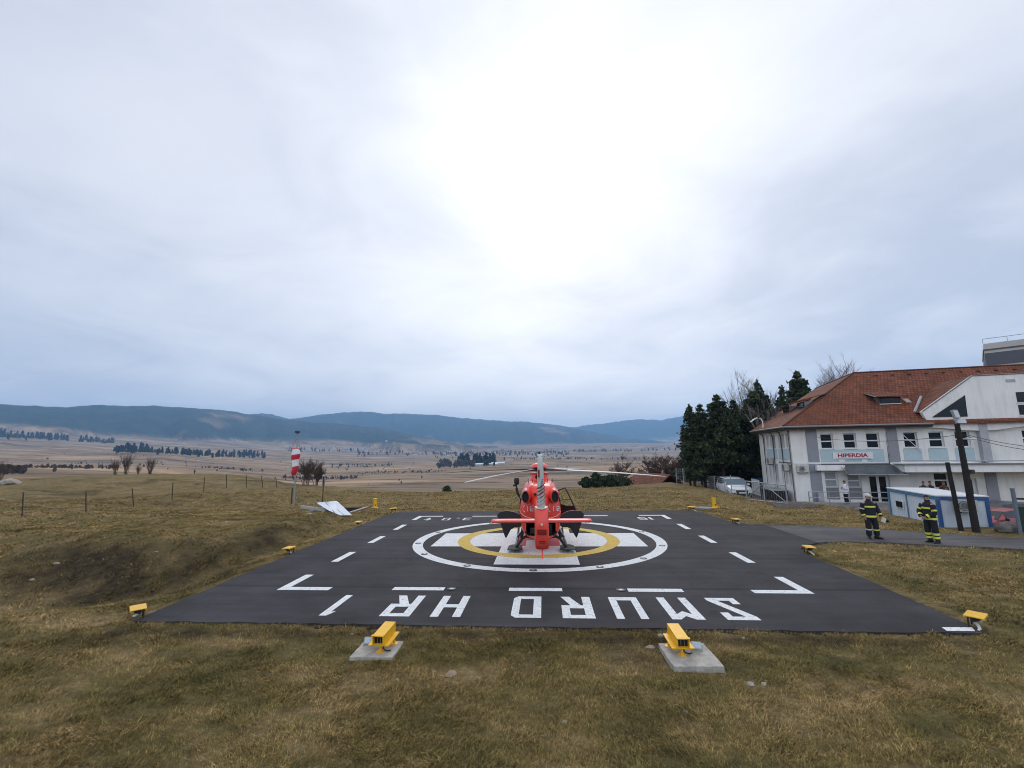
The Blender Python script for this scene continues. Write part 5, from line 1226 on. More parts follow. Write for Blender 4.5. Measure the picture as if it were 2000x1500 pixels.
def face_parts(hc, f, r, parent, hair=True, cap=None, hairm=None):
    R = Matrix((r, f, Vector((0,0,1)))).transposed()
    def bx(name, off, dim, m): return MB().box(hc+R @ Vector(off), dim, R).build(name, m, parent, bevel=min(dim)*.3)
    bx('nose', (0,.105,-.01), (.026,.035,.045), M_SKIN)
    for s in (-1, 1):
        bx('eye', (s*.032,.088,.018), (.022,.012,.011), M_HAIR); bx('ear', (s*.082,-.005,0), (.018,.036,.058), M_SKIN)
    bx('mouth', (0,.092,-.052), (.05,.012,.010), mat('lip', (.30,.12,.10), .6) if 'lip' not in bpy.data.materials else bpy.data.materials['lip'])
    if hair:
        rs = []
        for k in range(6):
            a = rad(8+k*16.2); rr = math.cos(a)
            rs.append([tuple(hc+R @ Vector((.089*rr*math.cos(2*PI*j/16), (.103*rr*math.sin(2*PI*j/16)-.012), .018+.105*math.sin(a)+(0 if math.sin(2*PI*j/16) > -.2 else -.055*rr)))) for j in range(16)])
        MB().rings(rs).build('hair', hairm or M_HAIR, parent, smooth=60)
    if cap:
        rs = [[tuple(hc+R @ Vector((q*.094*math.cos(2*PI*j/16), q*.108*math.sin(2*PI*j/16)-.008, z))) for j in range(16)] for q, z in ((1,.035),(1.02,.06),(1.0,.10),(.8,.135),(.35,.15))]
        cp = MB().rings(rs).build('cap', cap, parent, smooth=60)
        MB().rings([[tuple(hc+R @ Vector((x, y, z))) for x, y in ((-.08,.08),(.08,.08),(.06,.17),(-.06,.17))] for z in (.038,.048)]).build('peak', cap, cp)
def firefighter(label, loc, rz, pose, head_turn, sc=1.0, cap=None):
    t = thing('person', label, 'person', loc, rz); t.scale = (sc,)*3
    A = pose
    # body: one skinned surface, mostly under the clothing
    nodes = [((0,0,.98), .12), ((0,0,1.20), .13), ((0,.01,1.42), .125), ((0,0,1.545), .055)]; edges = [(0,1),(1,2),(2,3)]
    for s, k in ((-1,'L'),(1,'R')):
        sh, el, wr, hd, th = A['arm'+k]
        nodes.append((sh, .06)); i = len(nodes)-1; edges.append((2, i)); nodes.append((el, .045)); edges.append((i, i+1)); nodes.append((wr, .03)); edges.append((i+1, i+2))
        hand_nodes(nodes, edges, i+2, wr, hd, th, A.get('curl', .5), A.get('palm'+k, 1))
        hp, kn, an = A['leg'+k]; nodes.append((hp, .085)); i = len(nodes)-1; edges.append((0, i)); nodes.append((kn, .06)); edges.append((i, i+1)); nodes.append((an, .042)); edges.append((i+1, i+2))
    hc, f, r = face_head(nodes, edges, 3, (0,0,1.545), head_turn)
    body = skinned('body', nodes, edges, M_SKIN, t)
    # jacket with tape
    b = MB(); rs = []; mis = []
    for z, rx, ry, mi in ((.80,.235,.165,0),(.87,.232,.165,1),(.945,.225,.16,0),(1.05,.222,.158,0),(1.20,.235,.160,0),(1.27,.24,.16,1),(1.335,.24,.158,0),(1.42,.215,.15,0),(1.49,.15,.12,0),(1.53,.085,.085,0),(1.60,.082,.085,0)):
        rs.append(ell((0,0,z), rx, ry, 20)); mis.append(mi)
    b.rings(rs, mis=mis[:-1])
    for k in ('L','R'):
        sh, el, wr, hd, th = A['arm'+k]; limb(b, [sh, el, wr], [.098,.085,.068], 12, A['bands'+k])
    b.build('jacket', [M_NAVY, M_REFL, M_SILV], t, smooth=60)
    b = MB(); b.rings([ell((0,0,z), rx, ry, 16) for z, rx, ry in ((.76,.19,.14),(.95,.20,.15),(1.0,.19,.14))])
    for k in ('L','R'):
        hp, kn, an = A['leg'+k]; an2 = Vector(kn).lerp(Vector(an), .86); limb(b, [hp, kn, tuple(an2)], [.125,.105,.105], 12, A['lbands'+k])
    b.build('trousers', [M_NAVY, M_REFL, M_SILV], t, smooth=60)
    for k in ('L','R'):
        an = Vector(A['leg'+k][2]); fd = Vector(A['foot'+k]).normalized(); sd_ = Vector((-fd.y, fd.x, 0))
        rs = []
        for u, wd, hgt in ((-.10,.045,.10),(-.06,.055,.13),(.04,.055,.12),(.11,.052,.085),(.18,.045,.055),(.215,.02,.035)):
            c_ = Vector((an.x, an.y, 0))+fd*u; rs.append([tuple(c_+sd_*wd*math.cos(2*PI*j/10)+Vector((0,0,hgt/2+hgt/2*math.sin(2*PI*j/10)))) for j in range(10)])
        bt = MB().rings(rs).tube([tuple(Vector((an.x,an.y,.05))), tuple(Vector((an.x,an.y,.26)))], [.062,.07], 10).build('boot', M_BOOT, t, smooth=60)
    face_parts(hc, f, r, t, hair=True, cap=cap)
    return t
p1 = (14.32, .10, 0.0); p2 = (16.05, -.76, -.004)
# standing, arms hanging, slips of paper and a dark glove in the hand at the right
A1p = dict(armL=((-.20,0,1.42),(-.285,.01,1.13),(-.25,-.06,.90),(.12,-.15,-1),(.3,-1,0)), armR=((.20,0,1.42),(.31,0,1.15),(.36,-.09,.92),(.25,-.25,-1),(-.3,-1,0)), curl=.5, palmL=-1,
    legL=((-.10,0,.92),(-.125,-.03,.50),(-.12,.02,.09)), legR=((.10,0,.92),(.15,-.03,.50),(.17,.02,.09)), footL=(-.25,-1,0), footR=(.85,-.6,0), bandsL=[(.36,.44,2),(.84,.94)], bandsR=[(.80,.90)], lbandsL=[(.66,.73,2)], lbandsR=[(.68,.75)])
f1 = firefighter('firefighter in dark jacket facing us with a pale cap and white papers in hand', p1, rad(-6), A1p, rad(25), 1.03, M_CAPW)
pap = thing('document', 'folded white papers held in the hand of the firefighter facing us', 'papers', (p1[0]+.405, p1[1]-.17, .80), rad(12))
MB().box((0,0,0), (.17,.02,.20), (0,.35,0)).box((.03,-.016,-.03), (.13,.006,.18), (0,.55,0)).build('sheet', M_CAPW, pap)
gl = thing('glove', 'dark work glove held with the white papers by a firefighter', 'glove', (p1[0]+.55, p1[1]-.12, .77), 0)
MB().rings([ell((0,0,z), rx, .03, 10) for z, rx in ((-.13,.02),(-.08,.06),(0,.07),(.09,.05),(.12,.03))]).build('glove_body', M_BOOT, gl, smooth=60); gl.rotation_euler = (0, rad(-55), 0)
# standing side on, turned to the left, forearms across the belly
A2p = dict(armL=((-.185,-.02,1.42),(-.30,-.08,1.14),(-.10,-.27,1.00),(.8,-.35,-.3),(0,-.3,1)), armR=((.185,-.02,1.42),(.27,-.05,1.14),(.10,-.27,.98),(-.6,-.4,-.6),(0,-.3,1)), curl=.45, palmL=1, palmR=-1,
    legL=((-.10,0,.92),(-.12,-.03,.50),(-.12,.02,.09)), legR=((.10,.0,.92),(.12,.02,.50),(.12,.06,.09)), footL=(-.1,-1,0), footR=(.2,-1,0), bandsL=[(.22,.34),(.80,.93)], bandsR=[(.30,.40),(.82,.94)], lbandsL=[(.70,.80),(.86,.97)], lbandsR=[(.70,.80),(.86,.97)])
f2 = firefighter('firefighter in dark jacket standing side on facing left with forearms crossed', p2, rad(-80), A2p, rad(-8), 1.06)

def civilian(label, loc, rz, top, legs, hairlong=False, sc=1.0):
    t = thing('person', label, 'person', loc, rz); t.scale = (sc,)*3
    nodes = [((0,0,.95), .11), ((0,0,1.18), .105), ((0,.01,1.38), .11), ((0,0,1.50), .045)]; edges = [(0,1),(1,2),(2,3)]
    arms = dict(L=((-.17,0,1.37),(-.23,.02,1.12),(-.12,-.20,1.12)), R=((.17,0,1.37),(.23,.02,1.12),(.08,-.22,1.20)))
    for s, k in ((-1,'L'),(1,'R')):
        sh, el, wr = arms[k]; nodes.append((sh, .052)); i = len(nodes)-1; edges.append((2, i)); nodes.append((el, .042)); edges.append((i, i+1)); nodes.append((wr, .027)); edges.append((i+1, i+2))
        hand_nodes(nodes, edges, i+2, wr, (-s*.6,-.5,.3), (0,-.4,1), .5, s)
        nodes.append(((s*.09,0,.90), .08)); i = len(nodes)-1; edges.append((0, i)); nodes.append(((s*.10,-.02,.48), .055)); edges.append((i, i+1)); nodes.append(((s*.10,.02,.08), .038)); edges.append((i+1, i+2)); nodes.append(((s*.11,-.12,.035), .035)); edges.append((i+2, i+3))
    hc, f, r = face_head(nodes, edges, 3, (0,0,1.50), rad(-20)); skinned('body', nodes, edges, M_SKIN, t)
    b = MB().rings([ell((0,0,z), rx, ry, 16) for z, rx, ry in ((.80,.20,.15),(.95,.19,.145),(1.12,.17,.13),(1.28,.19,.135),(1.38,.18,.125),(1.45,.10,.09),(1.49,.06,.06))])
    for k in arms: limb(b, arms[k], [.075,.065,.05], 10)
    b.build('tunic', top, t, smooth=60)
    b = MB()
    for s in (-1, 1): limb(b, [(s*.09,0,.90),(s*.10,-.02,.48),(s*.10,.02,.11)], [.105,.075,.065], 10)
    b.build('trousers', legs, t, smooth=60)
    for s in (-1, 1): MB().rings([ell((s*.105,y,.045), .042, .012, 8) for y in (.06,)] + [[(s*.105+.042*math.cos(2*PI*j/8), y, .045+hh*math.sin(2*PI*j/8)) for j in range(8)] for y, hh in ((.07,.04),(-.05,.045),(-.16,.03))][0:0] or [[(s*.105+.042*math.cos(2*PI*j/8), y, .045+hh*math.sin(2*PI*j/8)) for j in range(8)] for y, hh in ((.07,.035),(-.05,.044),(-.17,.025))]).build('shoe', M_CLOTHW, t, smooth=60)
    face_parts(hc, f, r, t); return t
wp = bl(2.6, -2.0, TZ)
civilian('person in white tunic and dark trousers standing on the clinic terrace', wp, BA+rad(-70), M_CLOTHW, M_TROU, sc=1.0)
M_GRY = mat('dark_grey_coat_cloth', (.03,.03,.035), .85); M_BRN = mat('brown_coat_cloth', (.06,.035,.025), .85)
for (u, v, m, l) in ((7.55,-1.9,M_GRY,'dark coated person behind the cabin roof, only the head showing, leftmost'), (8.05,-1.7,M_TROU,'dark haired person behind the cabin roof, middle head of three'), (8.75,-1.9,M_BRN,'person in brown behind the cabin roof, rightmost head of three')):
    civilian(l, bl(u, v, -.32), BA+rad(random.uniform(-40, 40)), m, M_TROU, sc=.99)
# ------------------------------------------------------------------ trees and shrubs
M_BARK = mat('pine_bark', (0.075,0.05,0.035), .95, var=.35, vscale=3, bump=.5, bscale=10); M_BIRCH = mat('birch_bark', (0.15,0.125,0.115), .9, var=.4, vscale=4); M_TWIG = mat('bare_twigs', (0.10,0.075,0.06), .9, var=.3, vscale=2); M_TWIGR = mat('reddish_twigs', (0.12,0.075,0.062), .9, var=.3, vscale=2)
def foliage(name, a, c):
    m = bpy.data.materials.new(name); m.use_nodes = True; t = m.node_tree; b = t.nodes['Principled BSDF']; b.inputs['Roughness'].default_value = .8; b.inputs['Specular IOR Level'].default_value = .15
    g = t.nodes.new('ShaderNodeNewGeometry'); r = t.nodes.new('ShaderNodeValToRGB'); t.links.new(g.outputs['Random Per Island'], r.inputs[0]); r.color_ramp.elements[0].color = (*a, 1); r.color_ramp.elements[1].color = (*c, 1)
    t.links.new(r.outputs[0], b.inputs['Base Color']); return m
M_NEEDLE = foliage('pine_needles', (0.014,0.028,0.015), (0.080,0.100,0.046)); M_NEEDLE2 = foliage('young_pine_needles', (0.018,0.034,0.018), (0.06,0.085,0.04))
def cards(P_, size, rng, up=.4, aspect=.45):
    """random blade-like quads at points P_"""
    n = len(P_); a = rng.normal(size=(n,3)); a[:,2] += up*np.abs(rng.normal(size=n)); a /= np.linalg.norm(a, axis=1)[:,None]
    b_ = np.cross(a, rng.normal(size=(n,3))); b_ /= np.linalg.norm(b_, axis=1)[:,None]+1e-9
    s = (size*(.6+.8*rng.random(n)))[:,None] if np.ndim(size) == 0 else size[:,None]
    V = np.stack([P_-a*s*.5-b_*s*aspect*.5, P_+a*s*.1-b_*s*aspect*.6, P_+a*s*.6, P_-a*s*.1+b_*s*aspect*.6], 1).reshape(-1, 3)
    return V, np.arange(4*n).reshape(n, 4)
def conifer_meshes(h, r, seed, bare=.15, whorls=16, dens=1.0, csize=.27, droop=.2, taper=1.0):
    rng = np.random.default_rng(seed); pts = []; b = MB(); lean = rng.normal(size=2)*.02*h
    ax = lambda z: np.array([lean[0]*(z/h)**2, lean[1]*(z/h)**2, z])
    b.tube([tuple(ax(z)) for z in (-.3, h*.3, h*.6, h*.85, h)], [h*.017, h*.014, h*.010, h*.005, .01], 8)
    for k in range(whorls):
        f = (k+rng.random()*.7)/whorls; z = h*(bare+(1-bare)*f*.98); L_ = r*((1-f)**(.75*taper))*(.55+.6*rng.random())*(1 if f > .12 else .6+.4*f/.12) + .12
        nb = rng.integers(5, 8); a0 = rng.random()*6.28
        for q in range(nb):
            if rng.random() < .13: continue
            a = a0+6.28*q/nb+rng.normal()*.25; l = L_*(.65+.5*rng.random()); rise = (.25*f-droop+rng.normal()*.1)
            p0 = ax(z); d = np.array([math.cos(a), math.sin(a), rise]); p1_ = p0+d*l
            b.tube([tuple(p0), tuple(p0+d*l*.6), tuple(p1_+np.array([0,0,.08*l]))], [h*.004, h*.0025, .006], 4)
            m = max(9, int(34*dens*l/.9)); t_ = .25+.8*rng.random(m)
            pts.append(p0+d*l*t_[:,None]+rng.normal(size=(m,3))*np.array([.16,.16,.11])*(.22+.55*l)+np.array([0,0,.06]))
    m = int(60*dens); tz = rng.random(m); pts.append(np.stack([rng.normal(size=m)*(.03+.28*tz), rng.normal(size=m)*(.03+.28*tz), h*(1-.16*tz)], 1)+np.array([lean[0],lean[1],0]))
    V, F = cards(np.concatenate(pts), csize, rng, .7); return b, V, F
def pine_proto(h, r, seed, m=None, **k):
    b, V, F = conifer_meshes(h, r, seed, **k)
    t = thing('pine_tree', '', 'tree'); b.build('trunk', M_BARK, t, smooth=60)
    o = bpy.data.objects.new('crown', np_mesh('crown', V, 4, F, m or M_NEEDLE)); C.objects.link(o); o.parent = t; return t
PINES = [pine_proto(10, 2.1, 1, bare=.12, whorls=30, dens=1.2), pine_proto(10, 2.3, 2, bare=.2, whorls=27, dens=1.2), pine_proto(10, 1.8, 3, bare=.1, whorls=32, dens=1.2), pine_proto(10, 2.6, 4, bare=.26, whorls=26, dens=1.9, taper=.8)]
used_p = set()
def place_pine(k, px, r, ytop, label, grp='pines beside the clinic', z=None):
    x, y = pos(px, r); z0 = H(x, y) if z is None else z; dd = (Vector((x, y, 0))-CAM).dot(FW0); top = at(px, ytop, dd).z; h = top-z0; s = h/10
    o = PINES[k]
    if k in used_p: o = dup(o, (x, y, z0), random.uniform(0, 6), label, (min(s*1.05, .85+.15*s), min(s*1.05, .85+.15*s), s))
    else: used_p.add(k); o.location = (x, y, z0); o['label'] = label; o.scale = (min(s*1.05, .85+.15*s),)*2+(s,)
    o['group'] = grp; return o
random.seed(11)
PL = [(1346,53,789,'leftmost pine of the row, narrow with foliage to the ground'),(1366,54,788,'second pine from the left of the row, slim pointed top'),(1386,55,793,'third pine from the left of the row'),(1403,53,771,'tall pointed pine at the left shoulder of the row above the fence'),(1420,58,792,'shorter pine behind the white car'),(1434,55,780,'broad topped pine standing behind the white car'),(1452,57,792,'pine right of the white car with bare lower trunk'),
      (1470,55,765,'pine left of the tall birch'),(1484,60,742,'tall pine half behind the leaning bare trunk'),(1500,57,770,'dark pine below the tall birch'),(1522,60,752,'pine between the birch and the clinic roof'),(1562,64,725,'tallest pine rising behind the clinic roof edge'),(1540,66,775,'pine just above the far roof corner of the clinic'),(1360,62,805,'back row pine seen through the left end of the row'),(1412,66,800,'back row pine behind the left shoulder of the row'),(1445,64,800,'back row pine between the white car and the clinic'),(1478,68,785,'back row pine behind the roof corner'),(1582,70,757,'pine tip showing over the clinic roof')]
for i, (px, r, yt, l) in enumerate(PL): place_pine(i % 4, px, r, yt, l)
for i, (px, r, yt) in enumerate(((1338,58,830),(1376,60,815),(1395,62,815),(1428,70,815),(1462,70,815),(1493,72,800),(1512,72,800))): place_pine((i+2) % 4, px, r, yt, 'dense dark pine filling the back of the grove beside the clinic')

def bare_tree(h, seed, spread=.35, levels=5, r0=.02, stems=1, upright=.6, twig=.011):
    rng = random.Random(seed); b = MB()
    def grow(p, d, l, r, lv):
        n = 3; pts = [p]; dd = d.copy(); rs = [r]
        for i in range(n):
            dd = (dd+Vector((rng.gauss(0,.12), rng.gauss(0,.12), rng.gauss(0,.08)+.05*upright))).normalized(); pts.append(pts[-1]+dd*l/n); rs.append(max(twig*.55, r*(1-.42*(i+1)/n)))
        b.tube(pts, rs, 6 if lv < 2 else (4 if lv < 3 else 3), caps=False)
        if lv >= levels: return
        nb = rng.randint(4, 6) if lv == 0 else rng.randint(3, 4)
        for k in range(nb):
            t = rng.uniform(.25 if lv == 0 else .2, 1.0); q = t*n; i = min(n-1, int(q)); bp = pts[i].lerp(pts[i+1], q-i)
            a = rng.uniform(0, 6.28); s = Vector((math.cos(a), math.sin(a), 0)); nd = (dd*upright+s*(spread*1.6)+Vector((0,0,.15))).normalized()
            grow(bp, nd, l*rng.uniform(.42,.68), max(twig*.6, rs[i]*.55), lv+1)
        grow(pts[-1], dd, l*.62, rs[-1], lv+1)
    for s in range(stems):
        a = rng.uniform(0, 6.28); o_ = Vector((math.cos(a), math.sin(a), 0))*(0 if stems == 1 else rng.uniform(.1, .28)*h*.5)
        d = Vector((o_.x/h*1.1, o_.y/h*1.1, 1)).normalized(); grow(o_*(.6 if stems > 1 else 0)+Vector((0,0,-.1)), d, h*(.42 if levels > 3 else .6)*rng.uniform(.8,1.1), h*r0, 0)
    return b
def put_tree(name, b, m, px, r, label, cat='tree', grp=None, ztop=None, z=None):
    x, y = pos(px, r); z0 = H(x, y) if z is None else z
    t = thing(name, label, cat, (x, y, z0), random.uniform(0, 6), grp); o = b.build('branches', m, t, recalc=False)
    if ztop is not None:
        dd = (Vector((x, y, 0))-CAM).dot(FW0); hh = at(px, ztop, dd).z-z0; zm = max(v.co.z for v in o.data.vertices); k = hh/zm; t.scale = (k, k, k)
    return t
put_tree('birch_tree', bare_tree(13, 3, .30, 5, .012, 1, .8, .008), M_BIRCH, 1500, 60, 'tall bare birch rising over the pines beside the clinic', grp='bare birches', ztop=700)
put_tree('birch_tree', bare_tree(9, 8, .34, 5, .012, 1, .8, .008), M_BIRCH, 1474, 62, 'smaller bare birch left of the tall birch', grp='bare birches', ztop=742)
put_tree('birch_tree', bare_tree(12, 5, .38, 5, .011, 1, .7, .009), M_BIRCH, 1617, 80, 'rounded bare birch crown above the clinic roof', grp='bare birches', ztop=699)
put_tree('birch_tree', bare_tree(12, 6, .38, 5, .011, 1, .7, .010), M_BIRCH, 1655, 90, 'small faint bare tree top left of the ridge end', grp='bare birches', ztop=714)
put_tree('birch_tree', bare_tree(12, 9, .42, 5, .011, 1, .6, .010), M_BIRCH, 1715, 90, 'wide faint bare crown above the clinic ridge', grp='bare birches', ztop=691)
put_tree('birch_tree', bare_tree(11, 15, .30, 5, .012, 1, .8, .009), M_BIRCH, 1528, 66, 'thin bare birch between the tall birch and the roof pine', grp='bare birches', ztop=728)
put_tree('birch_tree', bare_tree(11, 16, .32, 5, .012, 1, .8, .009), M_BIRCH, 1484, 64, 'bare birch close left of the tallest birch', grp='bare birches', ztop=722)
put_tree('birch_tree', bare_tree(11, 17, .36, 5, .011, 1, .7, .010), M_BIRCH, 1595, 84, 'pale bare crown left of the rounded one above the roof', grp='bare birches', ztop=716)
# leaning bare trunk before the pines
put_tree('bare_tree', bare_tree(8, 14, .25, 4, .014, 1, .9, .02), M_BIRCH, 1512, 52, 'thin bare tree before the pines beside the roof corner', grp='bare birches', ztop=760)
for px, r, zt, sd, l in ((1203,62,884,21,'spreading bare tree behind the grass edge right of the helicopter'),(1268,72,882,22,'bare tree left of the pair beside the pines'),(1298,74,881,23,'bare tree right of the pair beside the pines'),(1316,76,884,24,'bare tree touching the leftmost pine')):
    put_tree('bare_tree', bare_tree(7, sd, .5, 5, .02, 2, .6, .032), M_TWIGR, px, r, l, grp='bare trees behind the far grass edge', ztop=zt)
for px, r, zt, sd, l in ((603,52,890,31,'grey bare shrub behind the windsock pole'),(622,54,896,32,'lower bare shrub just right of the windsock pole')):
    put_tree('bare_shrub', bare_tree(4, sd, .42, 4, .012, 7, .9, .016), M_TWIG, px, r, l, 'shrub', 'bare shrubs on the left', ztop=zt)
for px, r, zt, sd, l in ((236,70,893,41,'sparse upright bare shrub on the left rise, left one of three'),(256,71,880,42,'tall twiggy bare shrub on the left rise, middle one of three'),(303,70,890,43,'bare shrub on the left rise, right one of three'),(280,69,905,46,'low bare scrub between the shrubs on the left rise'),(14,62,893,44,'bare scrub at the left edge of the view'),(388,66,915,45,'low dark scrub at the end of the left rise')):
    put_tree('bare_shrub', bare_tree(4, sd, .16, 2, .008, 16, 1.3, .018), M_TWIG, px, r, l, 'shrub', 'bare shrubs on the left', ztop=zt)
# young evergreens
def young(px, r, zt, w_, sd, label, name='young_pine'):
    x, y = pos(px, r); z0 = H(x, y); dd = (Vector((x, y, 0))-CAM).dot(FW0); h = at(px, zt, dd).z-z0
    b, V, F = conifer_meshes(h, w_, sd, bare=.02, whorls=13, dens=2.2, csize=.22, droop=-.15, taper=1.25); t = thing(name, label, 'tree', (x, y, z0), 0, 'young evergreens behind the far grass edge'); b.build('trunk', M_BARK, t)
    o = bpy.data.objects.new('crown', np_mesh('crown', V, 4, F, M_NEEDLE2)); C.objects.link(o); o.parent = t
young(1140, 50, 934, .9, 51, 'small young pine at the left end of the evergreen clump'); young(1158, 50, 925, 1.1, 52, 'pointed young pine, tallest of the evergreen clump'); young(1187, 51, 930, 1.7, 53, 'broad bushy evergreen beside the spreading bare tree'); young(1207, 52, 936, 1.3, 54, 'low evergreen at the right end of the clump'); young(873, 60, 950, .9, 55, 'lone small dark evergreen showing over the far grass edge')

# ------------------------------------------------------------------ far woods, hedges, houses
def wood(name, label, seed, spots, m, cone=True):
    """spots: list of (px, range, height); one mass of trees"""
    rng = np.random.default_rng(seed); VV = []; FF = []; o_ = 0
    xy = np.array([pos(p, r) for p, r, h in spots]); zs = terrain(xy[:,0], xy[:,1])[0]
    for (p, r, h), (x, y), z in zip(spots, xy, zs):
        n = 90; t_ = rng.random(n)**.8
        rad_ = h*(.20*(1-t_*.9) if cone else .32*np.sqrt(np.clip(1-(2*t_-1)**2, 0, 1)))
        a = rng.random(n)*6.28; P_ = np.stack([x+rad_*np.cos(a)*np.sqrt(rng.random(n)), y+rad_*np.sin(a), z+h*(.06+.94*t_)], 1)
        V, F = cards(P_, h*.22, rng, .5, .7); VV.append(V); FF.append(F+o_); o_ += len(V)
    me = np_mesh(name, np.concatenate(VV), 4, np.concatenate(FF), m); o = bpy.data.objects.new(name, me); C.objects.link(o); return stuff(o, label, 'trees')
M_FARW = foliage('far_conifers', (0.008,0.016,0.012), (0.022,0.032,0.022)); M_FARB = foliage('far_bare_wood', (0.06,0.05,0.045), (0.11,0.09,0.08)); M_HEDGE = foliage('far_scrub', (0.06,0.05,0.042), (0.11,0.09,0.075))
rnd = random.Random(5)
def row(p0, p1, r0, r1, n, h0, h1, jr=.05):
    return [(p0+(p1-p0)*rnd.random()**rnd.choice((.7,1,1.4)), (r0+(r1-r0)*rnd.random())*(1+jr*rnd.gauss(0,1)), h0*.5+(h1-h0*.5)*rnd.random()**1.5) for _ in range(int(n*1.6))]
wood('woodland', 'dark conifer belt on the dry slope left of centre', 61, row(228,300,1250,1330,34,13,22)+row(300,440,1230,1330,55,10,15), M_FARW)
wood('woodland', 'loose dark conifer clump below the left hills', 62, row(440,520,1450,1600,34,10,19)+row(560,700,2300,2500,36,10,18), M_FARW)
wood('woodland', 'dark wood patches at the foot of the left hills', 63, row(-20,135,2250,2500,70,14,24)+row(160,225,2300,2450,28,14,22), M_FARW)
wood('woodland', 'dark grove behind the pale long sheds in the valley', 64, row(893,965,860,930,46,14,22), M_FARW)
wood('woodland', 'grey bare wood left of the pale sheds', 65, row(850,925,800,850,44,8,12), M_FARB, False)
for i, (a_, c_, r0, n, h0, h1, l) in enumerate(((560,700,420,90,1.2,2.6,'dark hedge line right of the windsock'),(700,870,560,60,1.2,2.6,'dark scrub line in the middle of the valley'),(650,770,900,70,2,4,'scrub strip along a pale track'),(400,520,620,60,1.2,2.8,'scrub line on the left slope beyond the fence'),(60,240,420,90,1,2.6,'scrub in the gully on the left slope'),(0,60,240,40,1.5,3,'dark scrub at the left edge'),(1000,1320,1150,140,2,5,'scrub belt across the far valley floor'),(700,1100,1900,120,7,13,'trees among the far village houses'),(960,1320,2300,90,8,14,'tree lines below the right hills'))):
    wood('scrub', l, 80+i, row(a_, c_, r0, r0*1.05, n, h0, h1), M_HEDGE if i < 6 else M_FARB, False)
# single far trees on the slopes
M_HW = mat('far_house_wall', (0.55,0.53,0.50), .9); M_HR = mat('far_house_roof', (0.26,0.12,0.09), .9); M_HG = mat('far_grey_roof', (0.34,0.35,0.37), .8)
def house(px, r, s, rf, label):
    x, y = pos(px, r); z0 = H(x, y); b = MB(); w_, d_, h_ = 9*s, 11*s, 4.5*s
    b.bx(-w_/2, w_/2, -d_/2, d_/2, -3, h_, 0); b.prism([(-w_/2-.5,-d_/2-.4,h_-.05),(w_/2+.5,-d_/2-.4,h_-.05),(0,-d_/2-.4,h_+3.4*s)], (0,d_+.8,0), 1)
    o = b.build('house', [M_HW, rf]); o.location = (x, y, z0); o.rotation_euler = (0,0,rnd.uniform(0, 3)); tag(o, label, 'house', 'houses of the far village'); return o
wood('woodland', 'loose bare trees scattered through the far village', 66, row(850,1110,1500,2300,150,4,10,.12), M_FARB, False)
wood('scrub', 'low scrub scattered over the dry valley', 67, row(100,1320,450,1400,160,1.0,2.6,.25), M_HEDGE, False)
for k in range(84):
    px = rnd.choice((rnd.uniform(740,1110), rnd.uniform(860,1010), rnd.uniform(560,760))); r = rnd.uniform(1750, 2600) if px > 760 else rnd.uniform(2300, 2700)
    house(px, r, rnd.uniform(.8, 1.5), rnd.choice((M_HR, M_HG, M_HG)), 'tiny pale house of the far village on the valley floor')
def shed(px, r, ln_, label):
    x, y = pos(px, r); z0 = H(x, y); t = thing('long_shed', label, 'shed', (x, y, z0), .06, 'long pale sheds in the valley')
    MB().bx(-ln_/2, ln_/2, -5, 5, -4, 2.6).build('wall', M_HW, t); MB().prism([(-ln_/2-.4,-5.6,2.5),(-ln_/2-.4,5.6,2.5),(-ln_/2-.4,0,4.6)], (ln_+.8,0,0)).build('roof', mat('pale_sheet_roof',(.62,.65,.68),.6) if 'pale_sheet_roof' not in bpy.data.materials else bpy.data.materials['pale_sheet_roof'], t)
shed(945, 800, 46, 'long pale shed nearest in the valley in front of the dark grove'); shed(968, 840, 30, 'second pale shed just right of the dark grove')
# house with orange roof below the far edge on the right
x, y = pos(1268, 66); hz_ = -3.6
t = thing('roofed_house', 'house with rust red tiled roof below the far grass edge', 'house', (x, y, hz_), rad(20))
MB().bx(-3.2,3.2,-3.5,3.5,-2,1.9).build('wall', M_WOODD, t); b = MB(); b.prism([(-3.9,-4,1.7),(0,-4,4.3),(0,4,4.3),(-3.9,4,1.7)], (0,0,-.15)).prism([(3.9,-4,1.7),(0,-4,4.3),(0,4,4.3),(3.9,4,1.7)], (0,0,-.15)); o = b.build('roof', M_TILE, t); uv_planar(o, None)
# ------------------------------------------------------------------ things found by following a line of sight down to the ground
def ground_at(px, py):
    d = FW + CR*((px-1000)/FPX) + CU*((750-py)/FPX); d = d/math.hypot(d.x, d.y)
    r = np.arange(4, 120, .1); z = CAM.z+d.z*r; g = terrain(CAM.x+d.x*r, CAM.y+d.y*r)[0]; i = int(np.argmax(z < g)) if (z < g).any() else 250+int(np.argmin(((z-g)/r)[250:450])); 
    return Vector((CAM.x+d.x*r[i], CAM.y+d.y*r[i], g[i]))
def height_to(p, px, py): return at(px, py, (Vector(p)-CAM).dot(FW0))
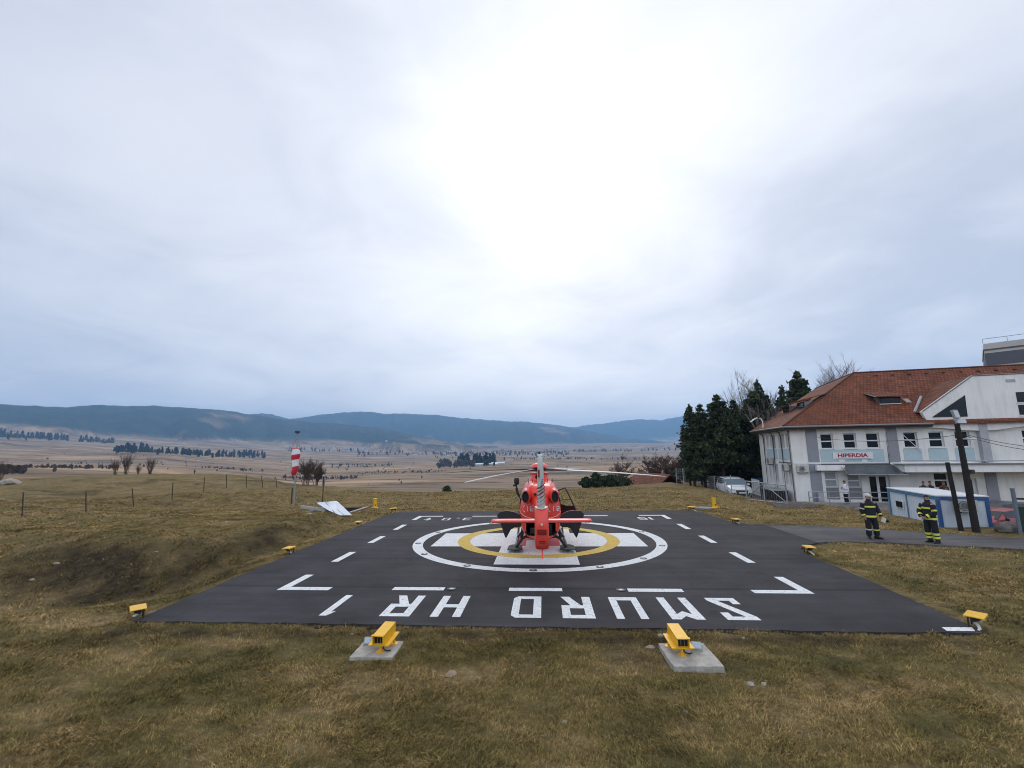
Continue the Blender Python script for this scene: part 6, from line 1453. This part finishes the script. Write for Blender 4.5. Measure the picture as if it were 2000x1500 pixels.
# windsock
M_SOCKR = mat('red_sock_cloth', (0.60,0.02,0.05), .7, var=.1, vscale=5); M_SOCKW = mat('white_sock_cloth', (0.78,0.76,0.80), .75, var=.05, vscale=5); M_RUST = mat('rusty_steel', (0.055,0.035,0.028), .85, var=.4, vscale=15)
wb = ground_at(574, 985)
t = thing('windsock', 'limp red and white windsock hanging on a tall grey mast', 'windsock', wb); top = height_to(wb, 581, 846)-wb
MB().tube([(0,0,-.3), top*.35, top*.62, top], [.06,.055,.045,.035], 10).build('mast', M_GALV, t, smooth=True); MB().tube([(-.22,0,-.2),(-.20,0,1.25)], .05, 8).build('stay_post', M_RUST, t)
b = MB().lathe([(0,-.02),(.12,-.02),(.12,.03),(0,.05)], top, 14)
for k in range(5): a = 2*PI*k/5; b.lathe([(0,0),(.055,.0),(.06,.1),(.04,.16),(0,.17)], top+Vector((.14*math.cos(a), .14*math.sin(a), .03)), 10)
b.build('lamp_cluster', M_DARK, t, smooth=True)
sp_ = [(579.5,877,.27),(580.5,882,.36),(580.5,888,.38),(579.5,894,.37),(579,898,.29),(579,904,.28),(579.5,911,.28),(578.5,917,.29),(577,922,.25),(576,928,.15)]
pts = [height_to(wb, a_, c_)-wb+Vector((.0,-.18,0)) for a_, c_, _ in sp_]
rs = []
for i, (p, (_, _, r)) in enumerate(zip(pts, sp_)):
    rs.append([tuple(p+Vector((.84*r*math.cos(2*PI*j/18)*(1+.08*math.sin(5*j+i)), r*.8*math.sin(2*PI*j/18)*(1+.1*math.sin(3*j-i)), .05*math.cos(2*PI*j/18)))) for j in range(18)])
MB().rings(rs, mis=[1,0,0,1,1,0,0,1,1][:9] if False else [0,0,1,1,0,0,1,1,1]).build('sock', [M_SOCKW, M_SOCKR], t, smooth=70)
MB().tube([pts[0]+Vector((.36*math.cos(2*PI*j/16), .3*math.sin(2*PI*j/16), .03)) for j in range(17)], .02, 6).tube([top*.93, pts[0]+Vector((-.36,0,.03))], .016, 6).build('hoop', M_SOCKR, t)
# thin black pole with a lamp
pb = ground_at(630, 986); t = thing('lamp_pole', 'thin black pole with a small round lamp behind the white sheet', 'pole', pb); top = height_to(pb, 632, 931)-pb
MB().tube([(0,0,-.2), top], .035, 8).build('shaft', M_BLACK, t, smooth=True); MB().lathe([(0,0),(.10,.0),(.12,.06),(.08,.14),(0,.16)], top, 12).build('lamp', M_GALV, t, smooth=True)
# old lattice post farther off
lb = pos(637, 62); t = thing('lattice_pole', 'old concrete ladder pole standing down the slope behind the thin pole', 'pole', (lb[0], lb[1], H(*lb))); h_ = height_to((lb[0],lb[1],0), 638, 921).z-H(*lb)
b = MB().bx(-.17,-.07,-.07,.07,-.3,h_).bx(.07,.17,-.07,.07,-.3,h_)
for k in range(7): b.bx(-.068,.068,-.06,.06,h_*(.1+.13*k),h_*(.1+.13*k)+.16)
b.build('shaft', M_CONCD, t)
# concrete pit with a white sheet laid over it
t = thing('concrete_pit', 'open concrete pit with pale rim in the grass left of the pad', 'pit', (0, 0, 0)); px0, px1, py0, py1 = PIT
zr = -.02
MB().bx(px0-.16, px0, py0-.16, py1+.16, -1.3, zr).bx(px1, px1+.16, py0-.16, py1+.16, -1.3, zr).bx(px0, px1, py1, py1+.16, -1.3, zr).bx(px0, px1, py0-.16, py0, -1.3, zr-.04).build('wall', mat('shaded_pit_wall', (.035,.03,.024), .95, var=.4, vscale=6), t)  # pit walls coloured dark to imitate the shade inside
MB().bx(px0-.2, px0+.02, py0-.2, py1+.2, zr+.002, zr+.05).bx(px1-.02, px1+.2, py0-.2, py1+.2, zr+.002, zr+.05).bx(px0+.022, px1-.022, py0-.2, py0+.02, zr+.002, zr+.05).build('rim', M_CONC, t)
MB().bx(px0, px1, py0, py1, -1.28, -.95).build('floor', M_CONCD, t)
M_SHEET = mat('white_tarpaulin', (0.66,0.71,0.75), .55, var=.05, vscale=3)
nr = [height_to((0,8.6,0), 641, 997), height_to((0,8.0,0), 664, 1007), height_to((0,8.0,0), 687, 1006.5), height_to((0,11.6,0), 658, 979), height_to((0,11.6,0), 618, 982.5)]
b = MB(); b.prism([tuple(p) for p in nr], (0,0,.03)); o = b.build('cover_sheet', M_SHEET, bevel=.008); tag(o, 'white blue sheet leaning over the open concrete pit', 'sheet')
MB().tube([nr[0].lerp(nr[1],.55)+Vector((0,0,.045)), nr[4].lerp(nr[3],.42)+Vector((0,0,.045))], .02, 6).tube([nr[1].lerp(nr[2],.35)+Vector((0,0,.04)), nr[4].lerp(nr[3],.50)+Vector((0,0,.045))], .012, 6).build('seam', M_ZINC, o)
b = MB(); lo = [height_to((0,12.3,0), 588, 989), height_to((0,10.2,0), 637, 991)]; b.box((lo[0]+lo[1])/2+Vector((0,0,-.1)), ((lo[1]-lo[0]).length,.16,.2), (0,0,math.atan2((lo[1]-lo[0]).y,(lo[1]-lo[0]).x))); o = b.build('kerb_beam', M_CONC, bevel=.01); tag(o, 'pale concrete beam running left from the pit to the mast', 'beam')

# wire fence on the left
PF = [(43,1010,962),(168,1001,961),(261,990,954),(336,976,942),(398,960,932),(442,953,927),(481,952,928),(513,952,929),(541,953,931)]
fb = [ground_at(a_, y) for a_, y, _ in PF]
fn0 = thing('wire_fence', 'rusty post and wire fence crossing the grass on the left', 'fence', fb[0]); tops = []
random.seed(8)
for (a_, y, yt), p in zip(PF, fb):
    tp = height_to(p, a_+random.uniform(-2, 3), yt); tp.y += random.uniform(-.1, .1); tops.append(tp); d = tp-p; MB().tube([p-fb[0]-d*.15, tp-fb[0]], .032, 6).build('post', M_RUST, fn0)
ext = [(fb[0]+(fb[0]-fb[1])*.9)]
for f in (.93, .6, .3):
    b = MB(); pts = [p.lerp(q, f)-fb[0] for p, q in zip(fb, tops)]; pts = [pts[0]+(pts[0]-pts[1])*1.1]+pts
    q2 = []
    for p, q in zip(pts, pts[1:]): q2 += [p.lerp(q, k/5)-Vector((0,0,.06*4*(k/5)*(1-k/5))) for k in range(5)]
    b.tube(q2+[pts[-1]], .006, 4); b.build('wire', M_RUST, fn0)
p = fb[0]+(fb[0]-fb[1])*1.1; p.z = H(p.x, p.y); MB().tube([p-fb[0]-Vector((0,0,.2)), p-fb[0]+Vector((.05,0,1.6))], .032, 6).build('post', M_RUST, fn0)

# mesh fence on the right, along the drive
PR = [(1322,942,914),(1335,941,915),(1354,941,917),(1370,940,917),(1376,952,927),(1397,958,930),(1417,964,931),(1430,969,928)]
fr_ = [ground_at(a_, y) for a_, y, _ in PR]; z0 = fr_[0]
mf = thing('mesh_fence', 'grey wire mesh fence on steel posts before the white car and pines', 'fence', z0); tops = []
for (a_, y, yt), p in zip(PR, fr_):
    tp = p+Vector((0,0,min(2.0, height_to(p, a_, yt).z-p.z))); tops.append(tp); MB().tube([p-z0-Vector((0,0,.3)), tp-z0], .035, 8).build('post', M_GALV, mf)
b = MB()
for p, q, u, v in zip(fr_, fr_[1:], tops, tops[1:]):
    for k in range(1, 8): b.tube([p.lerp(u, k/7.2)-z0, q.lerp(v, k/7.2)-z0], .005, 3)
    n = max(3, int((q-p).length/.35))
    for k in range(1, n): b.tube([p.lerp(q, k/n)-z0, u.lerp(v, k/n)-z0], .004, 3)
b.build('mesh', M_GALV, mf)
lpz = ground_at(1341, 941); t = thing('street_lamp', 'slim grey lamp post with flat white head at the mesh fence', 'lamp', lpz); tp = height_to(lpz, 1341, 909)-lpz
MB().tube([(0,0,-.3), tp], .04, 8).build('pole', M_GALV, t); MB().lathe([(0,0),(.30,.02),(.26,.12),(0,.16)], tp, 14).build('lamp_head', M_FRAME, t, smooth=True)
# gate
GP = [(1459,977,938.5),(1494,981,942),(1538,986,947)]
gb = [ground_at(a_, y) for a_, y, _ in GP]; z0 = gb[0]; gt = [p+Vector((0,0,height_to(p, a_, yt).z-p.z)) for (a_, _, yt), p in zip(GP, gb)]
g = thing('drive_gate', 'grey tubular double gate with diagonal braces at the drive', 'gate', z0)
for p, q in zip(gb, gt): MB().tube([p-z0-Vector((0,0,.3)), q-z0], .055, 8).build('post', M_GALV, g)
for i in (0, 1):
    b = MB(); a_, c_, u, v = gb[i], gb[i+1], gt[i], gt[i+1]
    b.tube([u.lerp(a_,.03)-z0, v.lerp(c_,.03)-z0], .035, 8).tube([u.lerp(a_,.95)-z0, v.lerp(c_,.95)-z0], .03, 8); b.tube([v.lerp(c_,.05)-z0, a_-z0+Vector((0,0,.1))] if i == 0 else [u.lerp(a_,.05)-z0, c_-z0+Vector((0,0,.1))], .03, 8)
    for k in range(1, 9): b.tube([u.lerp(v, k/9)-z0, a_.lerp(c_, k/9)-z0+Vector((0,0,.08))], .006, 4)
    b.build('gate_leaf', M_GALV, g)
# fence between gate and terrace
PR2 = [(1538,986),(1556,984),(1572,984),(1585,983)]
# drive beside the clinic
dp_ = [bl(-2.3, -6.5, 0), bl(-2.0,-3,0), bl(-1.9,0,0), bl(-2.1,6,0), bl(-2.3,14,0), bl(-2.6,24,0), bl(-3.0,36,0)]
b = MB(); vs = []
for i in range(len(dp_)-1):
    for k in range(8):
        p = dp_[i].lerp(dp_[i+1], k/8); vs.append(p)
sd_ = Vector((math.cos(BA), math.sin(BA), 0)); n_ = len(vs)
row_ = [[(p+sd_*o_).x for o_ in (-1.0,-.5,0,.5,1.0,1.6)] for p in vs]
V_ = [(p+sd_*o_) for p in vs for o_ in (-1.0,-.5,0,.5,1.0,1.6)]
zz_ = terrain(np.array([v.x for v in V_]), np.array([v.y for v in V_]))[0]
b.add([(v.x, v.y, z+.035) for v, z in zip(V_, zz_)], [(i*6+j, i*6+j+1, (i+1)*6+j+1, (i+1)*6+j) for i in range(n_-1) for j in range(5)]); struct(b.build('driveway', M_PATH))
# rubble strip and bins at the end of the drive
for (px, r, m, l) in ((1452,58,mat('red_plastic',(.30,.03,.03),.5),'red waste bin far down the drive beside the pines'),(1468,55,mat('blue_plastic',(.04,.14,.32),.5),'blue waste bin beside the far corner of the clinic')):
    x, y = pos(px, r); z = H(x, y); t = thing('waste_bin', l, 'bin', (x, y, z), .3)
    MB().rings([[(sx*w_, sy*w_*.9, z_) for sx, sy in ((-1,-1),(1,-1),(1,1),(-1,1))] for w_, z_ in ((.42,.12),(.52,1.05))]).build('tub', mat('teal_plastic',(.03,.12,.14),.5) if px == 1452 else m, t, bevel=.03); MB().rings([[(sx*w_, sy*w_*.9, z_) for sx, sy in ((-1,-1),(1,-1),(1,1),(-1,1))] for w_, z_ in ((.56,1.06),(.54,1.2),(.36,1.34))]).build('lid', m, t, bevel=.03)
    for s in (-1, 1): MB().lathe([(0,-.04),(.1,-.04),(.1,.04),(0,.04)], (s*.35,.42,.10), 12, axis='x').build('wheel', M_TYRE, t)
# white picket fence at the far corner of the clinic
pk = thing('picket_fence', 'white picket fence at the far corner of the clinic side', 'fence', bl(-.75, 6.9, H(*bl(-.75,6.9,0)[:2])), BA+PI/2)
for k in range(9): MB().bx(k*.3-.06, k*.3+.06, -.02, .02, -.1, 1.5).build('picket', M_WHITE, pk)
MB().bx(-.1,2.55,.022,.06,.4,.5).build('rail', M_WHITE, pk); MB().bx(-.1,2.55,.022,.06,1.1,1.2).build('rail', M_WHITE, pk)
t = thing('container_bin', 'dark open steel container beside the clinic side wall behind the gate', 'container', bl(-.95, 2.0, H(*bl(-.95,2,0)[:2])), BA+PI/2); MB().rings([[(sx*w_, sy*h_, z_) for sx, sy in ((-1,-1),(1,-1),(1,1),(-1,1))] for w_, h_, z_ in ((1.2,.5,.05),(1.4,.6,1.0))]).build('tub', M_DARK, t); MB().bx(-1.44,1.44,-.64,.64,1.002,1.06).build('rim', M_GALV, t)
# stones in the grass
M_STN = mat('tan_stone', (0.30,0.22,0.15), .95, var=.3, vscale=12, bump=.4, bscale=40); M_STP = mat('pale_stone', (0.33,0.30,0.25), .95, var=.25, vscale=12, bump=.4, bscale=40)
for i, (px, py, s, m, l) in enumerate(((881,1323,.125,M_STN,'tan flat stone in the grass, largest in the middle foreground'),(846,1315,.05,M_STP,'small pale stone just left of the tan flat stone'),(1270,1268,.11,M_STN,'tan stone in the grass just left of the right slab'),(1290,1244,.09,M_STP,'pale broken stone behind the right slab'),(1466,1338,.075,M_STP,'pale stone in the grass below the right slab'),(1492,1338,.06,M_STP,'smaller pale stone right of the one below the right slab'),(776,1330,.045,M_STP,'small whitish stone below the left slab'),(1105,1417,.06,M_STP,'pale stone in the nearest grass near the middle'),(1452,1249,.05,M_STP,'whitish stone beside the pad edge right of the right slab'),(110,1103,.13,M_STP,'pale stone on the dark bank at the far left'),(305,1079,.09,M_STP,'pale stone at the top of the dark bank'),(62,1136,.11,M_STP,'pale stone low on the dark bank at the left edge'),(604,1005,.20,M_STP,'pale stone in the grass below the concrete beam'),(36,916,.9,M_STP,'long pale rock on the left skyline'),(688,1243,.05,M_STN,'small brown stone near the left slab'),(1340,1395,.05,M_STP,'small pale stone in the near grass right of middle'))):
    p = ground_at(px, py) if px != 36 else Vector((*pos(36, 58), H(*pos(36, 58)))); rock('stone', (p.x, p.y, p.z+s*.12), (s*.95, s*.7, s*.42), 20+i, m, l, 'stone', None, 2)
for i, (dx, s) in enumerate(((-1.7,.28),(-2.3,.2),(-1.2,.16))):
    pass
# ------------------------------------------------------------------ matted winter grass (nobody could count it)
def grass_material():
    m = M_GROUND.copy(); m.name = 'dry_grass_blades'; t = m.node_tree; b = t.nodes['Principled BSDF']
    lk = b.inputs['Base Color'].links[0]; src = lk.from_socket
    g = t.nodes.new('ShaderNodeNewGeometry'); r = t.nodes.new('ShaderNodeValToRGB'); t.links.new(g.outputs['Random Per Island'], r.inputs[0])
    e = r.color_ramp; e.elements[0].color = (0.75,0.80,0.65,1); e.elements[1].color = (2.9,2.75,2.55,1); e.elements.new(.55).color = (1.5,1.5,1.35,1); e.elements.new(.85).color = (2.2,2.0,1.75,1)
    q = t.nodes.new('ShaderNodeMix'); q.data_type = 'RGBA'; q.blend_type = 'MULTIPLY'; q.inputs['Factor'].default_value = 1; t.links.new(src, q.inputs['A']); t.links.new(r.outputs[0], q.inputs['B']); t.links.new(q.outputs['Result'], b.inputs['Base Color'])
    for l in list(b.inputs['Normal'].links): t.links.remove(l)
    return m
M_BLADE = grass_material()
SLABS = [(-3.08,-11.28,.46,.42), (3.02,-11.33,.50,.54)]
def blocked(x, y):
    p = (x > -9.86) & (x < 10.1) & (y > -9.96) & (y < 9.75)
    yt = np.interp(x, [q[0] for q in PATH_TOP], [q[1] for q in PATH_TOP]); yb = np.interp(x, [q[0] for q in PATH_BOT], [q[1] for q in PATH_BOT])
    p |= (x > 9.6) & (x < 31) & (y > yb-.02) & (y < yt+.02)
    for a, c, w_, d_ in SLABS: p |= (np.abs(x-a) < w_) & (np.abs(y-c) < d_)
    p |= (x > PIT[0]-.2) & (x < PIT[1]+.2) & (y > PIT[2]-.2) & (y < PIT[3]+.2)
    return p
rng = np.random.default_rng(3)
X = []; Y = []; Sz = []
for r0, r1, dens, sc in ((3.4,7.5,7000,.85),(7.5,10.5,4800,.85),(10.5,15,2600,.85),(15,22,900,.9),(22,34,330,1.0),(34,48,120,1.2)):
    n = int(.5*(r1*r1-r0*r0)*rad(112)*dens); r = np.sqrt(r0*r0+(r1*r1-r0*r0)*rng.random(n)); a = (rng.random(n)-.5)*rad(112)
    x = CAM.x+r*(np.cos(a)*FW0.x+np.sin(a)*RT0.x); y = CAM.y+r*(np.cos(a)*FW0.y+np.sin(a)*RT0.y)
    clump = fbm(x*2.6, y*2.6, 3, 91); so = soil_at(x, y)
    k = ~blocked(x, y) & (rng.random(n) < np.clip(.85+1.1*clump-.5*so, .15, 1)) & ((x < 19.5) | (r < 20))
    X.append(x[k]); Y.append(y[k]); Sz.append(np.clip(sc*(1+1.3*clump[k]), .45, None))
X = np.concatenate(X); Y = np.concatenate(Y); Sz = np.concatenate(Sz); n = len(X); Z = terrain(X, Y)[0]-.008
h_ = Sz*(.028+.05*rng.random(n)**1.6); Rr = np.hypot(X-CAM.x, Y-CAM.y); w_ = Sz*(.0030+.0035*rng.random(n))*np.clip(Rr/11, 1, 3)
flow = 6.28*(fbm(X*.5, Y*.5, 3, 95)*1.6)+rng.normal(size=n)*1.25; ln_ = h_*(.5+1.5*rng.random(n))
dx, dy = np.cos(flow), np.sin(flow); fa = rng.random(n)*6.28; bx_, by_ = np.cos(fa), np.sin(fa)
P0 = np.stack([X-bx_*w_, Y-by_*w_, Z], 1); P1 = np.stack([X+bx_*w_, Y+by_*w_, Z], 1)
P2 = np.stack([X+dx*ln_*.4+bx_*w_*.8, Y+dy*ln_*.4+by_*w_*.8, Z+h_*.72], 1); P3 = np.stack([X+dx*ln_, Y+dy*ln_, Z+h_*(.85+.2*rng.random(n))], 1); P4 = np.stack([X+dx*ln_*.4-bx_*w_*.8, Y+dy*ln_*.4-by_*w_*.8, Z+h_*.72], 1)
V = np.stack([P0, P1, P2, P4, P3], 1).reshape(-1, 3); i5 = np.arange(n)[:, None]*5
me = bpy.data.meshes.new('grass'); me.vertices.add(len(V)); me.vertices.foreach_set('co', V.astype(np.float32).ravel())
idx = np.concatenate([i5+np.array([0,1,2,3]), i5+np.array([3,2,4])], 1); me.loops.add(7*n); me.loops.foreach_set('vertex_index', idx.astype(np.int32).ravel())
ls = np.stack([np.arange(n)*7, np.arange(n)*7+4], 1).ravel(); me.polygons.add(2*n); me.polygons.foreach_set('loop_start', ls.astype(np.int32)); me.polygons.foreach_set('loop_total', np.tile([4,3], n).astype(np.int32))
me.materials.append(M_BLADE); me.update(calc_edges=True)
so = np.repeat(soil_at(X, Y), 5)*.6; a_ = me.attributes.new('soil', 'FLOAT', 'POINT'); a_.data.foreach_set('value', so.astype(np.float32)); a_ = me.attributes.new('forest', 'FLOAT', 'POINT')
go = bpy.data.objects.new('grass', me); C.objects.link(go); stuff(go, 'short matted brown and olive winter grass', 'grass')
print('grass blades', n)
